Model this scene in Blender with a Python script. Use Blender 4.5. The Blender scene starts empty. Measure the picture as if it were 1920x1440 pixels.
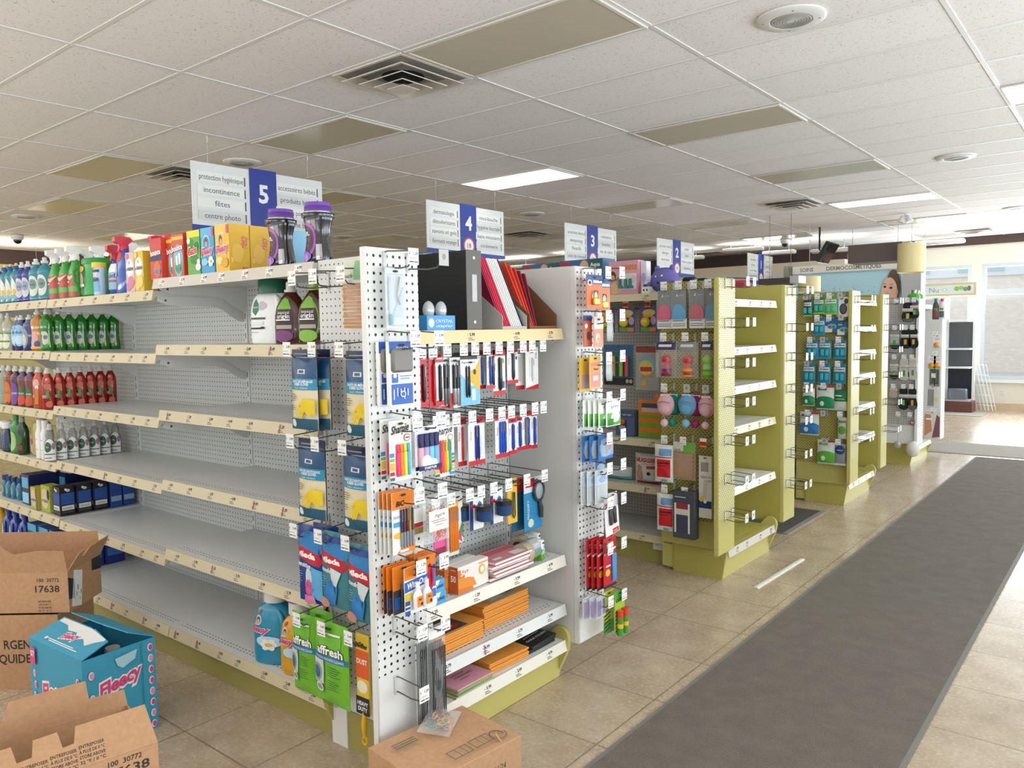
import bpy, math, random
from mathutils import Vector, Matrix
random.seed(7)
SC = bpy.context.scene
COL = SC.collection
PI = math.pi

# ---------------------------------------------------------------- materials
def lin(h):
    h = h.lstrip('#')
    out = []
    for i in (0, 2, 4):
        c = int(h[i:i+2], 16) / 255
        out.append(c / 12.92 if c <= .04045 else ((c + .055) / 1.055) ** 2.4)
    return (*out, 1)

_mats = {}
def M(h, rough=.5, metal=0, alpha=1, trans=0, emit=0, coat=0):
    k = (h, rough, metal, alpha, trans, emit, coat)
    if k in _mats: return _mats[k]
    m = bpy.data.materials.new('surface_' + h.strip('#'))
    m.use_nodes = True
    b = m.node_tree.nodes['Principled BSDF']
    b.inputs['Base Color'].default_value = lin(h)
    b.inputs['Roughness'].default_value = rough
    b.inputs['Metallic'].default_value = metal
    b.inputs['Alpha'].default_value = alpha
    b.inputs['Transmission Weight'].default_value = trans
    b.inputs['Coat Weight'].default_value = coat
    if emit:
        b.inputs['Emission Color'].default_value = lin(h)
        b.inputs['Emission Strength'].default_value = emit
    m.diffuse_color = lin(h)
    _mats[k] = m
    return m

class NT:
    """small node-tree writer"""
    def __init__(s, name):
        s.m = bpy.data.materials.new(name); s.m.use_nodes = True
        s.t = s.m.node_tree; s.b = s.t.nodes['Principled BSDF']
    def n(s, typ, ins=None, **kw):
        o = s.t.nodes.new(typ)
        for k, v in kw.items(): setattr(o, k, v)
        for k, v in (ins or {}).items(): s.put(o.inputs[k], v)
        return o
    def put(s, sock, v):
        if isinstance(v, bpy.types.NodeSocket): s.t.links.new(v, sock)
        else: sock.default_value = v
    def math(s, op, a, b=0., c=0.):
        o = s.n('ShaderNodeMath', operation=op)
        s.put(o.inputs[0], a); s.put(o.inputs[1], b); s.put(o.inputs[2], c)
        return o.outputs[0]
    def mix(s, f, a, b):
        o = s.n('ShaderNodeMix', data_type='RGBA')
        s.put(o.inputs[0], f); s.put(o.inputs[6], a); s.put(o.inputs[7], b)
        return o.outputs[2]
    def noise(s, vec, scale, detail=3., rough=.5):
        o = s.n('ShaderNodeTexNoise', {'Scale': scale, 'Detail': detail, 'Roughness': rough})
        if vec: s.put(o.inputs['Vector'], vec)
        return o.outputs[0]
    def ramp(s, v, lo, hi):
        o = s.n('ShaderNodeMapRange'); s.put(o.inputs[0], v)
        o.inputs[1].default_value = lo; o.inputs[2].default_value = hi
        return o.outputs[0]
    def done(s, base=None, rough=None, bump=None, bd=.001, bs=1., **kw):
        if base is not None: s.put(s.b.inputs['Base Color'], base)
        if rough is not None: s.put(s.b.inputs['Roughness'], rough)
        for k, v in kw.items(): s.put(s.b.inputs[k.replace('_', ' ')], v)
        if bump is not None:
            o = s.n('ShaderNodeBump', {'Strength': bs, 'Distance': bd}); s.put(o.inputs['Height'], bump)
            s.t.links.new(o.outputs[0], s.b.inputs['Normal'])
        return s.m

def peg_material(name, colour, pitch=.0254, r=.0034, stagger=False, hole='#15140f', rough=.42):
    t = NT(name)
    uv = t.n('ShaderNodeUVMap').outputs[0]
    sp = t.n('ShaderNodeSeparateXYZ', {0: uv})
    x = t.math('DIVIDE', sp.outputs[0], pitch); y = t.math('DIVIDE', sp.outputs[1], pitch)
    def dots(x, y):
        fx = t.math('SUBTRACT', t.math('FRACT', x), .5); fy = t.math('SUBTRACT', t.math('FRACT', y), .5)
        d = t.math('SQRT', t.math('ADD', t.math('MULTIPLY', fx, fx), t.math('MULTIPLY', fy, fy)))
        return t.math('LESS_THAN', d, r / pitch)
    f = dots(x, y)
    if stagger:
        f = t.math('MAXIMUM', f, dots(t.math('ADD', x, .5), t.math('ADD', y, .5)))
    return t.done(t.mix(f, lin(colour), lin(hole)), rough)

# ---------------------------------------------------------------- text glyph cache
_txt = {}
def glyphs(s, bold):
    k = (s, bold)
    if k not in _txt:
        c = bpy.data.curves.new('t', 'FONT'); c.body = s; c.resolution_u = 2; c.size = 1
        c.offset = bold
        o = bpy.data.objects.new('t', c); COL.objects.link(o)
        dg = bpy.context.evaluated_depsgraph_get()
        me = o.evaluated_get(dg).to_mesh()
        v = [(p.co.x, p.co.y) for p in me.vertices]; f = [tuple(p.vertices) for p in me.polygons]
        o.evaluated_get(dg).to_mesh_clear()
        bpy.data.objects.remove(o); bpy.data.curves.remove(c)
        xs = [a[0] for a in v] or [0, 1]
        _txt[k] = (v, f, min(xs), max(xs))
    return _txt[k]

# ---------------------------------------------------------------- mesh builder
class MB:
    def __init__(s): s.v = []; s.f = []; s.mi = []; s.sm = []; s.mats = []; s._ix = {}
    def mat(s, m):
        if isinstance(m, str): m = M(m)
        if m not in s._ix: s._ix[m] = len(s.mats); s.mats.append(m)
        return s._ix[m]
    def add(s, vs, fs, m, smooth=False):
        b = len(s.v); s.v += [tuple(p) for p in vs]; i = s.mat(m)
        for f in fs: s.f.append(tuple(b + k for k in f)); s.mi.append(i); s.sm.append(smooth)
        return s
    def poly(s, pts, m): return s.add(pts, [tuple(range(len(pts)))], m)
    def box(s, x0, x1, y0, y1, z0, z1, m, c=0):
        if c > 0:
            a, b, h = (x1-x0)/2, (y1-y0)/2, (z1-z0)/2; cx, cy, cz = (x0+x1)/2, (y0+y1)/2, (z0+z1)/2
            c = min(c, a*.9, b*.9, h*.9)
            vs = []; ix = {}
            for sx in (-1, 1):
                for sy in (-1, 1):
                    for sz in (-1, 1):
                        for ax, p in enumerate(((a, b-c, h-c), (a-c, b, h-c), (a-c, b-c, h))):
                            ix[sx, sy, sz, ax] = len(vs); vs.append((cx+sx*p[0], cy+sy*p[1], cz+sz*p[2]))
            fs = []
            g = lambda *k: ix[k]
            for q in (-1, 1):
                fs.append((g(q,-1,-1,0), g(q,1,-1,0), g(q,1,1,0), g(q,-1,1,0))[::q])
                fs.append((g(-1,q,-1,1), g(-1,q,1,1), g(1,q,1,1), g(1,q,-1,1))[::q])
                fs.append((g(-1,-1,q,2), g(1,-1,q,2), g(1,1,q,2), g(-1,1,q,2))[::q])
            for p in (-1, 1):
                for q in (-1, 1):
                    fs.append((g(p,q,-1,0), g(p,q,-1,1), g(p,q,1,1), g(p,q,1,0))[::p*q])
                    fs.append((g(p,-1,q,0), g(p,1,q,0), g(p,1,q,2), g(p,-1,q,2))[::p*q])
                    fs.append((g(-1,p,q,1), g(-1,p,q,2), g(1,p,q,2), g(1,p,q,1))[::p*q])
                    for r in (-1, 1):
                        fs.append((g(p,q,r,0), g(p,q,r,1), g(p,q,r,2))[::p*q*r])
            return s.add(vs, fs, m)
        vs = [(x, y, z) for z in (z0, z1) for x, y in ((x0,y0),(x1,y0),(x1,y1),(x0,y1))]
        return s.add(vs, [(3,2,1,0), (4,5,6,7), (0,1,5,4), (1,2,6,5), (2,3,7,6), (3,0,4,7)], m)
    def prism(s, pts, axis, a0, a1, m):
        """2D outline extruded along axis ('x': pts=(y,z), 'y': (x,z), 'z': (x,y))"""
        def mk(p, a): return {'x': (a, p[0], p[1]), 'y': (p[0], a, p[1]), 'z': (p[0], p[1], a)}[axis]
        n = len(pts)
        vs = [mk(p, a0) for p in pts] + [mk(p, a1) for p in pts]
        fs = [tuple(range(n))[::-1], tuple(range(n, 2*n))] + [(i, (i+1) % n, n+(i+1) % n, n+i) for i in range(n)]
        return s.add(vs, fs, m)
    def tube(s, path, r, m, n=6, closed=False):
        P = [Vector(p) for p in path]; vs = []; fs = []; N = len(P)
        rr = r if isinstance(r, (list, tuple)) else [r]*N
        prev = None
        for i, p in enumerate(P):
            if closed: t = P[(i+1) % N] - P[i-1]
            else: t = (P[min(i+1, N-1)] - P[max(i-1, 0)])
            t = t.normalized() if t.length > 1e-9 else Vector((0, 0, 1))
            a = prev if prev is not None else (Vector((0, 0, 1)) if abs(t.z) < .9 else Vector((1, 0, 0)))
            b = t.cross(a).normalized(); a = b.cross(t).normalized(); prev = a
            for k in range(n):
                w = 2*PI*k/n; vs.append(p + (a*math.cos(w) + b*math.sin(w))*rr[i])
        for i in range(N if closed else N-1):
            j = (i+1) % N
            for k in range(n): fs.append((i*n+k, i*n+(k+1) % n, j*n+(k+1) % n, j*n+k))
        if not closed: fs += [tuple(range(n))[::-1], tuple(range((N-1)*n, N*n))]
        return s.add(vs, fs, m, True)
    def lathe(s, prof, m, n=20, c=(0, 0, 0), sx=1., sy=1., e=1., axis='z', cap=True):
        """prof: (radius, z); sx/sy squash; e<1 makes a boxier section"""
        vs = []; fs = []
        for r, z in prof:
            for k in range(n):
                w = 2*PI*k/n; cw, sw = math.cos(w), math.sin(w)
                x = math.copysign(abs(cw)**e, cw)*r*sx; y = math.copysign(abs(sw)**e, sw)*r*sy
                p = {'z': (x, y, z), 'x': (z, x, y), 'y': (y, z, x)}[axis]
                vs.append((c[0]+p[0], c[1]+p[1], c[2]+p[2]))
        N = len(prof)
        for i in range(N-1):
            for k in range(n): fs.append((i*n+k, i*n+(k+1) % n, (i+1)*n+(k+1) % n, (i+1)*n+k))
        if cap: fs += [tuple(range(n))[::-1], tuple(range((N-1)*n, N*n))]
        return s.add(vs, fs, m, True)
    def blob(s, c, rx, ry, rz, m, n=14, k=9, fn=None):
        vs = []; fs = []
        for i in range(k+1):
            t = PI*i/k
            for j in range(n):
                w = 2*PI*j/n; p = Vector((math.sin(t)*math.cos(w), math.sin(t)*math.sin(w), -math.cos(t)))
                q = fn(p) if fn else 1.
                vs.append((c[0]+p.x*rx*q, c[1]+p.y*ry*q, c[2]+p.z*rz*q))
        for i in range(k):
            for j in range(n): fs.append((i*n+j, i*n+(j+1) % n, (i+1)*n+(j+1) % n, (i+1)*n+j))
        return s.add(vs, fs, m, True)
    def text(s, t, mp, x, y, h, m, width=None, bold=.0, shear=0., align='c', rot=0., layer=1):
        """glyph faces laid through the mapping mp(x, y, layer)"""
        v, f, a, b = glyphs(t, bold)
        k = h/.7; kx = k if width is None else width/max(b-a, .01)
        o = {'c': (a+b)/2, 'l': a, 'r': b}[align]
        cr, sr = math.cos(rot), math.sin(rot)
        out = []
        for px, py in v:
            X = (px-o)*kx + shear*py*k; Y = (py-.35)*k
            out.append(mp(x + X*cr - Y*sr, y + X*sr + Y*cr, layer))
        return s.add(out, f, m)
    def deco(s, mp, w, h, items, curved=False, layer0=1):
        """items in fractions of the face: ('r',x0,y0,x1,y1,col) ('e',cx,cy,rx,ry,col)
        ('p',[pts],col) ('t',cx,cy,height,text,col[,opts])"""
        for i, it in enumerate(items):
            L = layer0 + i; k = it[0]
            if k == 'r':
                _, x0, y0, x1, y1, c = it[:6]
                nx = 12 if curved else 1; ny = (12 if abs(y1-y0) > .2 else 5) if curved else 1
                vs = [mp((x0+(x1-x0)*a/nx)*w, (y0+(y1-y0)*b/ny)*h, L) for b in range(ny+1) for a in range(nx+1)]
                fs = [(b*(nx+1)+a, b*(nx+1)+a+1, (b+1)*(nx+1)+a+1, (b+1)*(nx+1)+a) for b in range(ny) for a in range(nx)]
                s.add(vs, fs, c)
            elif k == 'e':
                _, cx, cy, rx, ry, c = it[:6]; n = 12; ny = 6 if curved else 1
                vs = []; fs = []
                for a in range(n+1):
                    q = -math.cos(PI*a/n); dy = math.sin(PI*a/n)
                    for b in range(ny+1): vs.append(mp((cx+rx*q)*w, (cy+ry*dy*(2*b/ny-1))*h, L))
                for a in range(n):
                    for b in range(ny):
                        u = a*(ny+1)+b; fs.append((u, u+ny+1, u+ny+2, u+1))
                s.add(vs, fs, c)
            elif k == 'p' and curved:
                pts = it[1]; n = len(pts); c = (sum(p[0] for p in pts)/n, sum(p[1] for p in pts)/n)
                T = [(c, pts[a], pts[(a+1) % n]) for a in range(n)]
                for _ in range(3):
                    T2 = []
                    for a, b, d in T:
                        m = lambda p, q: ((p[0]+q[0])/2, (p[1]+q[1])/2)
                        ab, bd, da = m(a, b), m(b, d), m(d, a); T2 += [(a, ab, da), (ab, b, bd), (da, bd, d), (ab, bd, da)]
                    T = T2
                vs = [mp(p[0]*w, p[1]*h, L) for t in T for p in t]
                s.add(vs, [(3*a, 3*a+1, 3*a+2) for a in range(len(T))], it[2])
            elif k == 'p':
                s.add([mp(p[0]*w, p[1]*h, L) for p in it[1]], [tuple(range(len(it[1])))], it[2])
            elif k == 't':
                o = dict(it[6]) if len(it) > 6 else {}
                if 'width' in o: o['width'] *= w
                s.text(it[4], mp, it[1]*w, it[2]*h, it[3]*h, it[5], layer=L, **o)
        return s
    def build(s, name, parent=None, org=(0, 0, 0), bevel=0):
        me = bpy.data.meshes.new(name)
        ox, oy, oz = org
        V = [(a-ox, b-oy, c-oz) for a, b, c in s.v]
        me.from_pydata(V, [], s.f)
        for m in s.mats: me.materials.append(m)
        me.polygons.foreach_set('material_index', s.mi)
        me.polygons.foreach_set('use_smooth', s.sm)
        uv = me.uv_layers.new(name='UVMap')
        co = s.v
        buf = [0.]*(2*len(me.loops)); li = 0
        for p in me.polygons:
            n = p.normal; ax = max(range(3), key=lambda i: abs(n[i]))
            for vi in p.vertices:
                a = co[vi]
                u, w = ((a[1], a[2]), (a[0], a[2]), (a[0], a[1]))[ax]
                buf[li] = u; buf[li+1] = w; li += 2
        uv.data.foreach_set('uv', buf)
        me.set_sharp_from_angle(angle=.7)
        me.update()
        o = bpy.data.objects.new(name, me); COL.objects.link(o)
        if parent is not None: o.parent = parent
        else: o.location = org
        if bevel:
            b = o.modifiers.new('edge', 'BEVEL'); b.width = bevel; b.segments = 2; b.limit_method = 'ANGLE'
        return o

def flat(o, u, v, eps=.0004):
    """mapping onto a plane: origin o, unit axes u, v"""
    o, u, v = Vector(o), Vector(u), Vector(v); n = u.cross(v)
    return lambda x, y, L=1: o + u*x + v*y + n*(eps*L)

# ---------------------------------------------------------------- things
labels = {}
def tag(o, label, cat, group=None, kind=None):
    o['label'] = label; o['category'] = cat
    if group: o['group'] = group
    if kind: o['kind'] = kind
    return o
def thing(name, label, cat, loc=(0, 0, 0), rz=0., group=None):
    o = bpy.data.objects.new(name, None); COL.objects.link(o); o.empty_display_size = .05
    o.location = loc; o.rotation_euler = (0, 0, rz)
    return tag(o, label, cat, group)
def struct(mb, name, org=(0, 0, 0), label=None):
    o = mb.build(name, None, org); o['kind'] = 'structure'
    if label: o['label'] = label
    return o
def dup(r, loc, rz=None, label=None, group=None):
    """copy a thing with its parts and sub-parts (mesh data shared)"""
    c = r.copy(); COL.objects.link(c); c.location = loc
    if rz is not None: c.rotation_euler = (0, 0, rz)
    if label: c['label'] = label
    if group: c['group'] = group
    for ch in list(r.children):
        d = ch.copy(); COL.objects.link(d); d.parent = c
        for g in list(ch.children):
            e = g.copy(); COL.objects.link(e); e.parent = d
    return c
ORD = ['first', 'second', 'third', 'fourth', 'fifth', 'sixth', 'seventh', 'eighth', 'ninth', 'tenth', 'eleventh', 'twelfth', 'thirteenth', 'fourteenth']
def pos(i, n):
    if i == 0: return 'leftmost'
    if i == n-1: return 'rightmost'
    if n == 3: return 'middle'
    return ORD[i] + ' from left'
def vpos(i, n):
    if i == 0: return 'top'
    if i == n-1: return 'bottom'
    return ORD[i] + ' from the top'
FY = -PI/2      # turns a product built facing +X so that it faces -Y

# common materials
WHITE = M('#e4e5e3', .4); CREAM = M('#d9c8a0', .45); GREEN = M('#b9b355', .45); GREENP = M('#cdc06a', .45)
STEEL = M('#7d7c7a', .35, .9); DARK = M('#1b1b1d', .5); INK = M('#26262b', .6); PAPER = M('#f0efec', .6)
CLEAR = M('#eef2f3', .12, 0, .22); CLIP = M('#e8eaea', .3, 0, .6); GREY = M('#d9d8d5', .42); TAN = M('#c19a73', .8)
# ================================================================ camera
F_PX, YAW, PITCH, ROLL = 1470.608, -0.681246523, -0.0687071426, -0.0166341454
CAM = Vector((5.69590106, -1.86705927, 1.59))
fw = Vector((math.sin(YAW)*math.cos(PITCH), math.cos(YAW)*math.cos(PITCH), math.sin(PITCH)))
r0 = Vector((math.cos(YAW), -math.sin(YAW), 0)); u0 = r0.cross(fw)
rt = r0*math.cos(ROLL) + u0*math.sin(ROLL); up = -r0*math.sin(ROLL) + u0*math.cos(ROLL)
cd = bpy.data.cameras.new('camera'); cam = bpy.data.objects.new('camera', cd); COL.objects.link(cam)
cd.sensor_width = 36; cd.sensor_fit = 'HORIZONTAL'; cd.lens = F_PX/1920*36; cd.clip_start = .02; cd.clip_end = 200
cam.matrix_world = Matrix(((rt.x, up.x, -fw.x, CAM.x), (rt.y, up.y, -fw.y, CAM.y), (rt.z, up.z, -fw.z, CAM.z), (0, 0, 0, 1)))
SC.camera = cam
def inview(x, y, z, m=60):
    q = Vector((x, y, z)) - CAM; d = q.dot(fw)
    if d < .1: return False
    u = 960 + F_PX*q.dot(rt)/d; v = 720 - F_PX*q.dot(up)/d
    return -m < u < 1920+m and -m < v < 1440+m

# ================================================================ room
XL, XR, Y0, Y1, H = -9.8, 8.6, -4.4, 14.6, 3.141

def tile_floor():
    t = NT('floor_tile'); T = .4572
    P = t.n('ShaderNodeNewGeometry').outputs['Position']
    sp = t.n('ShaderNodeSeparateXYZ', {0: P})
    x = t.math('DIVIDE', t.math('SUBTRACT', sp.outputs[0], 3.643-20*T), T)
    y = t.math('DIVIDE', t.math('SUBTRACT', sp.outputs[1], 1.492-20*T), T)
    def edge(a): return t.math('ABSOLUTE', t.math('SUBTRACT', t.math('FRACT', t.math('ADD', a, .5)), .5))
    wob = t.noise(P, 14., 3.)
    e = t.math('ADD', t.math('MINIMUM', edge(x), edge(y)), t.math('MULTIPLY', t.math('SUBTRACT', wob, .5), .012))
    grout = t.math('LESS_THAN', e, .0085)
    cell = t.n('ShaderNodeCombineXYZ', {0: t.math('FLOOR', x), 1: t.math('FLOOR', y)}).outputs[0]
    wn = t.n('ShaderNodeTexWhiteNoise', {'Vector': cell}).outputs[0]
    n1 = t.noise(P, 5., 6., .65); n2 = t.noise(P, 60., 4., .7)
    f = t.math('ADD', t.math('MULTIPLY', n1, .75), t.math('MULTIPLY', n2, .35))
    base = t.mix(t.ramp(f, .36, .74), lin('#a9937a'), lin('#d2c3aa'))
    base = t.mix(t.math('MULTIPLY', wn, .18), base, lin('#8f7b62'))
    speck = t.math('GREATER_THAN', t.noise(P, 130., 2.), .68)
    base = t.mix(t.math('MULTIPLY', speck, .35), base, lin('#75634e'))
    base = t.mix(grout, base, lin('#8e7d68'))
    hgt = t.math('SUBTRACT', t.math('MULTIPLY', n2, .35), t.math('MULTIPLY', grout, 1.))
    return t.done(base, t.math('ADD', t.math('MULTIPLY', n2, .2), .16), hgt, .001, .45)

def carpet(name, a, b, scale=420.):
    t = NT(name); P = t.n('ShaderNodeNewGeometry').outputs['Position']
    n = t.noise(P, scale, 2., .7); n2 = t.noise(P, 9., 4.)
    v = t.n('ShaderNodeTexVoronoi', {'Vector': P, 'Scale': scale*.45}).outputs['Distance']
    f = t.math('ADD', t.math('MULTIPLY', n, .8), t.math('MULTIPLY', n2, .3))
    speck = t.math('GREATER_THAN', t.noise(P, 210., 1.), .76)
    c = t.mix(t.ramp(f, .35, .8), lin(a), lin(b))
    c = t.mix(t.math('MULTIPLY', speck, .25), c, lin('#b1a796'))
    return t.done(c, .95, t.math('ADD', n, v), .004, .9)

def ceiling_tile():
    t = NT('ceiling_tile'); P = t.n('ShaderNodeNewGeometry').outputs['Position']
    n = t.noise(P, 95., 3., .6); n2 = t.noise(P, 38., 2.)
    hole = t.math('LESS_THAN', t.math('ADD', t.math('MULTIPLY', n, .8), t.math('MULTIPLY', n2, .2)), .385)
    sp = t.n('ShaderNodeSeparateXYZ', {0: P})
    cell = t.n('ShaderNodeCombineXYZ', {0: t.math('FLOOR', t.math('DIVIDE', sp.outputs[0], 1.22)), 1: t.math('FLOOR', t.math('DIVIDE', sp.outputs[1], .61))}).outputs[0]
    wn = t.n('ShaderNodeTexWhiteNoise', {'Vector': cell}).outputs[0]
    c = t.mix(wn, lin('#e4e1dd'), lin('#ebe8e5'))
    c = t.mix(t.math('MULTIPLY', hole, .55), c, lin('#8f877e'))
    return t.done(c, .9, t.math('ADD', n, n2), .002, .35)

struct(MB().box(XL, XR, Y0, Y1, -.1, 0, tile_floor()), 'floor')
struct(MB().box(XL, XR, Y0, Y1, H, H+.1, ceiling_tile()), 'ceiling')
bars = MB(); BAR = M('#dddcd9', .45)
for k in range(-8, 8):
    bars.box(k*1.22-.012, k*1.22+.012, Y0, Y1, H-.005, H, BAR)
for j in range(-7, 24):
    bars.box(XL, XR, j*.61-.012, j*.61+.012, H-.004, H, BAR)
struct(bars, 'trim_1', label='white ceiling grid bars')

WALLM = M('#e6dfd0', .7); BROWN = M('#4a332e', .5); WINF = M('#c3cbce', .4)
LEFTW = M('#d8cf94', .7)
# wall_left (far left) with brown band
struct(MB().box(XL-.1, XL, Y0, Y1, 0, H, LEFTW), 'wall_left')
struct(MB().box(XL, XL+.02, Y0, Y1, 2.88, H, BROWN), 'trim_2', label='dark brown band along the top of the left wall')
# wall_back: far wall with windows
win_b = [(2.3, 3.17), (3.33, 5.7), (5.9, 8.3)]
def window_wall(name, along, fixed, lo, hi, wins, z0, z1, m, sgn):
    w = MB(); a = lo
    def bx(a0, a1, zz0, zz1):
        if along == 'x': w.box(a0, a1, min(fixed, fixed+sgn*.15), max(fixed, fixed+sgn*.15), zz0, zz1, m)
        else: w.box(min(fixed, fixed+sgn*.15), max(fixed, fixed+sgn*.15), a0, a1, zz0, zz1, m)
    for (s, e) in wins:
        bx(a, s, 0, H); bx(s, e, 0, z0); bx(s, e, z1, H); a = e
    bx(a, hi, 0, H)
    struct(w, name)
GLASS = M('#f4fafb', .02, 0, .07)
def window(n, along, fixed, s, e, z0, z1, sgn, tr):
    o = bpy.data.objects.new('window_%d' % n, None); COL.objects.link(o); o['kind'] = 'structure'
    c = ((s+e)/2, fixed, z0) if along == 'x' else (fixed, (s+e)/2, z0); o.location = c
    f = MB(); g = MB()
    def bx(b, a0, a1, zz0, zz1, d0, d1, m):
        y0, y1 = sorted((fixed+sgn*d0, fixed+sgn*d1))
        if along == 'x': b.box(a0, a1, y0, y1, zz0, zz1, m)
        else: b.box(y0, y1, a0, a1, zz0, zz1, m)
    for q in ((s, s+.06, z0, z1), (e-.06, e, z0, z1), (s+.06, e-.06, z0, z0+.06), (s+.06, e-.06, z1-.06, z1)): bx(f, *q, .0, .13, WINF)
    bx(f, s+.06, e-.06, tr, tr+.1, .0, .13, WINF)
    bx(g, s+.06, e-.06, z0+.06, tr, .06, .066, GLASS); bx(g, s+.06, e-.06, tr+.1, z1-.06, .06, .066, GLASS)
    f.build('window_frame', o, c); g.build('window_pane', o, c)
    sl = MB(); bx(sl, s-.02, e+.02, z0-.05, z0, -.05, .0, M('#eef0ee', .35)); sl.build('window_sill', o, c)
window_wall('wall_back', 'x', Y1, XL, XR, win_b, .55, 2.64, WALLM, 1)
for i, (s, e) in enumerate(win_b): window(i+1, 'x', Y1, s, e, .55, 2.64, 1, 2.08)
struct(MB().box(1.0, XR, Y1-.03, Y1, 2.99, H, BROWN).box(-2.4, 1.0, Y1-.03, Y1, 2.86, H, BROWN).box(XL, -2.4, Y1-.03, Y1, 2.8, H, BROWN), 'trim_3', label='dark brown band along the top of the far wall')
TB = NT('baseboard_tile'); Pn = TB.n('ShaderNodeNewGeometry').outputs['Position']
TB.done(TB.mix(TB.noise(Pn, 9., 5.), lin('#c2a888'), lin('#ddc9ab')), .4)
struct(MB().box(XL, XR, Y1-.012, Y1, 0, .13, TB.m), 'baseboard_back', label='beige tile baseboard under the far windows')
# wall_right: long window front to the right of the walkway (outside the frame), wall_front behind the camera
win_r = [(-3.4, -.6), (-.3, 2.5), (2.8, 5.6), (5.9, 8.7), (9.0, 11.4), (11.7, 14.2)]
window_wall('wall_right', 'y', XR, Y0, Y1, win_r, .55, 2.7, WALLM, 1)
for i, (s, e) in enumerate(win_r): window(i+4, 'y', XR, s, e, .55, 2.7, 1, 2.1)
win_fill = [(-9.0, -5.6), (-5.2, -1.8), (-1.4, 2.0), (2.4, 5.2)]  # unseen openings added to bring fill onto the shelf faces
window_wall('wall_front', 'x', Y0, XL, XR, win_fill, .35, 2.9, WALLM, -1)
for i, (s, e) in enumerate(win_fill): window(i+10, 'x', Y0, s, e, .35, 2.9, -1, 2.2)

# ================================================================ outside
tag(MB().box(-40, 45, 14.9, 70, -.25, -.15, M('#b9b8b5', .9)).build('parking_lot'), 'pale paved lot outside the far windows', 'pavement')['kind'] = 'structure'
BR = NT('pale_brick'); bk = BR.n('ShaderNodeTexBrick', {'Color1': lin('#e6dccf'), 'Color2': lin('#decfbe'), 'Mortar': lin('#d8d0c4'), 'Scale': 3.})
BR.t.links.new(BR.n('ShaderNodeUVMap').outputs[0], bk.inputs['Vector']); BR.done(bk.outputs[0], .9)
t = thing('brick_building', 'pale brick building seen through the far window, blue upper windows', 'building', (6, 30, -.15))
b = MB().box(-3.4, 22, 30, 38, -.15, 3.2, BR.m).box(-3.4, 22, 29.9, 38, 3.2, 4.6, M('#d9dcdf', .7)); b.build('facade', t, (6, 30, -.15))
b = MB()
for k in range(7): b.box(-1.9+k*2.3, -.5+k*2.3, 29.85, 29.95, 3.35, 4.4, M('#9db3c9', .2))
b.build('window_row', t, (6, 30, -.15))

# ================================================================ light
w = bpy.data.worlds.new('daylight'); SC.world = w; w.use_nodes = True
wn = w.node_tree; bg = wn.nodes['Background']; bg.inputs[0].default_value = (.86, .93, 1, 1); bg.inputs[1].default_value = 1.5
def area(name, loc, rot, sx, sy, power, c=(1, 1, 1)):
    l = bpy.data.lights.new(name, 'AREA'); l.shape = 'RECTANGLE'; l.size = sx; l.size_y = sy; l.energy = power; l.color = c
    o = bpy.data.objects.new(name, l); COL.objects.link(o); o.location = loc; o.rotation_euler = rot; return o
DAY = (.85, .93, 1)
for s, e in win_r:      # daylight entering each window of the right wall
    area('window_daylight', (XR-.04, (s+e)/2, 1.65), (0, PI/2+.9, 0), 2.1, e-s-.1, (48 if s < 8.8 else 30)*(e-s), DAY)
for s, e in win_b:
    area('window_daylight', ((s+e)/2, Y1-.06, 1.6), (-PI/2-.3, 0, 0), e-s-.1, 2.0, 75*(e-s), DAY)
for s, e in win_fill:      # fill lamps at the added, unseen windows behind the camera
    area('window_daylight', ((s+e)/2, Y0+.06, 1.6), (PI/2+1.48, 0, 0), e-s-.1, 2.4, (64 if s < -1.5 else 42)*(e-s), (1, .97, .93))
SC.view_settings.view_transform = 'Standard'; SC.view_settings.look = 'None'
SC.view_settings.gamma = 1; SC.view_settings.exposure = -.10
SC.cycles.use_denoising = True; SC.cycles.max_bounces = 7; SC.cycles.diffuse_bounces = 4
SC.cycles.transparent_max_bounces = 12; SC.cycles.sample_clamp_indirect = 6

# ================================================================ ceiling fixtures
DIFF = M('#c3bca9', .22); DREFL = M('#fffaf0', .3, emit=1.5)  # emissive diffuser: window reflection on unlit panels painted as glow
def ceiling_light(x0, y0, label, reflecting=False):
    t = thing('ceiling_light', label, 'ceiling light', (x0+.61, y0+.305, H), 0, 'ceiling light panels')
    f = MB(); fm = M('#d6d2c8', .4); z0, z1 = -.016, -.0045
    for a in ((-.6, .6, -.295, -.27), (-.6, .6, .27, .295), (-.6, -.575, -.27, .27), (.575, .6, -.27, .27)): f.box(*a, z0, z1, fm, .003)
    f.build('frame', t)
    MB().box(-.575, .575, -.27, .27, -.012, -.005, DREFL if reflecting else DIFF).build('diffuser', t)
rows = {-7.32: 'at the far left', -4.88: 'above the left shelves', -2.44: 'left of the aisle signs', 0: 'right of the aisle signs', 2.44: 'above the end caps', 4.88: 'above the dark runner', 7.32: 'at the far right'}
for k, (x0, y0) in enumerate([(x, y + 2.44*j) for x, y in ((-7.32, 1.22), (-4.88, 1.83), (-2.44, 1.22), (0, 1.83), (2.44, 1.22), (4.88, 1.83)) for j in range(6)]):
    if not any(inview(x0+a, y0+b, H, 0) for a in (.1, 1.1) for b in (.1, .5)) or y0 > 13.6: continue
    j = int(round((y0 - (1.83 if x0 in (-4.88, 0, 4.88) else 1.22))/2.44))
    reflecting = (x0 == 2.44 and j == 3) or (x0 == 0 and j == 1)
    ceiling_light(x0, y0, '%s ceiling light, %s back in the row %s' % ('reflecting' if reflecting else 'unlit', ORD[j], rows[x0]), reflecting)

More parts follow.
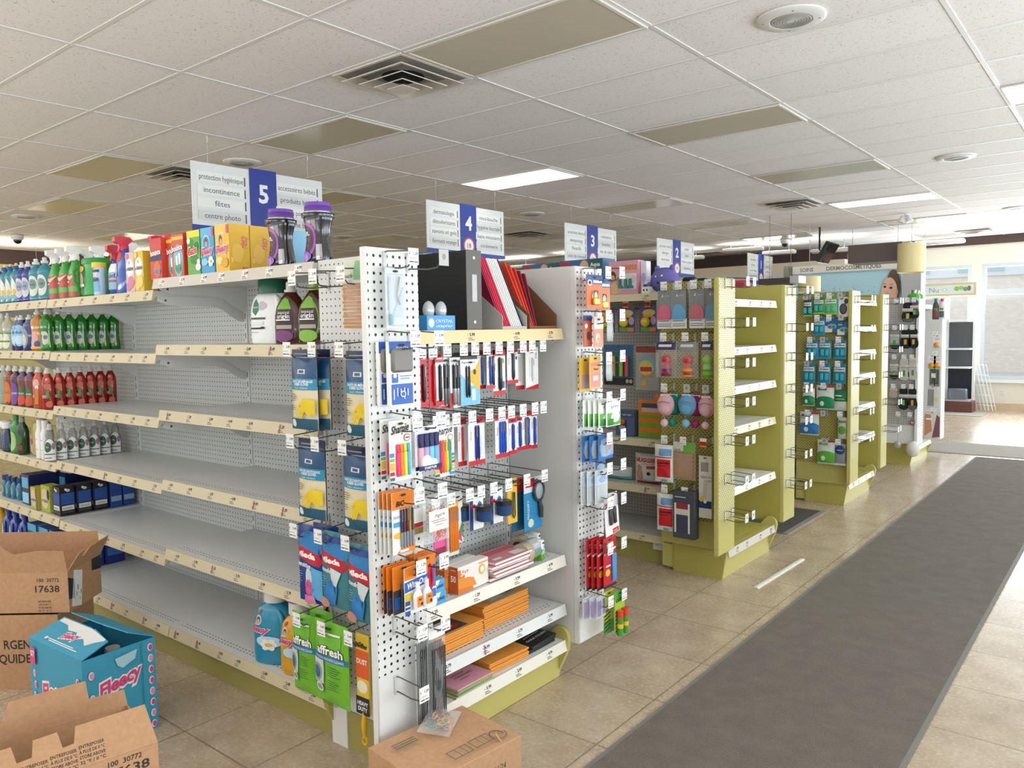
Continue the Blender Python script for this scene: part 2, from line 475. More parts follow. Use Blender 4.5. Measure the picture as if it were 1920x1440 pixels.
def air_diffuser(x0, y0, label):
    t = thing('air_diffuser', label, 'air vent', (x0+.305, y0+.305, H), 0, 'square ceiling air diffusers')
    AL = M('#d6d1c6', .4)
    f = MB(); 
    for a in ((-.3, .3, -.3, -.275), (-.3, .3, .275, .3), (-.3, -.275, -.275, .275), (.275, .3, -.275, .275)): f.box(*a, -.014, -.0045, AL, .003)
    f.build('frame', t)
    MB().box(-.275, .275, -.275, .275, -.0075, -.0045, M('#96928a', .7)).lathe([(.13, -.0095), (.13, -.0078)], M('#141412', .8), 24).build('duct_opening', t)
    for k, (a, b, z) in enumerate(((.185, .262, -.04), (.12, .19, -.055), (.06, .125, -.07))):
        l = MB(); vs = []
        for s_, zz in ((a, -.012-.012*k), (b, z)):
            vs += [(s_*sx, s_*sy, zz) for sx, sy in ((-1, -1), (1, -1), (1, 1), (-1, 1))]
        vs += [(x*.985, y*.985, z_-.004) for x, y, z_ in vs]
        fs = []
        for q in range(4):
            r = (q+1) % 4
            fs += [(q, r, 4+r, 4+q), (8+q, 12+q, 12+r, 8+r), (4+q, 4+r, 12+r, 12+q), (q, 8+q, 8+r, r)]
        l.add(vs, fs, AL); l.build('louver', t)
    MB().box(-.07, .07, -.07, .07, -.085, -.08, AL, .002).build('center_plate', t)
for x, y, l in ((1.83, 1.22, 'square metal air diffuser in the ceiling above the near end cap'), (-1.83, 1.83, 'square air diffuser partly behind aisle sign 5'),
                (-2.44, 7.93, 'square dark air diffuser between aisle signs 4 and 3'), (1.83, 7.93, 'square air diffuser before the lit ceiling panel'), (3.05, 13.12, 'square air diffuser near the far window wall')):
    air_diffuser(x, y, l)
def speaker(x, y, label):
    t = thing('ceiling_speaker', label, 'speaker', (x, y, H), 0, 'round ceiling speakers')
    wm = M('#d9d8d4', .4)
    MB().lathe([(.168, -.002), (.168, -.012), (.155, -.02), (.105, -.022), (.1, -.018)], wm, 36).build('rim', t)
    g = MB().lathe([(.1, -.0205), (.02, -.0225)], M('#c9c8c4', .5), 30)
    for k in range(6): g.lathe([(.022+.0135*k, -.0235), (.027+.0135*k, -.0238), (.027+.0135*k, -.0222), (.022+.0135*k, -.0222)], M('#a9a8a3', .5), 24, cap=False)
    g.build('grille', t)
    for a in range(4): MB().lathe([(.006, -.024), (.004, -.0265)], M('#8e8d88', .3, .6), 8, (.135*math.cos(a*PI/2+.4), .135*math.sin(a*PI/2+.4), .004)).build('screw', t)
for x, y, l in ((4.25, 2.2, 'large round ceiling speaker at top right above the runner'), (4.25, 6.56, 'round ceiling speaker at right, farther along the runner'), (-.68, 2.2, 'round ceiling speaker right above aisle sign 5'),
                (-.75, 6.57, 'round white ceiling speaker between aisle signs 4 and 3'), (-5.45, 2.12, 'round ceiling speaker at the far left end'), (-4.42, 6.37, 'round ceiling speaker right of aisle sign 5, far back'), (4.25, 10.9, 'round ceiling speaker farthest along the runner, at right edge')):
    speaker(x, y, l)
def camera_dome(x, y, label):
    t = thing('security_camera', label, 'security camera', (x, y, H), 0, 'dome security cameras')
    MB().lathe([(.085, -.0045), (.085, -.05), (.07, -.07), (.06, -.075)], M('#e4e2dc', .4), 20).build('housing', t)
    MB().blob((0, 0, -.08), .058, .058, .055, M('#17181a', .08)).build('dome', t)
camera_dome(-7.6, 2.75, 'white dome security camera at the left edge by the brown band')
camera_dome(.54, 12.4, 'white dome security camera on the far ceiling above aisle sign 1')
camera_dome(-9.3, 4.75, 'dome security camera far left behind the spray bottles')

# ================================================================ aisle signs
def aisle_sign(num, y0, left, right, logo, label):
    t = thing('aisle_sign', label, 'sign', (-.05, y0+.615, 2.40), 0, 'hanging aisle number signs')
    W, Hh = 1.23, .53; B = M('#2b3f9c', .4); wm = M('#e9ecec', .35)
    bo = MB().box(-.006, .006, -W/2, W/2, .02, .02+Hh-.02, wm, .002)
    mp = flat((.006, -W/2, .02), (0, 1, 0), (0, 0, 1))
    it = []
    for side, words in ((0, left), (1, right)):
        a, b_ = ((.035, .375), (.605, .955))[side]
        for i, wd in enumerate(words):
            yb = .79 - i*.195
            it += [('r', a, yb-.075, b_, yb+.075, M(('#f4f4f0', '#dfe0de')[i % 2 if side else (i == 3)], .4)),
                   ('r', b_-.008, yb-.07, b_+.002, yb+.07, M('#55585c', .5)), ('t', (a+b_)/2, yb, .085, wd, M('#4a5163', .5), dict(width=min(.31, .021*len(wd))))]
    bo.deco(mp, W, Hh-.02, it); bo.build('board', t)
    nb = MB().box(.0075, .013, -.115, .14, -.005, Hh+.015, B, .001)
    mp = flat((.013, -.115, 0), (0, 1, 0), (0, 0, 1))
    it = [('t', .5, .655, .27, num, M('#f6f7f8', .4), dict(bold=.03))]
    if logo: it += [('e', .5, .2, .34, .165, M('#d8543c', .4)), ('e', .5, .2, .28, .135, M('#f3f1ee', .4)), ('t', .5, .2, .1, '19', M('#c14a3a', .4), dict(bold=.02))]
    nb.deco(mp, .255, Hh, it); nb.build('number_band', t)
    sw = MB(); n = 14; top = []; bot = []
    for i in range(n+1):
        y = -W/2-.012 + (W+.024)*i/n; q = 2*i/n-1
        top.append((y, .045 - .03*(q+1)/2*(.4 if num != '5' else .3))); bot.append((y, -.005 - .02*(1-q*q)))
    sw.prism(bot + top[::-1], 'x', .0075, .0115, B); sw.build('swoosh', t)
    for s_ in (-.47, .47):
        MB().tube([(0, s_, Hh-.01), (0, s_, H-2.40-.03)], .0015, M('#cfd0d0', .3)).tube([(0, s_, H-2.40-.045), (.008, s_, H-2.40-.03), (0, s_, H-2.40-.012), (0, s_, H-2.40-.005)], .005, CLIP).build('hanger', t)
aisle_sign('5', 1.35, ['protection hygiénique', 'incontinence', 'fêtes', 'centre photo'], ['accessoires bébés', 'produits bébé', 'aliments pour bébés', 'hygiène bébé'], False, 'large hanging white aisle sign with number 5 on a blue band')
aisle_sign('4', 3.88, ['dermatologie', 'désodorisants', 'savons et gels', 'formats voyage'], ['rince-bouche', 'hygiène buccale', 'bains moussants', 'cordonnerie'], True, 'hanging white aisle sign with number 4 on a blue band')
aisle_sign('3', 6.32, ['accessoires cheveux', 'shampooings', 'fixatifs', 'soins des cheveux'], ['coloration', 'lunettes', 'bas de nylon', 'vitamines'], True, 'hanging white aisle sign with number 3 on a blue band')
aisle_sign('2', 8.71, ['premiers soins', 'allergie', 'soins yeux'], ['pieds', 'toux', 'rhume, grippe', 'vitamines'], True, 'hanging white aisle sign with number 2 on a blue band')
aisle_sign('1', 12.13, ['maquillage', 'parfums', 'soins visage', 'démaquillants'], ['vernis', 'mascara', 'coffrets', 'crèmes'], True, 'farthest hanging aisle sign with number 1 on a blue band')

# ================================================================ mats
t = thing('carpet_runner', 'long dark grey carpet runner along the shelf ends', 'carpet', (4.61, 3, 0))
MB().box(4.175, 5.05, -4.0, 8.7, .001, .008, carpet('runner_pile', '#625b51', '#8a8276')).build('pile', t, (4.61, 3, 0))
MB().box(4.155, 4.175, -4.0, 8.7, .001, .006, M('#7d7a72', .7)).box(5.05, 5.07, -4.0, 8.7, .001, .006, M('#7d7a72', .7)).box(4.155, 5.07, 8.7, 8.72, .001, .006, M('#7d7a72', .7)).build('edging', t, (4.61, 3, 0))
tag(MB().box(3.3, 7.6, 8.86, 9.85, .001, .008, carpet('entry_pile', '#a09a90', '#bdb7ac')).build('entrance_mat', None, (5, 9.4, 0)), 'wide pale grey mat across the walkway beyond the runner', 'mat')
tag(MB().box(2.2, 3.56, 13.3, 14.1, .001, .008, carpet('far_pile', '#a39d93', '#bbb5aa')).build('floor_mat', None, (2.9, 13.7, 0)), 'small grey mat before the far glass display unit', 'mat')
t = thing('rubber_mat', 'dark rubber-edged mat on the floor between green shelf ends', 'mat', (2.9, 4.46, 0))
MB().box(2.2, 3.57, 4.03, 4.9, .001, .009, carpet('mat_pile', '#4a4641', '#5a554f', 300.)).build('pile', t, (2.9, 4.46, 0))
MB().box(3.57, 3.61, 4.01, 4.92, .001, .006, M('#8b8781', .6)).box(2.2, 3.57, 4.9, 4.92, .001, .006, M('#6d6963', .6)).box(2.2, 3.57, 4.01, 4.03, .001, .006, M('#6d6963', .6)).build('rubber_border', t, (2.9, 4.46, 0))
t = tag(MB().prism([(-.018, .0), (.018, 0), (.019, .004), (.012, .009), (-.012, .009), (-.019, .004)], 'y', -.38, .38, M('#e9e6da', .4)).build('shelf_rail_strip'), 'loose white price rail strip lying on the tile floor', 'strip')
t.location = (3.905, 3.048, .001); t.rotation_euler = (0, 0, -.03)
# ================================================================ shelving
PEGW = peg_material('white_pegboard', '#d6d7d4')
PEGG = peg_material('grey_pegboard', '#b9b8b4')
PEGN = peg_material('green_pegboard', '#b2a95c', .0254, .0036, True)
PEGN_LIT = peg_material('green_pegboard_lit', '#cdc68f', .0254, .0036, True)  # paler copy of the green board, light on its front put into the colour
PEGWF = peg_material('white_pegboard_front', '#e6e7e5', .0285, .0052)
SHW = M('#d3d4d2', .28); SHWH = M('#dfe0de', .35); SLOT = M('#1c1c1a', .7); RAILC = M('#d2c5a4', .4); RAILG = M('#cfc8bd', .4); RAILW = M('#ebe7da', .4)
KICK = M('#a39b58', .45); GRN = M('#b1a857', .42); GRNL = M('#bfb66b', .42); TAGM = M('#efece4', .55); MAG = M('#b5447c', .5); ORG = M('#d8542c', .5)

def rail(parent, name, w, depth, z, m, n, stickers=None, y0=0., seed=0, h=.045):
    """slanted price rail along a shelf front (local: front = +X) with its price labels"""
    rnd = random.Random(seed)
    r = MB()
    r.prism([(depth-.004, z-.028), (depth, z+.003), (depth+.004, z+.003), (depth+.014, z-h), (depth+.010, z-h)], 'y', y0, y0+w, m)
    u = Vector((0, 1, 0)); v = Vector((-.010, 0, h+.003)).normalized()
    mp = flat((depth+.014, y0, z-h), u, v, .0003)
    for i in range(n):
        y = (i+.35+rnd.random()*.3)*w/n
        lm = stickers or m
        if stickers: r.add([mp(y-.022, .006, 1), mp(y+.022, .006, 1), mp(y+.022, .042, 1), mp(y-.022, .042, 1)], [(0, 1, 2, 3)], lm)
        q = rnd.random()
        if q < .16: r.add([mp(y-.010, .004, 2), mp(y-.003, .004, 2), mp(y-.003, .042, 2), mp(y-.010, .042, 2)], [(0, 1, 2, 3)], MAG)
        r.text(rnd.choice(('4.99', '2.49', '1.29', '3.79', '5.99')), mp, y+.010, .031, .012, INK, layer=2, bold=.03)
        for a, b, yy in ((-.017, -.013, .030), (-.017, .008, .017), (-.017, .018, .010)):
            r.add([mp(y+a, yy-.002, 2), mp(y+b, yy-.002, 2), mp(y+b, yy+.002, 2), mp(y+a, yy+.002, 2)], [(0, 1, 2, 3)], M('#8d877c', .6))
    return r.build(name, parent)

def bracket_mesh(parent, y, depth, z, m):
    """cantilever bracket: thin nose, S-curve down to a deep heel at the upright"""
    top = z-.026
    pts = [(depth-.02, top), (depth-.018, top-.022), (depth*.86, top-.040), (depth*.36, top-.046), (depth*.27, top-.058), (depth*.15, top-.098), (depth*.07, top-.118), (.004, top-.122), (.004, top)]
    b = MB().prism(pts, 'y', y-.0015, y+.0015, m)
    for yy in (y-.0017, y+.0017): b.lathe([(.006, -.0004), (.006, .0004)], M('#5b5c5c', .5), 10, (depth*.88, yy, top-.018), axis='y')
    return b.build('bracket', parent)

def shelf_unit(name, label, loc, rz, w, depth, zs, deckz, height, peg, metal, deckm, kickm, rails, group=None, kz=0., perf=True, leg=(), legm=None, lab=7, cat='shelving unit', upr=2, brk=(1, 1), z_low=0.1):
    t = thing(name, label, cat, loc, rz, group)
    MB().box(-.018, 0, .012, w-.012, z_low, height-.02, peg).build('back_panel', t)
    if upr:
        for y in ((0, w) if upr == 2 else (0,)):
            u = MB().box(-.03, .006, y-.015, y+.015, 0, height, metal, .002)
            k = 0
            while .3+k*.0508 < height-.06:
                z = .3+k*.0508
                u.box(.0055, .0064, y-.0025, y+.0025, z, z+.028, SLOT); k += 1
            u.build('upright', t)
    MB().box(depth-.055, depth-.035, 0, w, kz, deckz-.028, kickm).build('kick_plate', t)
    allz = [(deckz, 1)] + [(z, 0) for z in zs]
    for i, (z, dk) in enumerate(allz):
        m = deckm if dk else SHW if metal is not GRN else (GRN if rails[i] is GRNL else SHWH)
        s = MB(); g = .003
        s.prism([(.002, z-.022), (depth-.004, z-.028), (depth-.002, z-.002), (depth-.008, z), (.002, z)], 'y', g, w-g, m)
        if perf:
            for row, off in ((0, 0), (1, .5)):
                n = int((w-.06)/.0254)
                for k in range(n):
                    y = .03+(k+off)*.0254; x = depth-.045-.02*row
                    s.add([(x-.0022, y-.005, z+.0004), (x+.0022, y-.005, z+.0004), (x+.0022, y+.005, z+.0004), (x-.0022, y+.005, z+.0004)], [(0, 1, 2, 3)], SLOT)
        so = s.build('base_deck' if dk else 'shelf', t)
        rm, st = (rails[i] if isinstance(rails[i], tuple) else (rails[i], None))
        if rm is not None: rail(so, 'price_rail', w-2*g, depth, z, rm, lab, st, g, int(loc[0]*100+z*1000))
        if not dk:
            for q, y in ((0, .012), (1, w-.012)):
                if brk[q]: bracket_mesh(so, y, depth, z, SHWH if metal is not GRN else GRN)
    for y in leg:
        pts = [(depth-.12, 0), (depth-.05, 0), (depth+.012, deckz-.05), (depth+.022, deckz+.005)] + [(depth-.03+.05*math.cos(a), deckz+.01+.05*math.sin(a)) for a in (.1, .5, .9, 1.3)] + [(depth-.05, deckz+.055), (depth-.12, deckz-.03)]
        MB().prism(pts, 'y', y-.012, y+.012, legm or GRN).build('end_bracket', t)
    return t

SW = 1.225
RC = RAILC
# --- near double gondola (aisle 5/6), side facing the camera
zsR = [.563, .90, 1.235, 1.545, 1.855]; zsM = [.527, .878, 1.196, 1.503, 1.803]; zsL = [.536, .858, 1.165, 1.51, 1.805]
YB = .45; DEP = .48
G = 'sections of the long white shelving run'
shelf_unit('shelving_unit', 'nearest white shelving section, mostly empty, below the row of dryer sheet boxes', (2.042, YB, 0), FY, SW, DEP, zsR, .178, 1.86, PEGW, SHWH, SHW, KICK, [RC, RC, RC, RC, RC, (RAILG, TAGM)], G, leg=(SW-.0,), legm=GRN)
shelf_unit('shelving_unit', 'middle white shelving section with green and red spray bottles on its top shelf', (.81, YB, 0), FY, SW+.006, DEP, zsM, .176, 1.83, PEGW, SHWH, SHW, KICK, [RC]*5+[(RC, None)], G, upr=1)
shelf_unit('shelving_unit', 'left white shelving section packed with dish soap bottles', (-.42, YB, 0), FY, SW, DEP, zsL, .176, 1.83, PEGW, SHWH, SHW, KICK, [RC]*6, G, upr=1)
# its far side (seen only past the ends) keeps the run solid
tag(MB().box(-.42, 3.26, .485, .50, .0, 1.82, PEGW).box(-.42, 3.26, .50, .96, .0, .16, KICK).build('gondola_back_side', None, (1.4, .7, 0)), 'white back panel and green base on the far side of the near shelving run', 'shelving unit')

# --- wings: pegboard fronts with a side panel
def wing(name, label, y0, y1, z0, z1, side, front, plain, sidem, x=3.74, xs=3.33, peglow=.42, sidelow=None, sz0=None, sy=None):
    """front pegboard facing the walkway (+X) and a side panel running back to the shelf end"""
    t = thing(name, label, 'display panel', (x, (y0+y1)/2, z0), 0, None); org = (x, (y0+y1)/2, z0)
    f = MB()
    f.box(x-.03, x-.001, y0, y1, z0, z1, plain, .003)
    f.add([(x, y0+.004, z0+.004), (x, y1-.004, z0+.004), (x, y1-.004, peglow), (x, y0+.004, peglow)], [(0, 1, 2, 3)], plain)
    f.build('frame', t, org)
    MB().box(x-.002, x+.001, y0+.005, y1-.005, peglow, z1-.006, front).build('pegboard_face', t, org)
    s = MB(); ys = (sy, sy+.018) if sy is not None else (y0, y0+.018)
    lo = z0 if sz0 is None else sz0
    if sidelow:
        s.box(xs, x-.03, ys[0], ys[1], lo, sidelow, plain).box(xs, x-.03, ys[0], ys[1], sidelow, z1-.005, sidem)
    else: s.box(xs, x-.03, ys[0], ys[1], lo, z1, sidem, .002)
    s.build('side_panel', t, org)
    return t
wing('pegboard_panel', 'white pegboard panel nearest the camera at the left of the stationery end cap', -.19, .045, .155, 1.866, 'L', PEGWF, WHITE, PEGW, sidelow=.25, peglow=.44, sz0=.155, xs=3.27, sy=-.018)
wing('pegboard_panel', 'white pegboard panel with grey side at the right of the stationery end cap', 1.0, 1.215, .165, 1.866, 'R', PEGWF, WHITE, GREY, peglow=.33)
EW = .93
shelf_unit('end_cap_unit', 'white end cap with envelopes below and hanging pens above', (3.345, .05, 0), 0, EW, .33, [.345, .572, 1.59], .178, 1.80, PEGW, SHWH, SHWH, GRNL, [RAILW, WHITE, RAILW, M('#e2cf9f', .45)], None, leg=(EW+.006,), legm=GRNL, lab=4, brk=(1, 1), cat='end cap')
MBb = MB().box(3.27, 3.64, -.015, .05, 0, .15, KICK).box(3.27, 3.36, -.022, -.015, 0, .24, WHITE)
tag(MBb.build('end_cap_plinth', None, (3.45, 0, 0)), 'green plinth with a white strip under the nearest pegboard panel', 'plinth')

# --- green end caps farther along
def green_cap(y0, label, w, zs, rails, leftl, rightl, sidel, wl, wr, zlo, deckr):
    shelf_unit('end_cap_unit', label, (3.36, y0, 0), 0, w, .33, zs, .19, 1.86, GRN, GRN, GRN, GRNL, [deckr]+rails, 'green end caps', leg=(w+.004,), legm=GRNL, lab=4, cat='end cap')
    p = MB(); p.prism([(3.32, 0), (3.66, 0), (3.69, .19), (3.32, .19)], 'y', y0-.012, y0+.005, GRN)
    p.box(3.24, 3.32, y0-.004, y0+.03, .02, .17, GRNL)
    tag(p.build('end_cap_plinth', None, (3.5, y0, 0)), sidel, 'plinth')
    wing('pegboard_panel', leftl, wl[0], wl[1], zlo, 1.878, 'L', PEGN_LIT, GRNL, PEGN, peglow=.43, sidelow=.36, sz0=.19, xs=3.25, sy=y0-.032)
    wing('pegboard_panel', rightl, wr[0], wr[1], zlo-.01, 1.87, 'R', PEGN_LIT, GRNL, GRN, peglow=.43)
GZ = [.578, .958, 1.21, 1.46, 1.757]
green_cap(2.72, 'nearest empty green end cap with cream-edged shelves', .79, [.57, .955, 1.21, 1.455, 1.757], [(RAILW, None), RC, RAILW, RAILW, RAILW],
          'green pegboard panel at the left of the nearest green end cap', 'green pegboard panel at the right of the nearest green end cap', 'green plinth below the hanging cotton products of the nearest green end cap', (2.475, 2.713), (3.55, 3.775), .215, RAILG)
green_cap(5.26, 'middle empty green end cap with slatted shelf fronts', .82, [.572, .854, 1.135, 1.352, 1.565, 1.804], [RAILW]*6,
          'green pegboard panel right of the hanging mouthwash packs', 'green pegboard panel at the right of the middle green end cap', 'green plinth below the hanging mouthwash packs', (5.14, 5.385), (6.13, 6.35), .215, RAILW)
# last end cap: white and grey
shelf_unit('end_cap_unit', 'farthest end cap, white and grey with hanging bottles and toys', (3.36, 7.74, 0), 0, .88, .33, [1.80], .19, 1.84, PEGG, WHITE, SHWH, GRNL, [WHITE, WHITE], 'green end caps', leg=(.884,), legm=GRNL, lab=3, cat='end cap')
p = MB().prism([(3.2, 0), (3.66, 0), (3.70, .24), (3.2, .24)], 'y', 7.725, 7.745, GRN)
tag(p.build('end_cap_plinth', None, (3.45, 7.73, 0)), 'green plinth below the hanging socks', 'plinth')
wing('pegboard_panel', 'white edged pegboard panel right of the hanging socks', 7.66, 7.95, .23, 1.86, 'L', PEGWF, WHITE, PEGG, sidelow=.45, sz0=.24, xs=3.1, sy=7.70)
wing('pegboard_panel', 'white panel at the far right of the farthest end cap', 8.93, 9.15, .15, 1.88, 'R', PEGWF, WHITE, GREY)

# --- shelving runs behind the green end caps, faces toward the camera
G = 'shelving runs behind the green end caps'
shelf_unit('shelving_unit', 'shelving section with baby goods behind the nearest green end cap', (2.03, 3.24, 0), FY, SW, .47, [.52, .838, 1.815], .19, 1.86, PEGG, WHITE, SHW, KICK, [RC]*4, G, lab=4)
shelf_unit('shelving_unit', 'shelving section left of the baby goods, hidden behind the grey panel', (.80, 3.24, 0), FY, SW-.02, .47, [.52, .838, 1.815], .19, 1.86, PEGG, WHITE, SHW, KICK, [RC]*4, G, lab=4, perf=False, upr=1)
shelf_unit('shelving_unit', 'dim shelving section behind the hanging mouthwash packs', (2.03, 5.78, 0), FY, SW, .47, [.42], .19, 1.86, PEGG, WHITE, SHW, KICK, [RC]*2, G, lab=4, perf=False)
shelf_unit('shelving_unit', 'shelving section behind the hanging socks', (1.9, 8.2, 0), FY, SW, .47, [.8, 1.3], .19, 1.84, PEGG, WHITE, SHW, KICK, [RC]*3, G, lab=4, perf=False)
t = thing('wall_outlet', 'white double outlet on the green base of the baby goods shelves', 'outlet', (3.185, 2.8, .125))
MB().box(-.06, .06, -.006, 0, -.036, .036, WHITE, .003).build('cover_plate', t)
for s_ in (-.028, .028):
    o = MB().lathe([(.017, -.0065), (.017, -.0085)][::-1], M('#dcdcd8', .4), 16, (s_, 0, 0), axis='y')
    for q in (-.006, .006): o.box(s_+q-.001, s_+q+.001, -.0092, -.0085, -.002, .008, SLOT)
    o.build('socket', t)

# ================================================================ wire hooks with price tags
def hook_proto(L, tagged=True, kind='white', arm=.045):
    """double wire hook: lower peg and upper arm carrying a price tag, local +X points out"""
    t = bpy.data.objects.new('display_hook', None); COL.objects.link(t); t.empty_display_size = .03
    w = MB()
    w.tube([(0, 0, -arm), (.012, 0, -arm+.004), (L*.55, 0, -arm-.002), (L*.82, 0, -arm+.001), (L*.88, 0, -arm+.012)], .0026, HKM)
    w.tube([(.0, 0, .004), (.006, 0, .010), (.016, 0, .012), (L, 0, .004)], .0023, HKM)
    w.build('wire', t)
    MB().box(.0008, .006, -.008, .008, -arm-.008, .014, CLIP, .0015).build('clip', t)
    if tagged:
        g = MB()
        h = .052; mm = PAPER if kind == 'white' else M('#b7b6b2', .3) if kind == 'grey' else PAPER
        g.box(L, L+.0015, -.022, .022, .012-h, .012, mm)
        mp = flat((L+.0015, -.022, .012-h), (0, 1, 0), (0, 0, 1), .0003)
        if kind == 'red':
            g.deco(mp, .044, h, [('r', .0, .0, 1, .62, M('#d22f22', .5)), ('r', 0, 0, 1, .12, M('#e8b13a', .5)), ('t', .45, .4, .22, '4.99', INK, dict(bold=.02))])
        elif kind == 'white':
            g.deco(mp, .044, h, [('t', .72, .68, .17, random.choice(('5.99', '1.29', '3.49')), INK, dict(bold=.02)), ('r', .08, .6, .14, .76, M('#7d7d7d')), ('r', .08, .36, .74, .40, M('#a9a9a6')), ('r', .08, .14, .48, .20, INK), ('r', .56, .14, .9, .19, INK)])
        else: g.deco(mp, .044, h, [('e', .5, .55, .2, .2, M('#8e8d8a', .4))])
        g.build('price_tag', t)
    return t
HKM = M('#5f5d5a', .4, .5)
_hp = {}
HOOKG = 'wire display hooks with price tags'
def hook(loc, L, label, face='x', kind='white', tagged=True):
    k = (round(L, 3), kind, tagged); rz = 0 if face == 'x' else FY
    if k not in _hp:
        h = _hp[k] = hook_proto(L, tagged, kind)
        h.location = loc; h.rotation_euler = (0, 0, rz); return tag(h, label, 'hook', HOOKG)
    return dup(_hp[k], loc, rz, label, HOOKG)

# left wing of the stationery end cap
z1 = [1.842, 1.581, 1.312, 1.074, .837, .62, .412]
HX = 3.742
for i, z in enumerate(z1):
    hook((HX, -.112, z), .137, 'wire hook, left column, %s row of the nearest white pegboard panel' % vpos(i, 7))
    if i < 6: hook((HX, -.008, z), .14 if i else .17, 'wire hook, right column, %s row of the nearest white pegboard panel' % vpos(i, 6), kind='grey' if i == 0 else 'white')
z2 = [1.844, 1.657, 1.476, 1.303, 1.124, .991, .836, .632, .393]
for i, z in enumerate(z2):
    hook((HX, 1.045, z), .137, 'wire hook, left column, %s row of the grey-sided white pegboard' % vpos(i, 9))
    hook((HX, 1.155, z+.005), .14, 'wire hook, right column, %s row of the grey-sided white pegboard' % vpos(i, 9))
# rows on the end cap itself
BX = 3.348
for nm, z, ys, L in (('upper', 1.535, [.121, .178, .254, .345, .410, .479, .555, .627, .712, .774, .850], .32), ('middle', 1.268, [.191, .235, .295, .386, .488, .565, .627, .705, .787, .848], .32), ('lower', .968, [.10, .173, .257, .362, .43, .506, .601, .723, .849], .32)):
    for i, y in enumerate(ys):
        hook((BX, y, z), L, '%s long wire hook in the %s row of the stationery end cap' % (pos(i, len(ys)), nm))
# side panel with rubber gloves, hooks toward the camera
for r_, z in enumerate((1.548, 1.215, .885, .55)):
    for i, x in enumerate((3.285, 3.43, 3.58)):
        hook((x, -.019, z), .16, '%s wire hook in the %s row of the glove pegboard' % (pos(i, 3), vpos(r_, 4)), 'y')
for i, x in enumerate((3.33, 3.45, 3.6)):
    hook((x, -.019, 1.80), .16, '%s wire hook beside the black scent booster bottles' % pos(i, 3), 'y')
# green end caps
for (ya, yb_, zs_, nm) in ((2.565, 2.665, [1.865, 1.628, 1.39, 1.158, .928, .693, .467], 'nearest green pegboard'),
                          (3.60, 3.70, [1.845, 1.591, 1.388, 1.167, .944, .709, .492], 'second green pegboard'),
                          (5.22, 5.31, [1.82, 1.57, 1.33, 1.12, .86, .63], 'third green pegboard'),
                          (6.20, 6.29, [1.82, 1.57, 1.36, 1.12, .86, .60], 'fourth green pegboard')):
    for i, z in enumerate(zs_):
        hook((HX, ya, z), .137, 'empty wire hook, left one, %s row of the %s' % (vpos(i, len(zs_)), nm), kind='blank')
        hook((HX, yb_, z), .137, 'empty wire hook, right one, %s row of the %s' % (vpos(i, len(zs_)), nm), kind='blank')
for r_, (z, xs_) in enumerate(((1.862, (3.345, 3.445, 3.545, 3.64)), (1.545, (3.34, 3.49, 3.62)), (1.228, (3.345, 3.5, 3.625)), (.90, (3.345, 3.475, 3.61)), (.585, (3.345, 3.485)))):
    for i, x in enumerate(xs_):
        hook((x, 2.687, z), .14, '%s wire hook in the %s row above pouches and plush backpacks' % (pos(i, len(xs_)), vpos(r_, 5)), 'y', 'grey' if (r_ == 2 and i) else 'red' if (r_ == 3 and i == 2) else 'white')
for r_, (z, xs_) in enumerate(((1.85, (3.36, 3.46, 3.56, 3.65)), (1.665, (3.46, 3.56, 3.66)), (1.475, (3.4, 3.51, 3.64)), (1.268, (3.375, 3.507, 3.637)), (1.075, (3.375, 3.518, 3.649)), (.835, (3.384, 3.52, 3.66)), (.595, (3.532, 3.648)))):
    for i, x in enumerate(xs_):
        hook((x, 5.227, z), .12, '%s wire hook in the %s row of the mouthwash pegboard' % (pos(i, len(xs_)), vpos(r_, 7)), 'y', 'white' if (i+r_) % 3 else 'grey')
for r_, (z, xs_) in enumerate(((1.86, (3.52, 3.63, 3.70)), (1.56, (3.51, 3.62, 3.69)), (1.235, (3.51, 3.61, 3.69)), (.91, (3.505, 3.61, 3.69)), (.6, (3.56, 3.68)))):
    for i, x in enumerate(xs_):
        hook((x, 7.699, z), .12, '%s wire hook in the %s row of the sock pegboard' % (pos(i, len(xs_)), vpos(r_, 5)), 'y')
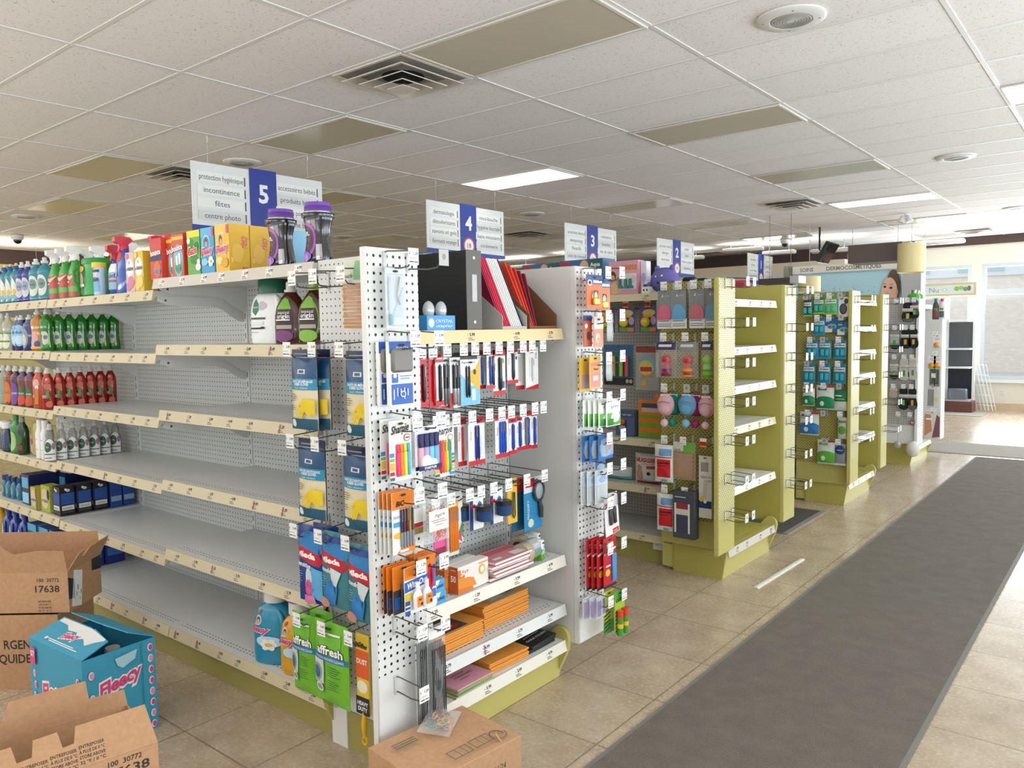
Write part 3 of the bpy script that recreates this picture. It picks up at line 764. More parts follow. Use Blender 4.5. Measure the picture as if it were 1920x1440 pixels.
# ================================================================ product builders (all built facing +X, base or hang point at origin)
def interp(prof, z):
    for (a, ra), (b, rb) in zip(prof, prof[1:]):
        if z <= b: return ra + (rb-ra)*(z-a)/max(b-a, 1e-6)
    return prof[-1][1]
DISH = [(0, .84), (.02, .97), (.08, 1), (.3, .93), (.5, .98), (.64, 1), (.72, .9), (.79, .55), (.83, .36), (.86, .33)]
WAVE = [(0, .88), (.02, .98), (.1, 1), (.34, .82), (.5, .86), (.66, .98), (.74, .85), (.80, .5), (.84, .34), (.87, .32)]
SPRAY = [(0, .9), (.02, 1), (.4, 1), (.52, .9), (.62, .62), (.7, .45), (.74, .4)]
TALL = [(0, .92), (.02, 1), (.62, 1), (.74, .8), (.82, .5), (.86, .45)]
def bottle(name, label, loc, rz, h, w, d, body, prof, caps, decals=(), group=None, e=.8, cat='bottle', amax=1.15, lab='label'):
    t = thing(name, label, cat, loc, rz, group)
    MB().lathe([(r, z*h) for z, r in prof], body, 20, sx=d/2, sy=w/2, e=e).build('body', t)
    c = MB()
    for k in caps:
        if k[0] == 'c':
            _, z0, z1, r0, r1, m = k; c.lathe([(r0*w/2, z0*h), (r0*w/2, z0*h+(z1-z0)*h*.85), (r1*w/2, z1*h)], m, 16)
        elif k[0] == 'trig':       # spray trigger head
            _, z0, m = k; zz = z0*h; hh = h*(1-z0)
            c.lathe([(w*.2, zz), (w*.2, zz+hh*.35), (w*.15, zz+hh*.45)], m, 14)
            c.prism([(-w*.12, zz+hh*.4), (w*.2, zz+hh*.42), (w*.42, zz+hh*.62), (w*.42, zz+hh*.92), (w*.2, zz+hh), (-w*.22, zz+hh*.97), (-w*.34, zz+hh*.75)], 'y', -w*.13, w*.13, m)
            c.prism([(w*.14, zz+hh*.5), (w*.24, zz+hh*.5), (w*.2, zz+hh*.2), (w*.26, zz-hh*.05), (w*.21, zz-hh*.05), (w*.14, zz+hh*.2)], 'y', -w*.08, w*.08, m)
    if c.v: c.build('cap', t)
    if decals:
        def mp(x, y, L=1):
            a = (x/w-.5)*2*amax; z = y/h; r = interp(prof, z); ca, sa = math.cos(a), math.sin(a)
            return (math.copysign(abs(ca)**e, ca)*r*d/2 + .0007*L, math.copysign(abs(sa)**e, sa)*r*w/2*(1+.002*L), y)
        MB().deco(mp, w, h, decals, True).build(lab, t)
    return t
def carton(name, label, loc, rz, w, d, h, col, f=(), r=(), l=(), t=(), group=None, cat='carton', part='print'):
    o = thing(name, label, cat, loc, rz, group)
    MB().box(-d/2, d/2, -w/2, w/2, 0, h, col, .0012).build('box', o)
    p = MB()
    if f: p.deco(flat((d/2, -w/2, 0), (0, 1, 0), (0, 0, 1)), w, h, f)
    if r: p.deco(flat((d/2, w/2, 0), (-1, 0, 0), (0, 0, 1)), d, h, r)
    if l: p.deco(flat((-d/2, -w/2, 0), (1, 0, 0), (0, 0, 1)), d, h, l)
    if t: p.deco(flat((d/2, -w/2, h), (0, 1, 0), (-1, 0, 0)), w, d, t)
    if p.v: p.build(part, o)
    return o
def card(name, label, loc, face, w, h, col, decals=(), group=None, cat='blister pack', extra=None, th=.003, tilt=0., slot=True):
    """flat hang card; extra(t) adds moulded parts in front of it"""
    o = thing(name, label, cat, loc, 0 if face == 'x' else FY, group)
    if tilt: o.rotation_euler.x = tilt if face == 'x' else 0
    b = MB().box(-th/2, th/2, -w/2, w/2, -h, 0, col, .0008)
    its = list(decals)
    if slot: its.append(('e', .5, 1-.012/h, .012/w, .004/h, M('#3a3a38', .7)))
    b.deco(flat((th/2, -w/2, -h), (0, 1, 0), (0, 0, 1)), w, h, its); b.build('card', o)
    if extra: extra(o)
    return o
def pillow(name, label, loc, face, w, h, th, col, decals=(), group=None, cat='bag', back=None, part='pouch', hdr=0., base=False, crinkle=0.):
    """soft pouch hanging from its top edge (or standing when base=True)"""
    o = thing(name, label, cat, loc, 0 if face == 'x' else FY, group); z0 = 0 if base else -h
    rnd = random.Random(len(label)*7+int(w*1e4)); ph = [rnd.random()*6 for _ in range(4)]
    def bul(u, v):
        v2 = v/(1-hdr) if v < 1-hdr else 1
        q = (1-abs(2*u-1)**3)*(1-abs(2*min(v2, 1)-1)**4)
        return th/2*q + crinkle*math.sin(u*9+ph[0]+v*5)*math.sin(v*11+ph[1])*min(1, q*2) + .001
    N, K = 14, 14; vs = []; fs = []
    for s in (1, -1):
        for j in range(K+1):
            for i in range(N+1): vs.append((s*bul(i/N, j/K), (i/N-.5)*w, z0+j/K*h))
    S = (N+1)*(K+1)
    for j in range(K):
        for i in range(N):
            a = j*(N+1)+i; fs.append((a, a+1, a+N+2, a+N+1)); a += S; fs.append((a, a+N+1, a+N+2, a+1))
    edge = [i for i in range(N+1)] + [j*(N+1)+N for j in range(1, K+1)] + [K*(N+1)+i for i in range(N-1, -1, -1)] + [j*(N+1) for j in range(K-1, 0, -1)]
    for a, b in zip(edge, edge[1:]+edge[:1]): fs.append((a, a+S, b+S, b))
    m = MB().add(vs, fs, col, True)
    if decals: m.deco(lambda x, y, L=1: (bul(min(max(x/w, 0), 1), min(max(y/h, 0), 1)) + .0006*L+.0018, x-w/2, z0+y), w, h, decals, True)
    m.build(part, o); return o
def hand(cx, cy, s, c, rot=0., asp=1.):
    """printed hand: palm, four unequal fingers and a thumb as polygons"""
    out = []; cr, sr = math.cos(rot), math.sin(rot)
    P = lambda x, y: (cx+(x*cr-y*sr)*s*asp, cy+(x*sr+y*cr)*s)
    out.append(('p', [P(*q) for q in ((-.45, -.2), (.4, -.25), (.5, .35), (.35, .9), (-.35, .9), (-.5, .4))], c))
    for fx, fl, a in ((-.36, .75, -.12), (-.13, .95, -.03), (.12, .9, .05), (.34, .68, .14)):
        ca, sa = math.cos(a), math.sin(a); w = .1
        f = [(-w, 0), (w, 0), (w, -fl*.85), (w*.5, -fl), (-w*.5, -fl), (-w, -fl*.85)]
        out.append(('p', [P(fx + x*ca - y*sa, -.15 + x*sa + y*ca) for x, y in f], c))
    out.append(('p', [P(*q) for q in ((-.45, .5), (-.78, .1), (-.85, -.2), (-.72, -.25), (-.58, 0), (-.4, .1))], c))
    return out
def logo(cx, cy, h, s, c1, c2, wd, rot=0., sh=.25):
    """bold slanted lettering with a pale outline"""
    return [('t', cx, cy, h*1.1, s, c2, dict(width=wd*1.06, bold=.07, shear=sh, rot=rot)), ('t', cx, cy, h, s, c1, dict(width=wd, bold=.035, shear=sh, rot=rot))]
def lines(x0, y0, n, w, dy, c, h=.012):
    return [('r', x0, y0-i*dy, x0+w*(.7+.3*((i*37) % 10)/10), y0-i*dy+h, c) for i in range(n)]
PINK = M('#d8467e', .45); WH = M('#f2f2f0', .45); YEL = M('#e9b93a', .45); BLU = M('#3f9fd0', .45); RED = M('#c3242e', .4); NAVY = M('#1c2a5c', .35)
def stack(o, locs, labelf, group):
    for i, l in enumerate(locs): dup(o, l, o.rotation_euler.z, labelf(i), group)

# ---------------------------------------------------------------- top shelf: cartons and scent boosters
ZR = 1.8585
TB_ = [('t', .5, .5, .09, 'bounce', WH, dict(width=.85, bold=.03))]
carton('dryer_sheet_carton', 'dark red dryer sheet carton with navy band, leftmost on the raised shelf', (2.01, .05, ZR), FY, .11, .1, .195, M('#c5342a', .4), [('r', 0, .45, 1, .62, M('#23305e')), ('e', .6, .25, .3, .2, M('#d8702f'))] + logo(.5, .66, .13, 'bounce', WH, M('#c5342a'), .86, .08, 0) + [('r', .45, .14, .9, .24, M('#4a7fc0'))], [('r', 0, 0, 1, 1, M('#dc4a38'))])
BF = [('r', 0, .86, 1, .94, YEL), ('e', .55, .38, .4, .38, M('#7fb9d8')), ('e', .55, .25, .32, .17, M('#5fa050')), ('r', .35, .28, .5, .5, WH), ('r', .58, .3, .74, .55, WH)] + logo(.5, .68, .13, 'bounce', WH, M('#b8402a'), .9, .1, 0) + [('r', .35, .16, .75, .23, M('#3f7fb8'))]
carton('dryer_sheet_carton', 'orange red dryer sheet carton partly hidden behind its twin', (2.122, .075, ZR), FY, .11, .1, .195, M('#c74a28', .4), BF)
carton('dryer_sheet_carton', 'orange red dryer sheet carton in front, bright red right side', (2.215, .045, ZR), FY, .105, .09, .198, M('#c74a28', .4), BF, [('r', 0, 0, 1, 1, M('#e2402c'))])
carton('dryer_sheet_carton', 'green dryer sheet carton with red lettering and yellow top', (2.355, .05, ZR), FY, .108, .1, .2, M('#5aa83a', .4), [('r', 0, .85, 1, 1, M('#e6dc3a')), ('e', .3, .72, .22, .1, M('#3f8f2f')), ('e', .75, .65, .18, .09, M('#2f7f2a')), ('e', .55, .35, .3, .1, M('#37872d')), ('e', .15, .78, .13, .07, WH), ('e', .85, .18, .2, .08, WH), ('e', .9, .3, .12, .06, WH)] + logo(.42, .55, .17, 'Gain', M('#d5382c'), WH, .75, .12, .1))
def fleecy(bg, sw):
    return [('r', 0, .8, 1, 1, M(bg[1])), ('e', .42, .66, .3, .18, M('#e8d9dd')), ('e', .42, .66, .26, .155, M(bg[0])), ('e', .42, .68, .12, .1, M('#6b4a3d')), ('e', .44, .645, .085, .06, M('#d9a98c')), ('r', .84, .8, 1, .98, PINK)] + logo(.48, .5, .16, 'Fleecy', PINK, WH, .86, .1) + sw
daisy = [('e', .8+.13*math.cos(a*1.05), .26+.07*math.sin(a*1.05), .08, .045, WH) for a in range(6)] + [('e', .8, .26, .06, .035, YEL)]
carton('dryer_sheet_carton', 'blue dryer sheet carton with a daisy and pink lettering', (2.472, .05, ZR), FY, .108, .1, .202, BLU, fleecy(('#3f9fd0', '#5db4dd'), [('e', .3, .26, .25, .08, M('#8ccbe8'))] + daisy))
yl = [('r', .1, .2, .2, .3, M('#f6d98a')), ('t', .66, .62, .2, 'Fleecy', PINK, dict(width=.5, rot=PI/2, shear=.2)), ('e', .4, .4, .28, .2, M('#f3c65a')), ('r', .6, .02, .95, .1, M('#d8466a'))]
y1_ = carton('dryer_sheet_carton', 'yellow dryer sheet carton, first of the column beside the black booster bottle', (2.59, .05, ZR), FY, .108, .1, .205, YEL, fleecy(('#e9b93a', '#efc85e'), [('e', .35, .25, .26, .08, M('#f4d98f')), ('e', .7, .2, .25, .1, M('#d9a528'))]), yl)
stack(y1_, [(2.59, .153, ZR), (2.59, .256, ZR)], lambda i: 'yellow dryer sheet carton, %s behind the front yellow carton' % ('directly' if i == 0 else 'last one'), None)
carton('dryer_sheet_carton', 'small light blue carton standing between the two black booster bottles', (2.88, .17, ZR), FY, .08, .1, .16, M('#8cc4e6', .4), [('t', .55, .45, .2, 'Fleecy', PINK, dict(width=.5, rot=PI/2)), ('e', .5, .22, .28, .1, WH), ('e', .5, .22, .1, .04, YEL), ('r', .1, .75, .7, .95, M('#6fb0dc'))])
BLK = M('#1d1a20', .18, coat=.5); PUR = M('#5d2f91', .25); SIL = M('#a8a6ad', .22, .7)
BP = [(0, .86), (.015, .94), (.12, 1), (.4, .82), (.55, .86), (.68, 1), (.72, 1.03), (.74, 1.03)]
def booster(label, x):
    t = bottle('scent_booster_bottle', label, (x, .06, ZR), FY, .24, .125, .085, BLK, BP, [('c', .74, .80, 1.02, 1.04, BLK), ('c', .80, .835, .86, .84, SIL), ('c', .835, .92, .84, .8, PUR), ('c', .92, .985, .8, .5, M('#6f3fa6', .25))],
        [('e', .35, .38, .32, .29, M('#a33fa8', .3)), ('e', .33, .38, .25, .24, M('#241826', .3)), ('t', .32, .5, .09, 'un.', WH, dict(width=.3, bold=.03)), ('t', .33, .38, .035, 'BOOSTER', M('#c04fa0'), dict(width=.34)), ('t', .33, .29, .035, 'scent', M('#c04fa0'), dict(width=.3)), ('e', .3, .12, .24, .09, M('#7c4fc4', .3)), ('e', .36, .1, .12, .07, M('#b06fd0', .3)), ('r', .7, .05, .92, .3, SIL)], cat='bottle', amax=1.3)
    return t
booster('black scent booster bottle with purple cap, left one in front of sign 5', 2.935)
booster('black scent booster bottle with purple cap, right one near the hooks', 3.178)

# ---------------------------------------------------------------- top shelf, left and middle sections
ZL1 = 1.8085; CAPC = M('#e9ecec', .2, 0, .75); TEAL = M('#0f7f94', .12, coat=.4); NAV = M('#16358c', .12, coat=.4)
GD = 'dish soap bottles on the top shelf'
def dish(name, label, x, z, body, decals, caps=None, y=.03, h=.25, w=.085, d=.055, prof=DISH, group=None, rz=-1.15):
    return bottle(name, label, (x, y, z), rz, h, w, d, body, prof, caps or [('c', .86, .92, .4, .4, CAPC), ('c', .92, 1, .24, .16, CAPC)], decals, group)
oval = lambda a, b: [('e', .42, .36, .34, .24, M(a)), ('e', .42, .4, .24, .12, M(b)), ('t', .42, .4, .05, 'soap', NAVY, dict(width=.3))]
dish('dish_soap_bottle', 'purple dish soap bottle at the left picture edge, top shelf', -.105, ZL1, M('#5a2a6e', .12, coat=.4), oval('#d9cfe0', '#8a5aa0'))
teardrop = [('p', [(.3, .05), (.62, .12), (.75, .3), (.6, .5), (.42, .66), (.3, .45)], M('#e3e4dc')), ('e', .5, .28, .13, .07, YEL), ('e', .45, .16, .15, .06, M('#6fb7c9'))]
CB = M('#20479b', .3); CY = M('#e6d34a', .3)
cb = [('c', .86, .93, .5, .48, CB), ('c', .93, 1, .2, .14, CY)]
d0 = dish('dish_soap_bottle', 'teal dish soap bottle with blue cap, left of three on the top shelf', -.003, ZL1, TEAL, teardrop, cb)
stack(d0, [(.09, .03, ZL1), (.185, .03, ZL1)], lambda i: 'teal dish soap bottle with blue cap, %s of three on the top shelf' % ('middle' if i == 0 else 'right'), None)
d1 = dish('dish_soap_bottle', 'navy dish soap bottle with grey oval label, left of two on the top shelf', .275, ZL1, NAV, oval('#c9ccd0', '#8f9ab5'))
stack(d1, [(.372, .03, ZL1)], lambda i: 'navy dish soap bottle with grey oval label, right of two on the top shelf', None)
d2 = dish('dish_soap_bottle', 'tall teal dish soap bottle with clear pump cap, second from the spray bottles', .495, ZL1, TEAL, oval('#d5dcd0', '#6f8f90'), h=.255, w=.1)
stack(d2, [(.625, .03, ZL1)], lambda i: 'tall teal dish soap bottle with clear pump cap, next to the spray bottles', None)
dup(d1, (.43, .11, ZL1), None, 'navy dish soap bottle in the second row behind the teal ones')
GRS = M('#2f9a33', .15, coat=.3)
sp = [('r', 0, .02, 1, .47, M('#b3242f', .3)), ('r', 0, .12, 1, .22, M('#5aa53c', .3)), ('p', [(.0, .47), (.3, .38), (.5, .36), (.7, .38), (1, .47), (1, .46), (.5, .34), (0, .46)], M('#d8c89a')), ('t', .2, .42, .09, 'Vert', WH, dict(width=.3, bold=.03, rot=.2)), ('r', .1, .3, .5, .315, WH)]
s0 = bottle('spray_bottle', 'green spray bottle with red label and white trigger, leftmost of its row', (.775, .03, ZL1), FY, .285, .115, .065, GRS, SPRAY, [('trig', .72, WH)], sp)
for x, y, l in ((.912, .03, 'second from left in its row'), (1.055, .025, 'third in its row, standing tallest'), (1.14, .12, 'partly hidden behind the others')):
    dup(s0, (x, y, ZL1), None, 'green spray bottle with red label and white trigger, ' + l)
dup(s0, (.99, .13, ZL1), None, 'green spray bottle in the back row, only its white trigger showing')
t = thing('detergent_pod_tub', 'green detergent tub with handle and green lid on the top shelf', 'tub', (1.29, .04, ZL1), FY)
MB().lathe([(.085, 0), (.095, .006), (.092, .09), (.086, .165), (.088, .17)], M('#2fa04a', .3), 24, sx=.75).build('body', t)
MB().lathe([(.094, .168), (.094, .19), (.088, .2), (.05, .204)], M('#1f8f3c', .3), 24, sx=.75).build('lid', t)
MB().tube([(.075, -.055, .16), (.1, -.05, .13), (.103, -.04, .08), (.08, -.045, .045)], .009, M('#2a9a44', .3), 8).build('handle', t)
MB().deco(lambda x, y, L=1: (math.cos((x/.12-.5)*1.1)*.0705+.0006*L, math.sin((x/.12-.5)*1.1-.25)*.094, y), .12, .2, [('p', [(.1, .05), (.75, .05), (.75, .62), (.4, .72), (.1, .6)], M('#3c5a38')), ('e', .4, .72, .32, .08, YEL), ('e', .4, .42, .25, .2, M('#c9a58f')), ('r', .15, .25, .7, .32, WH)], True).build('label', t)
bottle('stain_remover_bottle', 'small white stain remover bottle with yellow cap beside the green tub', (1.402, -.0, ZL1), FY, .17, .072, .05, M('#bcd5e6', .3), [(0, .95), (.02, 1), (.8, 1), (.84, .96)], [('c', .84, 1, .96, .96, M('#e8c93f', .35))], [('r', 0, .1, 1, .5, M('#7fb2d8')), ('t', .5, .62, .14, 'OXI', WH, dict(width=.6, bold=.05)), ('t', .5, .48, .12, 'CLEAN', M('#20305f'), dict(width=.8, bold=.04)), ('r', 0, .7, 1, .78, NAVY)])
bottle('spray_bottle', 'blue and white spray bottle with red trigger behind the small bottle', (1.51, .04, ZL1), FY, .255, .11, .06, M('#2a4f9a', .2), SPRAY, [('trig', .7, M('#c02a3a', .3))], [('r', 0, .45, 1, .62, WH), ('r', 0, .1, 1, .45, M('#8fb6d8')), ('t', .5, .38, .08, 'oxi', NAVY, dict(width=.7, bold=.04)), ('r', .1, .25, .9, .29, RED)])
dup(s0, (1.42, .16, ZL1), None, 'green spray bottle behind the tub, only its white trigger showing')
bl = bottle('spray_bottle', 'tall shiny blue cleaner bottle with pinkish red trigger', (1.648, .02, ZL1), FY, .285, .12, .07, M('#164fae', .1, coat=.5), [(0, .95), (.02, 1), (.4, .97), (.6, .8), (.72, .6), (.78, .45)], [('trig', .75, M('#d63a55', .3))], [('e', .35, .66, .35, .12, RED), ('e', .25, .4, .2, .12, M('#a9bdd0')), ('r', .05, .3, .4, .33, WH)])
dup(bl, (1.80, .13, ZL1), None, 'blue cleaner bottle behind the pink carton, only its red trigger showing')
dup(bl, (1.9, .15, ZL1), None, 'blue cleaner bottle behind the yellow carton, red trigger beside the dryer sheets')
def paris(c, c2, label, x):
    carton('soap_carton', label, (x, .03, ZL1), FY, .088, .07, .198, M(c, .4), [('e', .5, .6, .42, .24, WH), ('e', .45, .74, .08, .05, M('#9fb3a8')), ('t', .5, .58, .08, 'La PARISIENNE', NAVY, dict(width=.84, bold=.03)), ('e', .6, .25, .35, .16, M(c2)), ('e', .3, .14, .28, .1, M(c2)), ('e', .2, .9, .2, .07, M(c2))], cat='carton')
paris('#d9b3b6', '#d47fa0', 'pink flowered carton with white oval label on the top shelf', 1.755)
paris('#d9b93a', '#e9cf6a', 'yellow carton with white oval label on the top shelf', 1.848)

# ---------------------------------------------------------------- second shelf: dish soaps
Z2 = 1.5135; GS = M('#1c8f1f', .08, 0, 1, .25, coat=.5); AMB = M('#c98a1e', .1, 0, 1, .2, coat=.4); CLR = M('#c9cdb8', .06, 0, .55, coat=.4)
lab3 = [('e', .4, .3, .24, .16, M('#d9ddd0')), ('e', .42, .32, .15, .05, M('#5f86b0')), ('p', [(.55, .12), (.72, .2), (.62, .3)], M('#e0cf4a'))]
g0 = dish('dish_soap_bottle', 'bright green dish soap bottle at the front of the green row', .655, Z2, GS, lab3, y=.01, h=.25, w=.07, d=.048, prof=WAVE, rz=-.6)
stack(g0, [(.655, .01+.064*i, Z2) for i in range(1, 7)], lambda i: 'bright green dish soap bottle, %s in the row from the front' % ('last' if i == 5 else ORD[i+1]), 'green dish soap row')
o0 = dish('dish_soap_bottle', 'amber dish soap bottle beside the bright green row', .53, Z2, AMB, [('e', .35, .3, .3, .16, M('#d9a9a0')), ('e', .6, .16, .16, .08, M('#3a4aa0')), ('r', .1, .05, .9, .1, YEL)], y=.01, h=.25, w=.1, prof=WAVE)
dup(o0, (.53, .075, Z2), None, 'amber dish soap bottle, second in its row')
n0 = dish('dish_soap_bottle', 'navy dish soap bottle with grey teardrop label beside the amber one', .405, Z2, M('#182a72', .1, coat=.5), [('e', .3, .36, .26, .3, M('#8a93a8')), ('e', .3, .3, .18, .16, M('#cfcab8'))], y=.01, prof=TALL, h=.22, w=.1)
dup(n0, (.405, .08, Z2), None, 'navy dish soap bottle, second in its row behind the grey teardrop label')
n1 = dish('dish_soap_bottle', 'navy dish soap bottle with pale blue oval label on the second shelf', .28, Z2, M('#15226a', .1, coat=.5), [('e', .5, .42, .36, .3, M('#8fc2e8')), ('e', .5, .3, .3, .12, M('#bfe0f4')), ('t', .5, .52, .09, 'dish', NAVY, dict(width=.4))], y=.01, prof=TALL, h=.22, w=.1)
dup(n1, (.28, .08, Z2), None, 'navy dish soap bottle, second in its row behind the blue oval label')
k0 = dish('dish_soap_bottle', 'clear dish soap bottle with cream label, left of the two clear ones', -.045, Z2, CLR, [('e', .5, .25, .3, .2, M('#dfe6cc')), ('r', .2, .22, .8, .26, M('#5c7a3a')), ('r', 0, .44, 1, .47, M('#4f8f3f'))], y=.01, h=.24, prof=WAVE)
dup(k0, (.055, .01, Z2), None, 'clear dish soap bottle with cream label, right of the two clear ones')
dup(n1, (.165, .03, Z2), None, 'navy dish soap bottle next to the clear bottles on the second shelf')
dish('dish_soap_bottle', 'dark dish soap bottle with yellow neck at the left edge, second shelf', -.14, Z2, M('#1d2c4a', .15), [('r', .1, .1, .9, .5, M('#c9c9a0')), ('r', 0, .6, 1, .68, YEL)], y=.01, h=.235)

# ---------------------------------------------------------------- third shelf: red row
Z3 = 1.169; REDB = M('#a3151d', .12, coat=.4)
pom = [('e', .5, .7, .2, .075, M('#d8604a')), ('e', .5, .54, .22, .08, M('#d97a5a')), ('e', .46, .72, .07, .03, M('#f0b9a0')), ('p', [(.3, .45), (.45, .5), (.75, .2), (.68, .16)], M('#5f7f3a')), ('p', [(.35, .3), (.5, .47), (.58, .45), (.5, .25)], M('#7a9a4a')), ('e', .6, .12, .22, .08, M('#d87058')), ('r', .05, .27, .42, .34, M('#e9c9c4')), ('t', .25, .3, .06, 'Dish', RED, dict(width=.3))]
CP = [('c', .86, .93, .52, .5, CAPC), ('c', .93, 1, .36, .28, CAPC)]
r0_ = dish('dish_soap_bottle', 'red fruit-printed dish soap bottle at the front of the red row', .655, Z3, REDB, pom, CP, y=.0, h=.245, w=.066, d=.046, prof=TALL, rz=-.55)
stack(r0_, [(.655, .06*i, Z3) for i in range(1, 7)], lambda i: 'red fruit-printed dish soap bottle, %s in the row from the front' % ('last' if i == 5 else ORD[i+1]), 'red dish soap row')
dish('dish_soap_bottle', 'orange red speckled dish soap bottle beside the red row', .53, Z3, M('#c0421f', .12, coat=.4), [('e', .5, .6, .2, .1, M('#e9b0a0')), ('e', .55, .5, .1, .05, WH), ('p', [(.4, .1), (.6, .1), (.65, .45), (.5, .5)], M('#d88a2a')), ('r', .1, .25, .5, .33, M('#e07a5a'))], CP, y=.0, prof=TALL)
gl = lambda c: [('e', .45, .78, .2, .07, M('#4a5fb0')), ('p', [(.15, .05), (.8, .05), (.75, .3), (.5, .5), (.3, .45)], M('#2f7f3a')), ('e', .48, .16, .3, .12, M(c)), ('t', .46, .33, .06, 'clean', WH, dict(width=.5))]
a0 = dish('dish_soap_bottle', 'dark red dish soap bottle with green label, right of two', .405, Z3, M('#7a2a1e', .12, coat=.4), gl('#d8502f'), CP, y=.0, prof=WAVE)
dup(a0, (.285, .0, Z3), None, 'dark red dish soap bottle with green label, left of two')
dish('dish_soap_bottle', 'plum dish soap bottle with violet label on the third shelf', .17, Z3, M('#4a1f3a', .12, coat=.4), [('e', .45, .3, .36, .28, M('#7a4fa0')), ('t', .45, .32, .07, 'green', WH, dict(width=.5))], CP, y=.0, prof=WAVE)
dish('dish_soap_bottle', 'brownish dish soap bottle with orange label on the third shelf', .06, Z3, M('#8a3f1a', .12, coat=.4), [('e', .4, .3, .36, .3, M('#e07a2a')), ('t', .4, .32, .07, 'fresh', M('#3f7f2a'), dict(width=.5))], CP, y=.0, prof=WAVE)
dish('dish_soap_bottle', 'clear dish soap bottle between the orange and blue ones, third shelf', -.045, Z3, CLR, [('r', .3, .2, .7, .24, M('#9fae8a'))], CP, y=.0, prof=WAVE)
dish('dish_soap_bottle', 'blue dish soap bottle with yellow collar on the third shelf', -.145, Z3, M('#1f5f9f', .12, coat=.4), [('r', 0, .62, 1, .7, YEL), ('e', .5, .35, .38, .25, M('#3fa0d0')), ('r', .2, .2, .8, .24, WH)], CP, y=.0, prof=TALL)

# ---------------------------------------------------------------- fourth shelf: clear row, white bottles, jug
Z4 = .8625; CL2 = M('#9aa09a', .05, 0, .5, coat=.5)
sev = [('p', [(.08, .02), (.9, .02), (.92, .38), (.75, .55), (.5, .6), (.25, .55), (.08, .38)], WH), ('e', .38, .38, .22, .14, M('#2f6a4a')), ('e', .75, .4, .14, .09, M('#b06f96')), ('t', .38, .38, .05, '7th', WH, dict(width=.2)), ('r', .15, .18, .85, .205, M('#55605a')), ('r', .15, .08, .6, .1, M('#55605a'))]
NP = [(0, .92), (.02, 1), (.3, 1), (.48, .9), (.6, .62), (.68, .66), (.74, .6), (.8, .4), (.84, .38)]
c0 = dish('dish_soap_bottle', 'clear dish soap bottle with white leaf label, front of the clear row', .665, Z4, CL2, sev, [('c', .84, .92, .46, .44, CAPC), ('c', .92, 1, .34, .3, CAPC)], y=-.01, h=.22, w=.072, d=.05, prof=NP, rz=-.6)
stack(c0, [(.665, -.01+.063*i, Z4) for i in range(1, 7)], lambda i: 'clear dish soap bottle with white leaf label, %s in the row from the front' % ('last' if i == 5 else ORD[i+1]), 'clear dish soap row')
WB = [(0, .95), (.02, 1), (.66, 1), (.74, .72), (.8, .66), (.81, .62)]
w0 = bottle('white_bottle', 'slim plain white bottle beside the clear row', (.575, -.0, Z4), FY, .235, .058, .055, WH, WB, [('c', .81, 1, .66, .62, WH)], [('r', .2, .4, .6, .415, M('#888')), ('r', .2, .36, .5, .372, M('#888')), ('r', .1, .2, .8, .23, M('#9a9a9a'))] if False else [('t', .45, .5, .03, 'lotion', INK, dict(width=.5)), ('t', .45, .24, .03, '500 ml', INK, dict(width=.5))])
dup(w0, (.5, .0, Z4), None, 'slim plain white bottle, left of the two white ones')
def jug(name, label, loc, rz, h, w, d, body, capm, decals, ch=.17, cr=.3, group=None, flip=1):
    """big detergent bottle: boxy body, side handle, wide screw cap"""
    t = thing(name, label, 'bottle', loc, rz, group); b = MB()
    P = [(0, .9), (.015, .97), (.1, 1), (.42, 1), (.55, .97), (.7, .86), (.77, .68), (.81, .42), (1-ch, .38)]
    b.lathe([(r, z*h) for z, r in P], body, 24, sx=d/2, sy=w/2, e=.72)
    b.build('body', t)
    hp = MB(); y = flip*w*.30
    hp.tube([(d*.30, y*.62, h*.72), (d*.44, y*.95, h*.68), (d*.49, y*1.12, h*.58), (d*.50, y*1.12, h*.46), (d*.46, y*1.0, h*.36), (d*.40, y*.7, h*.30)], [w*.06, w*.065, w*.06, w*.06, w*.065, w*.05], body, 10)
    hp.build('handle', t)
    MB().lathe([(w*cr, (1-ch)*h), (w*cr, (1-ch*.15)*h), (w*cr*.94, h)], capm, 24).build('cap', t)
    def mp(x, y, L=1):
        a = (x/w-.5)*2*1.1; r = interp(P, y/h); ca, sa = math.cos(a), math.sin(a)
        return (math.copysign(abs(ca)**.72, ca)*r*d/2+.0008*L, math.copysign(abs(sa)**.72, sa)*r*w/2*(1+.002*L), y)
    MB().deco(mp, w, h, decals, True).build('label', t)
    return t
jug('soap_refill_jug', 'large pale yellow soap jug behind the slim white bottles', (.36, .06, Z4), FY, .27, .2, .1, M('#c9bf7a', .15, 0, .85), M('#d9d4a0', .3), [('p', [(.1, .1), (.45, .05), (.5, .35), (.3, .5), (.1, .45)], M('#d9c9d0')), ('e', .38, .32, .1, .08, M('#c03f6a')), ('e', .33, .16, .12, .09, M('#e0c83a')), ('e', .2, .22, .1, .1, M('#7fb0a8'))], .1, .2)
dish('dish_soap_bottle', 'dark green bottle with brown label beside the pale jug', .215, Z4, M('#123a1a', .1, coat=.4), [('e', .4, .4, .3, .14, M('#3f6a2a')), ('r', .15, .12, .7, .26, M('#7a4a3a'))], [('c', .86, 1, .4, .36, M('#9aa39a', .2, 0, .8))], y=.0, h=.235, w=.08, prof=TALL)
dish('dish_soap_bottle', 'green bottle with pale green oval, second from the pale jug', .115, Z4, M('#2a8f3a', .1, coat=.4), [('e', .35, .32, .3, .26, M('#a9cf8a'))], [('c', .86, 1, .4, .36, M('#3f9a4a', .2))], y=.0, h=.24, w=.085, prof=WAVE)
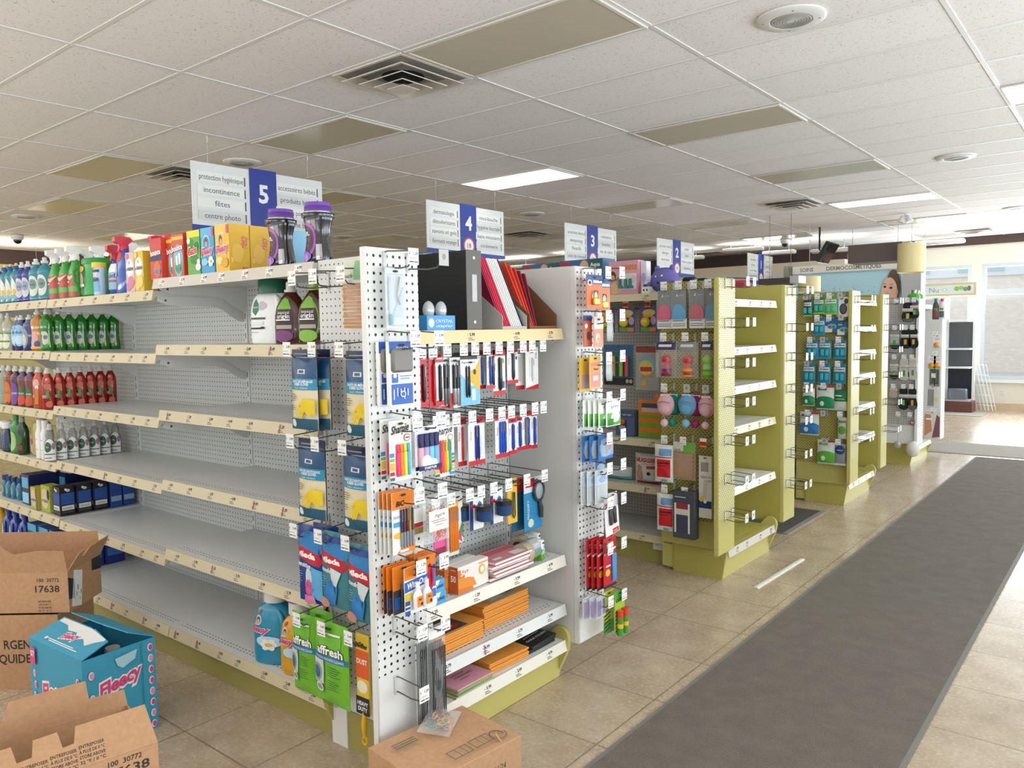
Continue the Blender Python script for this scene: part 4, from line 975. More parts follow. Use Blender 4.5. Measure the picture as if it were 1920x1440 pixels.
for i, (x, y) in enumerate(((-.03, .0), (-.13, .02))):
    bottle('soap_bottle', 'navy bottle with white screw cap, %s at left on the fourth shelf' % ('right one' if i == 0 else 'left one'), (x, y, Z4), FY, .19, .1, .07, M('#16285a', .12, coat=.4), [(0, .9), (.02, 1), (.6, 1), (.72, .7), (.78, .6)], [('c', .78, 1, .7, .68, WH)], [('r', .2, .4, .5, .43, M('#5f7fb0')), ('r', .2, .3, .6, .32, M('#5f7fb0'))])

# ---------------------------------------------------------------- fifth shelf: cartons and small bottles
Z5 = .5405
fb = bottle('rinse_aid_bottle', 'small blue rinse aid bottle, front right of the blue cluster', (.005, .04, Z5), FY, .14, .06, .045, M('#17708f', .1, coat=.4), [(0, .9), (.03, 1), (.6, 1), (.72, .6), (.78, .5)], [('c', .78, 1, .62, .6, M('#1f3a7a', .3))], [('e', .5, .35, .28, .2, M('#6fa0a8'))])
for i, (x, y) in enumerate(((-.075, .035), (-.15, .03), (-.225, .03), (-.04, .1), (-.12, .1))):
    dup(fb, (x, y, Z5), None, 'small blue rinse aid bottle, %s of the blue cluster' % ('second from right in front', 'third from right in front', 'leftmost', 'back right', 'back left')[i])
NVY = M('#1a2458', .35)
carton('dishwasher_carton', 'tall navy dishwasher carton with pale blue panel, behind the small cartons', (.205, .12, Z5), FY, .12, .24, .19, NVY, [('r', .08, .55, .9, .9, M('#5fb0e0')), ('r', .08, .05, .9, .4, M('#8fd0ee')), ('r', .08, .42, .9, .46, NAVY)], [], [('t', .5, .7, .14, 'Finish', M('#d8dae4'), dict(width=.7, bold=.03)), ('r', .1, .35, .9, .5, M('#8a3a4a'))])
carton('dishwasher_carton', 'navy dishwasher carton with pale blue panel, second from the tall one', (.33, .27, Z5), FY, .1, .2, .19, NVY, [('r', .1, .5, .9, .85, M('#4f9fd0'))])
paris2 = [('e', .45, .5, .4, .38, M('#cfc9a8')), ('t', .45, .42, .1, 'HYGIENE', NAVY, dict(width=.7, bold=.03))]
carton('soap_carton', 'small beige and yellow carton with red dots by the black cartons', (.405, .0, Z5), FY, .1, .05, .135, M('#c3b23f', .4), paris2 + [('r', .84, 0, 1, 1, M('#2f5fa0')), ('e', .86, .7, .12, .14, RED)])
carton('soap_carton', 'yellow carton with beige oval label left of the black cartons', (.555, .02, Z5), FY, .13, .07, .16, M('#a9b23f', .4), paris2 + [('e', .85, .68, .14, .2, M('#1c1c1c'))])
bk0 = [('r', .08, .38, .95, .78, M('#2450a0')), ('r', .12, .18, .92, .34, M('#e4e4e0')), ('e', .55, .87, .14, .05, M('#c9d3dc')), ('e', .4, .91, .07, .04, WH), ('r', .1, .1, .9, .13, M('#555'+'555')), ('t', .5, .25, .06, 'CARTRIDGE', INK, dict(width=.6))]
b0 = carton('filter_carton', 'black and blue carton with white strip, front one of three', (.71, .03, Z5), FY, .1, .085, .17, M('#141519', .4), bk0, bk0)
stack(b0, [(.71, .125, Z5), (.71, .22, Z5)], lambda i: 'black and blue carton with white strip, %s of three' % ('middle' if i == 0 else 'rear'), None)
b1 = carton('blue_carton', 'plain blue carton behind the black cartons, front one', (.715, .31, Z5), FY, .1, .07, .175, M('#1f4a9a', .4), [], [('r', .05, .2, .95, .38, M('#93a9c4'))])
dup(b1, (.715, .388, Z5), None, 'plain blue carton behind the black cartons, rear one')
# base deck
ZD = .18
v0 = jug('dishwasher_gel_bottle', 'blue gel bottle with white oval on the base deck, behind the cardboard, right one', (.08, .03, ZD), FY, .28, .11, .08, M('#1c3f9a', .12, coat=.4), M('#2b52b0', .3), [('e', .42, .42, .12, .24, M('#a9bde0'))], .08, .2)
for i, x in enumerate((-.07, -.2)): dup(v0, (x, .03, ZD), None, 'blue gel bottle with white oval on the base deck, %s one' % ('middle' if i == 0 else 'left'))
fc = [('r', .05, .82, 1, 1, M('#4fa8d8')), ('t', .5, .62, .1, 'Finish', WH, dict(width=.84, bold=.04)), ('r', .1, .5, .9, .53, RED), ('r', .1, .2, .9, .4, M('#3f6fc0'))]
f0 = carton('dishwasher_carton', 'navy dishwasher carton with light blue top on the base deck, nearest', (.3, .05, ZD), FY, .14, .12, .25, M('#14307f', .4), fc, fc)
for i, (x, y) in enumerate(((.48, .05), (.64, .05), (.64, .18), (.64, .31))):
    dup(f0, (x, y, ZD), None, 'navy dishwasher carton on the base deck, %s of the row' % ('second', 'third', 'fourth', 'last')[i])
jug('cleaner_bottle', 'amber yellow cleaner bottle at the far left of the base deck', (-.33, .03, ZD), FY, .28, .11, .08, M('#d0a020', .15), M('#c08a1a', .3), [('e', .5, .4, .3, .2, M('#e6c96a'))], .1, .2)

# ---------------------------------------------------------------- right section: laundry bottles
wj = jug('laundry_bottle', 'large white laundry bottle with dark green cap', (2.81, .1, 1.5485), FY+.3, .272, .215, .12, M('#eceeee', .3), M('#1f5f45', .3), [('p', [(.2, .50), (.32, .44), (.4, .52), (.38, .62), (.28, .70), (.2, .63)], M('#2a7a58')), ('e', .45, .59, .06, .07, M('#c9b9cc')), ('t', .3, .57, .035, 'seventh', WH, dict(width=.16)), ('r', .15, .38, .5, .41, M('#3a5a4a')), ('r', .17, .3, .48, .34, M('#dfe3e3')), ('r', .15, .23, .45, .255, INK), ('e', .47, .25, .03, .02, INK), ('r', .16, .18, .4, .19, M('#9a9a9a'))], .22, .3)
BRN = M('#4a1a10', .08, 0, 1, .15, coat=.5)
def orig(c, c2, label, x, y=.06, capm=None, h=.255):
    P = [(0, .95), (.02, 1), (.25, 1), (.45, .98), (.6, .86), (.72, .6), (.8, .38), (.82, .34)]
    return bottle('laundry_bottle', label, (x, y, 1.5485), FY+.35, h, .145, .085, BRN, P, [('c', .82, .86, .36, .36, capm), ('c', .86, .99, .26, .2, capm)],
       [('e', .42, .36, .34, .34, M(c)), ('e', .42, .37, .3, .3, M('#3a2420')), ('p', [(.18, .55), (.66, .55), (.55, .7), (.42, .74), (.3, .7)], M('#7ab03a')), ('t', .42, .5, .05, 'botanical', WH, dict(width=.34)), ('t', .42, .44, .07, 'origin', WH, dict(width=.36, bold=.02)), ('r', .2, .24, .66, .3, M('#a9a59a')), ('e', .42, .13, .28, .09, M(c2)), ('r', .2, .37, .62, .39, WH)], amax=1.0)
orig('#6f3a6a', '#7a3f74', 'brown laundry bottle with white cap and purple label', 2.985, capm=M('#d3d4d0', .3))
ob = orig('#7ab03a', '#86b93f', 'brown laundry bottle with lime green cap and label', 3.155, .05, M('#7ab82a', .3))
orig('#6f3a6a', '#7a3f74', 'brown laundry bottle with grey cap in the back row', 3.09, .2, M('#b9bab6', .3))
orig('#2f2420', '#3a2a26', 'dark bottle with black cap in the back row of the laundry bottles', 3.0, .28, M('#17171a', .4), .27)
fl = [('e', .27, .6, .1, .07, M('#e8dcd8')), ('e', .27, .6, .07, .05, M('#6b4a3d')), ('e', .28, .585, .045, .035, M('#d9a98c')), ('e', .26, .72, .06, .03, RED)] + logo(.3, .49, .09, 'Fleecy', PINK, WH, .36, -.1) + [('e', .5, .33, .24, .07, M('#bfe0f0'))]
fd = [('e', .5+.075*math.cos(a*1.05), .29+.05*math.sin(a*1.05), .045, .032, WH) for a in range(6)] + [('e', .5, .29, .035, .025, YEL)]
jug('fabric_softener_bottle', 'blue fabric softener bottle with white cap on the base deck', (2.80, .06, ZD), FY+.42, .315, .2, .125, M('#2a8fb4', .2, coat=.2), M('#e6e0da', .4), fl + fd, .16, .25)
jug('fabric_softener_bottle', 'yellow fabric softener bottle with white cap behind the green pouch', (2.985, .05, ZD), FY+.42, .30, .17, .11, M('#dda52a', .2, coat=.2), M('#e6e0da', .4), fl, .16, .27)
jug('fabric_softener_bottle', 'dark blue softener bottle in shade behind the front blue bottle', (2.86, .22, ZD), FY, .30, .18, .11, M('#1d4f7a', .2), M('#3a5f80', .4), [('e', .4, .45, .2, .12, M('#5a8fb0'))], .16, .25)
# ================================================================ hanging goods of the near end cap
def pens(o, n, cols, w, z0, z1, x=.006, r=.0045, tip=None, y0=None, lean=0.):
    for i in range(n):
        y = (-(n-1)/2+i)*w/n if y0 is None else y0+i*w/n
        c = cols[i % len(cols)]; m = MB()
        zc = z0+(z1-z0)*.42
        m.lathe([(r, z1), (r, zc)][::-1], c, 10, (x, y, 0)); m.lathe([(r*1.08, zc), (r*1.08, z0+.012), (r*.3, z0)][::-1], tip or c, 10, (x, y, 0))
        m.lathe([(r*.5, z1), (r*.5, z1+.006)], tip or c, 8, (x, y, 0)); m.box(x+r*.8, x+r*1.3, y-.0012, y+.0012, z1-(z1-z0)*.3, z1-.002, M('#9a9a9c', .3, .6))
        m.build('pen', o)
def blister(o, w, z0, z1, d, y=0., m=CLEAR):
    MB().box(.0015, d, y-w/2, y+w/2, z0, z1, m, min(.006, d*.4)).build('blister', o)
WX = 3.792
def geo(o):
    blister(o, .075, -.19, -.02, .018)
    MB().prism([(-.02, -.16), (.03, -.16), (.03, -.06)], 'x', .004, .007, M('#b9d3e0', .1, 0, .45)).build('set_square', o)
    MB().box(.004, .007, -.033, -.024, -.17, -.03, M('#cfe0ea', .1, 0, .5)).build('ruler', o)
    MB().tube([(.008, .012, -.03), (.008, .0, -.09), (.008, .012, -.12)], .003, STEEL).build('compass', o)
    MB().box(.004, .012, -.034, -.02, -.185, -.15, M('#4fa0b8', .3)).build('cap', o)
card('geometry_set', 'clear geometry set pack hanging in the top row of the nearest pegboard', (WX, -.112, 1.798), 'x', .088, .197, M('#dfe8ee', .2, 0, .7), [('r', .05, .02, .3, .3, M('#e9eef0'))], extra=geo)
def tin(o):
    MB().box(.0015, .02, -.047, .047, -.1, -.022, M('#7d7975', .45), .008).build('tin_lid', o)
BLUE = M('#2a5fb4', .4)
td = [('r', 0, .82, 1, 1, BLUE), ('t', .55, .9, .05, 'Noris Club', WH, dict(width=.5)), ('r', .08, .36, .34, .5, BLUE), ('e', .21, .47, .07, .035, WH), ('r', .06, .02, .94, .34, BLUE), ('r', .42, .45, .9, .47, M('#7f9fc8')), ('r', .42, .41, .8, .43, M('#7f9fc8'))] + [('r', .12+.14*i, .1+.05*(i % 3), .16+.14*i, .26+.02*(i % 2), M('#dfe6f2')) for i in range(5)] + [('e', .5, .18, .12, .05, M('#dfe6f2')), ('e', .5, .18, .08, .033, BLUE)]
card('geometry_tin_set', 'front blue and white math set with metal tin on the nearest pegboard', (WX+.012, -.112, 1.559), 'x', .106, .208, WH, td, extra=tin, th=.016)
card('geometry_tin_set', 'blue and white math set hanging behind its twin on the nearest pegboard', (WX-.03, -.118, 1.559), 'x', .106, .208, WH, td, extra=tin, th=.016)
HL = ['#ef3f6f', '#f58a3a', '#f2dc3f', '#4fb8d8']
def hilite(cols, w=.016, x=.009):
    def f(o):
        n = len(cols)
        for i, c in enumerate(cols):
            y = (-(n-1)/2+i)*w+.008
            MB().box(.002, .002+x, y-w*.46, y+w*.46, -.185, -.105, M(c, .3), .003).box(.003, .001+x, y-w*.42, y+w*.42, -.105, -.078, M(c, .3), .004).build('highlighter', o)
    return f
sd = [('r', 0, .4, .2, .47, M('#3f8fc8')), ('r', 0, .33, .2, .38, M('#7ab84a')), ('r', 0, .18, .2, .31, YEL), ('r', 0, .1, .2, .16, RED), ('r', 0, .02, .2, .07, M('#2f6f7a')), ('t', .45, .86, .13, 'Sharpie', INK, dict(width=.8, bold=.02, shear=.3, rot=.12)), ('e', .78, .7, .14, .065, M('#d8553a')), ('e', .78, .7, .11, .05, WH), ('r', .7, .69, .86, .71, INK)]
card('highlighter_pack', 'front pack of four wide neon highlighters on the nearest pegboard', (WX+.01, -.118, 1.303), 'x', .098, .2, WH, sd, extra=hilite(HL))
card('highlighter_pack', 'pack of wide neon highlighters behind the front one on the nearest pegboard', (WX-.028, -.122, 1.306), 'x', .098, .2, WH, sd, extra=hilite(HL))
def pastel(o):
    for i, c in enumerate(('#e6a9b8', '#b9a0d8', '#7fc4e0', '#5fb8d8')):
        y = (-1.5+i)*.024
        MB().box(.002, .014, y-.011, y+.011, -.135, -.07, M(c, .35), .003).box(.002, .014, y-.011, y+.011, -.07, -.025, M('#23285a', .3), .003).build('highlighter', o)
card('highlighter_pack', 'pack of pastel highlighters with navy caps beside the neon ones', (WX+.015, .0, 1.272), 'x', .115, .148, M('#e6e8f0', .2), [('e', .08, .93, .05, .03, BLUE), ('r', 0, 0, 1, .09, NAVY), ('t', .5, .045, .05, 'STAEDTLER', WH, dict(width=.5, bold=.03))], extra=lambda o: (pastel(o), MB().deco(flat((.0145, -.0575, -.148), (0, 1, 0), (0, 0, 1)), .115, .148, [('e', .35, .2, .2, .15, M('#f3dfe8')), ('e', .6, .15, .2, .1, WH), ('r', .03, 0, .97, .1, NAVY), ('t', .5, .05, .05, 'STAEDTLER', WH, dict(width=.5, bold=.03))]).build('sleeve', o)))
BIC = M('#ee8420', .45)
bd = [('r', 0, .72, 1, 1, BIC), ('t', .35, .81, .08, 'BiC', M('#2a1a12'), dict(width=.36, bold=.05, shear=.2)), ('r', .05, .5, .45, .66, M('#e8eef2')), ('r', .05, .44, .45, .52, M('#4f9fd0')), ('e', .25, .3, .2, .05, YEL), ('p', [(.15, 0), (1, 0), (1, .18), (.5, .12)], BIC), ('r', .3, .02, .7, .06, M('#dfe8f0')), ('t', .22, .6, .04, 'VELOCITY', INK, dict(width=.35))]
bp_ = card('pencil_pack', 'front pack of mechanical pencils on orange card, nearest pegboard', (WX+.014, -.118, 1.068), 'x', .098, .206, WH, bd, extra=lambda o: pens(o, 5, [M('#2a3a5a', .3), M('#7a2a3a', .3), M('#3a3a3a', .3), M('#e0842a', .3), M('#2f5a4a', .3)], .062, -.19, -.06, y0=-.012, tip=M('#8f9499', .35)))
for i in range(3): dup(bp_, (WX-.004-.016*i, -.122-.004*i, 1.068), None, 'pack of mechanical pencils on orange card, %s behind the front pack' % ORD[i])
wd = [('r', 0, .74, 1, 1, BIC), ('t', .6, .86, .08, 'BiC', M('#2a1a12'), dict(width=.32, bold=.05, shear=.2)), ('p', [(0, .48), (1, .56), (1, .76), (0, .7)], BLUE), ('t', .5, .63, .12, 'Wite-Out', WH, dict(width=.85, bold=.04, shear=.2, rot=.08)), ('r', .02, .3, .28, .46, M('#e2c23a')), ('r', 0, 0, .2, .3, M('#2a5aa0')), ('r', 0, .18, .2, .21, WH), ('r', 0, .1, .2, .13, WH)]
def wite(o):
    for y in (-.012, .03):
        MB().lathe([(.017, -.14), (.018, -.135), (.018, -.095), (.012, -.08)], WH, 16, (.018, y, 0), sx=.7).build('bottle', o)
        MB().lathe([(.008, -.082), (.007, -.05)], WH, 14, (.018, y, 0)).build('cap', o)
        MB().deco(flat((.0315, y-.013, -.13), (0, 1, 0), (0, 0, 1)), .026, .036, [('r', 0, 0, 1, 1, M('#e6892a')), ('t', .5, .7, .2, 'BiC', INK, dict(width=.6, bold=.03)), ('e', .7, .25, .2, .15, INK)]).build('label', o)
card('correction_fluid_pack', 'two bottle correction fluid pack, nearest on the lowest full hook', (WX+.05, -.10, .822), 'x', .108, .158, WH, wd, extra=wite)
def tape_(o): MB().box(.002, .012, -.02, .02, -.15, -.06, M('#4a4a4c', .4), .004).build('body', o); MB().lathe([(.017, .0), (.017, .012)], M('#8f8f90', .3), 14, (.002, 0, -.07), axis='x').build('reel', o)
wp = card('correction_tape_pack', 'orange card with dark grey correction tape, right behind the fluid pack', (WX+.01, -.118, .822), 'x', .1, .16, BIC, [('r', 0, 0, 1, .5, M('#3a3f4a')), ('r', .05, .1, .4, .35, BLUE)], extra=tape_)
for i, (dx, s_) in enumerate(((-.022, 'second'), (-.04, 'third'))): dup(wp, (WX+dx+.01, -.124, .82), None, 'orange card with dark grey correction tape, %s behind the fluid pack' % s_)
def redt(o):
    MB().tube([(.012, .008*math.cos(a)+.006, -.075+.04*math.sin(a)) for a in [i*PI/6 for i in range(12)]], .006, M('#c9203a', .25), 8, True).build('body', o)
card('correction_tape_pack', 'blue card with red looped correction tape behind the fluid pack', (WX+.0, -.002, .825), 'x', .085, .155, M('#5f74b8', .4), [('r', 0, .75, 1, 1, BIC), ('t', .5, .7, .1, 'Wite-Out', NAVY, dict(width=.9, bold=.03, shear=.2)), ('r', .05, .45, .45, .65, M('#e2c88a')), ('r', 0, .2, 1, .24, WH), ('p', [(.2, 0), (.8, 0), (.6, .15), (.3, .15)], M('#c9203a'))], extra=redt)
for i in range(3): dup(wp, (WX-.012-.018*i, .0, .826), None, 'orange card with dark correction tape, right column, %s from the front' % ORD[i])
def rubber(o):
    rnd = random.Random(3); cols = ['#d8a83a', '#c0402f', '#3f8f6a', '#e08a3a', '#8f3a5f', '#d9c9a0']
    for i in range(26):
        y, z = rnd.uniform(-.05, .05), rnd.choice((rnd.uniform(-.155, -.12), rnd.uniform(-.07, -.05))); a = rnd.random()*6; r1, r2 = rnd.uniform(.008, .016), rnd.uniform(.004, .008)
        MB().tube([(.008+rnd.random()*.004, y+r1*math.cos(t)*math.cos(a)-r2*math.sin(t)*math.sin(a), z+r1*math.cos(t)*math.sin(a)+r2*math.sin(t)*math.cos(a)) for t in [k*PI/4 for k in range(8)]], .0012, M(cols[i % 6], .5), 4, True).build('rubber_band', o)
    MB().box(.0125, .0135, -.047, .047, -.125, -.055, PAPER).deco(flat((.0136, -.047, -.125), (0, 1, 0), (0, 0, 1)), .094, .07, [('t', .55, .75, .16, 'Pigtrie', INK, dict(width=.5, shear=.3, rot=.1)), ('r', .1, .5, .8, .53, M('#b9555f')), ('r', .2, .4, .9, .43, M('#b9555f')), ('r', .3, .26, .7, .3, M('#a9a9a9'))]).build('label', o)
pillow('rubber_band_bag', 'clear bag of coloured rubber bands with white label on the second column', (WX+.02, .03, 1.035), 'x', .125, .168, .02, CLEAR, part='bag', crinkle=.002)
rubber(bpy.data.objects['rubber_band_bag'])
pillow('rubber_band_bag', 'clear bag of rubber bands with red band, behind the pencil pack', (WX-.03, -.02, 1.04), 'x', .1, .15, .02, CLEAR, [('r', .05, .3, .95, .65, PAPER), ('r', .05, .22, .95, .32, RED), ('r', .05, .05, .95, .2, M('#a98a3a'))], part='bag')
# cable ties
def ties(o, n=24):
    rnd = random.Random(5)
    for i in range(n):
        y = -.034+.068*i/n; a = rnd.uniform(-.012, .012)
        MB().box(-.001+.006*(i % 3)-.004, .0015+.006*(i % 3)-.004, y, y+.0056, -.375+.006*(i % 2), -.06-.01*(i % 3), M('#2a2a2d', .3), .0006).build('cable_tie', o)
zt = pillow('cable_tie_bag', 'long clear bag of black cable ties hanging lowest on the nearest pegboard', (WX+.03, .005, .585), 'x', .088, .43, .018, M('#eef2f3', .1, 0, .16), [('r', .05, .9, .95, .985, PAPER), ('t', .7, .95, .022, 'max', INK, dict(width=.4, bold=.04))], part='bag', crinkle=.001)
ties(zt)
zt2 = pillow('cable_tie_bag', 'long clear bag of black cable ties behind the front cable tie bag', (WX+.0, -.022, .585), 'x', .088, .43, .018, M('#eef2f3', .1, 0, .16), [('r', .05, .9, .95, .985, PAPER)], part='bag')
ties(zt2)

# ---------------------------------------------------------------- pens on the end cap
EX = 3.6; RD = M('#c8202e', .35); BK_ = M('#202124', .3); BLP = M('#1f46a8', .3)
def row(items):
    for it in items: card(*it[:-1], **it[-1])
C2 = M('#f3f3f1', .4)
pr_ = lambda: [('r', 0, .82, 1, 1, RD), ('t', .5, .9, .05, 'Pentel', WH, dict(width=.7, bold=.03)), ('r', 0, 0, 1, .1, RD)]
card('marker_pack', 'red carded black marker, leftmost of the upper row on the end cap', (EX, .19, 1.512), 'x', .045, .205, RD, pr_(), extra=lambda o: pens(o, 1, [BK_], .02, -.185, -.05, r=.007))
card('marker_pack', 'red carded red marker beside the leftmost black one, upper row', (EX, .245, 1.51), 'x', .05, .21, RD, pr_(), extra=lambda o: pens(o, 1, [RD], .02, -.19, -.05, r=.007))
card('marker_pack', 'white carded black marker with red top, third in the upper row', (EX+.01, .268, 1.508), 'x', .042, .2, C2, pr_(), extra=lambda o: pens(o, 1, [BK_], .02, -.185, -.05, r=.007))
card('marker_pack', 'black and silver twin marker pack in the upper row of the end cap', (EX, .312, 1.49), 'x', .06, .196, C2, [('r', 0, .0, 1, .05, RD), ('t', .5, .93, .05, 'Sharpie', INK, dict(width=.8))], extra=lambda o: pens(o, 2, [BK_], .036, -.185, -.03, r=.008, tip=M('#77777a', .3, .5)))
card('marker_pack', 'black and silver marker pack, right twin in the upper row', (EX+.012, .352, 1.488), 'x', .06, .196, C2, [('r', 0, .0, .3, .3, RD), ('t', .5, .93, .05, 'Sharpie', INK, dict(width=.8))], extra=lambda o: pens(o, 2, [BK_], .036, -.185, -.03, r=.008, tip=M('#a9a9ac', .3, .5)))
cp = [('p', [(0, 0), (1, 0), (1, .42), (.35, .42), (.2, .6), (0, .7)], M('#7fc0e0')), ('p', [(.5, .5), (1, .3), (1, 1), (.75, .8), (.5, .75)], M('#eab73a')), ('t', .4, .94, .05, 'Papermate', NAVY, dict(width=.7, shear=.2)), ('r', .55, .1, .75, .35, M('#cfe8f2')), ('e', .72, .72, .07, .06, M('#3a3a44'))]
pp_ = card('compass_set_pack', 'light blue and yellow compass pack in the upper row, front one', (EX+.03, .42, 1.478), 'x', .112, .18, C2, cp, extra=lambda o: pens(o, 2, [BK_], .03, -.15, -.03, y0=-.025))
for i in range(2): dup(pp_, (EX-.005-.03*i, .39-.012*i, 1.478), None, 'light blue and yellow compass pack in the upper row, %s behind the front one' % ORD[i])
def pen1(nm, label, y, z, w, h, col, n=1, extra_d=(), x=EX, wt=None, r=.005):
    return card(nm, label, (x, y, z), 'x', w, h, C2, [('r', 0, .86, 1, 1, RD), ('r', 0, 0, 1, .1, RD), ('t', .14, .62, .05, 'Pentel', RD, dict(rot=PI/2))] + list(extra_d), extra=lambda o: pens(o, n, col, wt or .014*n, -h*.9, -h*.2, r=r, y0=None))
pen1('pen_pack', 'navy pen card left of the black gel pen, upper row', .556, 1.51, .05, .16, [BLP], x=EX-.03)
pen1('pen_pack', 'navy and blue pen card, front one, upper row middle', .58, 1.512, .05, .162, [BLP, M('#20306a', .3)], 2)
pen1('pen_pack', 'white card with one thick black gel pen, upper row', .634, 1.51, .08, .19, [BK_], 1, [('e', .75, .75, .12, .06, M('#7aa84a')), ('r', .7, .15, .9, .3, BLUE)], r=.009)
pen1('refill_pack', 'red and white refill card with dark lead tube, upper row', .722, 1.518, .072, .155, [M('#33343a', .3)], 1, [('t', .6, .8, .06, 'SUPER', RD, dict(width=.5)), ('e', .85, .7, .06, .05, INK)], r=.007)
pen1('refill_pack', 'red and white refill card hanging just behind the dark lead tube card', .70, 1.518, .05, .155, [M('#7a2a3a', .3)], 1, x=EX-.03)
card('eraser_pen_pack', 'white card with red foot, rightmost of the upper row', (EX, .858, 1.514), 'x', .09, .185, C2, [('p', [(0, 0), (1, 0), (1, .12), (.0, .04)], RD), ('r', .25, .3, .45, .75, M('#dfe0e2')), ('t', .8, .8, .07, 'Clic', INK, dict(rot=PI/2)), ('r', 0, .9, .3, 1, RD)], extra=lambda o: pens(o, 1, [M('#d9dadc', .3)], .02, -.15, -.05))
card('eraser_pen_pack', 'white card with red foot, second from right in the upper row', (EX-.03, .81, 1.51), 'x', .06, .18, C2, [('r', 0, 0, 1, .1, RD), ('r', .3, .2, .6, .8, M('#cfccc4'))])
# middle row
sd2 = [('t', .48, .86, .13, 'Sharpie', INK, dict(width=.8, bold=.02, shear=.3, rot=.1)), ('e', .8, .72, .14, .06, M('#d8553a')), ('e', .8, .72, .11, .046, WH)] + [('r', .72, .02+.07*i, 1, .07+.07*i, c) for i, c in enumerate((M('#3f8fc8'), YEL, YEL, RD, M('#7ab84a'), M('#3f8fc8')))] + [('r', 0, .02+.07*i, .22, .07+.07*i, c) for i, c in enumerate((M('#3f7f3f'), YEL, RD, M('#7ab84a'), M('#3f8fc8')))]
card('highlighter_pack', 'pack of slim neon highlighters at the left of the middle row', (3.63, .265, 1.243), 'x', .11, .205, WH, sd2, extra=lambda o: pens(o, 4, [M(c, .3) for c in ('#ef3f6f', '#f58a3a', '#f2dc3f', '#3fb09a')], .062, -.19, -.07, r=.0075))
card('highlighter_pack', 'green topped highlighter card low behind the pastel pack', (3.55, .16, 1.25), 'x', .06, .26, WH, [('r', .1, .02, .9, .12, M('#5fc08a')), ('r', .5, .04, .7, .1, M('#3a6a5a'))])
pen1('pen_pack', 'two blue retractable pens on a tall white card, middle row', .484, 1.243, .1, .195, [M('#23308a', .25)], 2, [('r', .75, .2, .95, .6, M('#dfe6f2'))], wt=.03)
pen1('pen_pack', 'dark red edge of a pen card behind the blue retractable pens', .43, 1.243, .05, .195, [RD], 1, x=EX-.03)
pen1('pen_pack', 'three bright blue ballpoint pens on a white card, middle row', .645, 1.24, .09, .185, [M('#1d50c0', .25)], 3, wt=.045, r=.006)
pen1('pen_pack', 'single blue marker on a white card, right of the three ballpoints', .714, 1.217, .055, .155, [BLP], 1, [('r', .6, .2, .9, .8, M('#e9e9ea'))], r=.007)
pen1('pen_pack', 'narrow blue pen card, third from right in the middle row', .762, 1.22, .038, .15, [BLP], r=.007)
pen1('pen_pack', 'grey and blue pen card, second from right in the middle row', .812, 1.238, .062, .168, [M('#6a6f7a', .3), BLP], 2, r=.007)
pen1('pen_pack', 'blue pen card at the far right of the middle row', .866, 1.234, .045, .168, [BLP], r=.007)
# lower row
card('pencil_case_pack', 'bright pink pencil pouch left of the orange pencils', (3.6, .262, .91), 'x', .07, .18, M('#e85f9a', .35), [('r', .1, .55, .9, .8, M('#ef86b4')), ('r', .1, .0, .9, .16, M('#9a2a4a'))])
card('pencil_pack', 'pack of orange pencils in the lower row', (3.61, .325, .93), 'x', .062, .215, M('#d9d9d6', .3), [('r', 0, .85, 1, 1, YEL)], extra=lambda o: pens(o, 5, [M('#e6852a', .35)], .05, -.2, -.03, r=.0045, tip=M('#e07a22', .35)))
card('paint_brush_pack', 'blue and white card behind the orange pencils', (3.57, .395, .94), 'x', .06, .2, C2, [('r', .0, .0, .5, .6, M('#3f7fb0')), ('p', [(.5, .2), (1, .1), (1, .5)], M('#4f9a6a')), ('p', [(.5, .1), (.9, 0), (.7, .3)], M('#d8466a'))])
def sharp_(o): MB().lathe([(.03, -.112), (.034, -.108), (.034, -.07)], M('#1f4a80', .15, 0, .9), 18, (.032, .012, 0)).build('canister', o); MB().lathe([(.035, -.07), (.035, -.055), (.03, -.05)], M('#26262a', .3), 18, (.032, .012, 0)).build('lid', o)
gp = card('pencil_sharpener_pack', 'pencil sharpener with blue canister and black lid, right one', (3.6, .60, .935), 'x', .085, .15, C2, [('r', 0, 0, .25, 1, M('#1f3a7a')), ('r', .1, .6, .4, .7, RD), ('p', [(.7, .5), (.85, .56), (.85, .7), (.7, .76), (.58, .7), (.58, .56)], M('#3a6a9a'))], extra=sharp_)
dup(gp, (3.6, .475, .935), None, 'pencil sharpener with blue canister and black lid, middle one')
dup(gp, (3.52, .43, .935), None, 'pencil sharpener with blue canister, left one behind the price tags')
card('utility_knife_pack', 'yellow carded knife with dark green loop in the lower row', (3.6, .706, .958), 'x', .066, .195, YEL, [('r', 0, .88, 1, .94, M('#3a4a2a'))], extra=lambda o: MB().tube([(.008, .0, -.06), (.008, -.006, -.16), (.008, .004, -.172), (.008, .01, -.16), (.008, .008, -.06)], .003, M('#2f4a2a', .4), 6).build('knife', o))
def magn(o):
    MB().tube([(.012, .03+.034*math.cos(a), -.065+.042*math.sin(a)) for a in [i*PI/10 for i in range(20)]], .007, M('#3a3a3e', .35), 8, True).build('rim', o)
    MB().lathe([(.033, .011), (.033, .014)], M('#cfdde2', .05, 0, .35), 24, (0, .03, -.065), sx=1, sy=1.25, axis='x').build('lens', o)
    MB().tube([(.012, .034, -.11), (.014, .04, -.14), (.014, .042, -.185)], [.008, .012, .009], M('#3a3a3e', .35), 10).build('handle', o)
card('magnifier_pack', 'blue carded magnifying glass with dark handle at the right end of the row', (3.61, .838, .944), 'x', .13, .235, M('#2a86b8', .4), [('r', 0, .72, 1, 1, M('#dfe3e6')), ('r', .1, .82, .6, .98, RD), ('t', .22, .4, .06, 'MAGNIFY', WH, dict(rot=PI/2)), ('e', .35, .14, .16, .08, M('#c9d9c0'))], extra=magn)
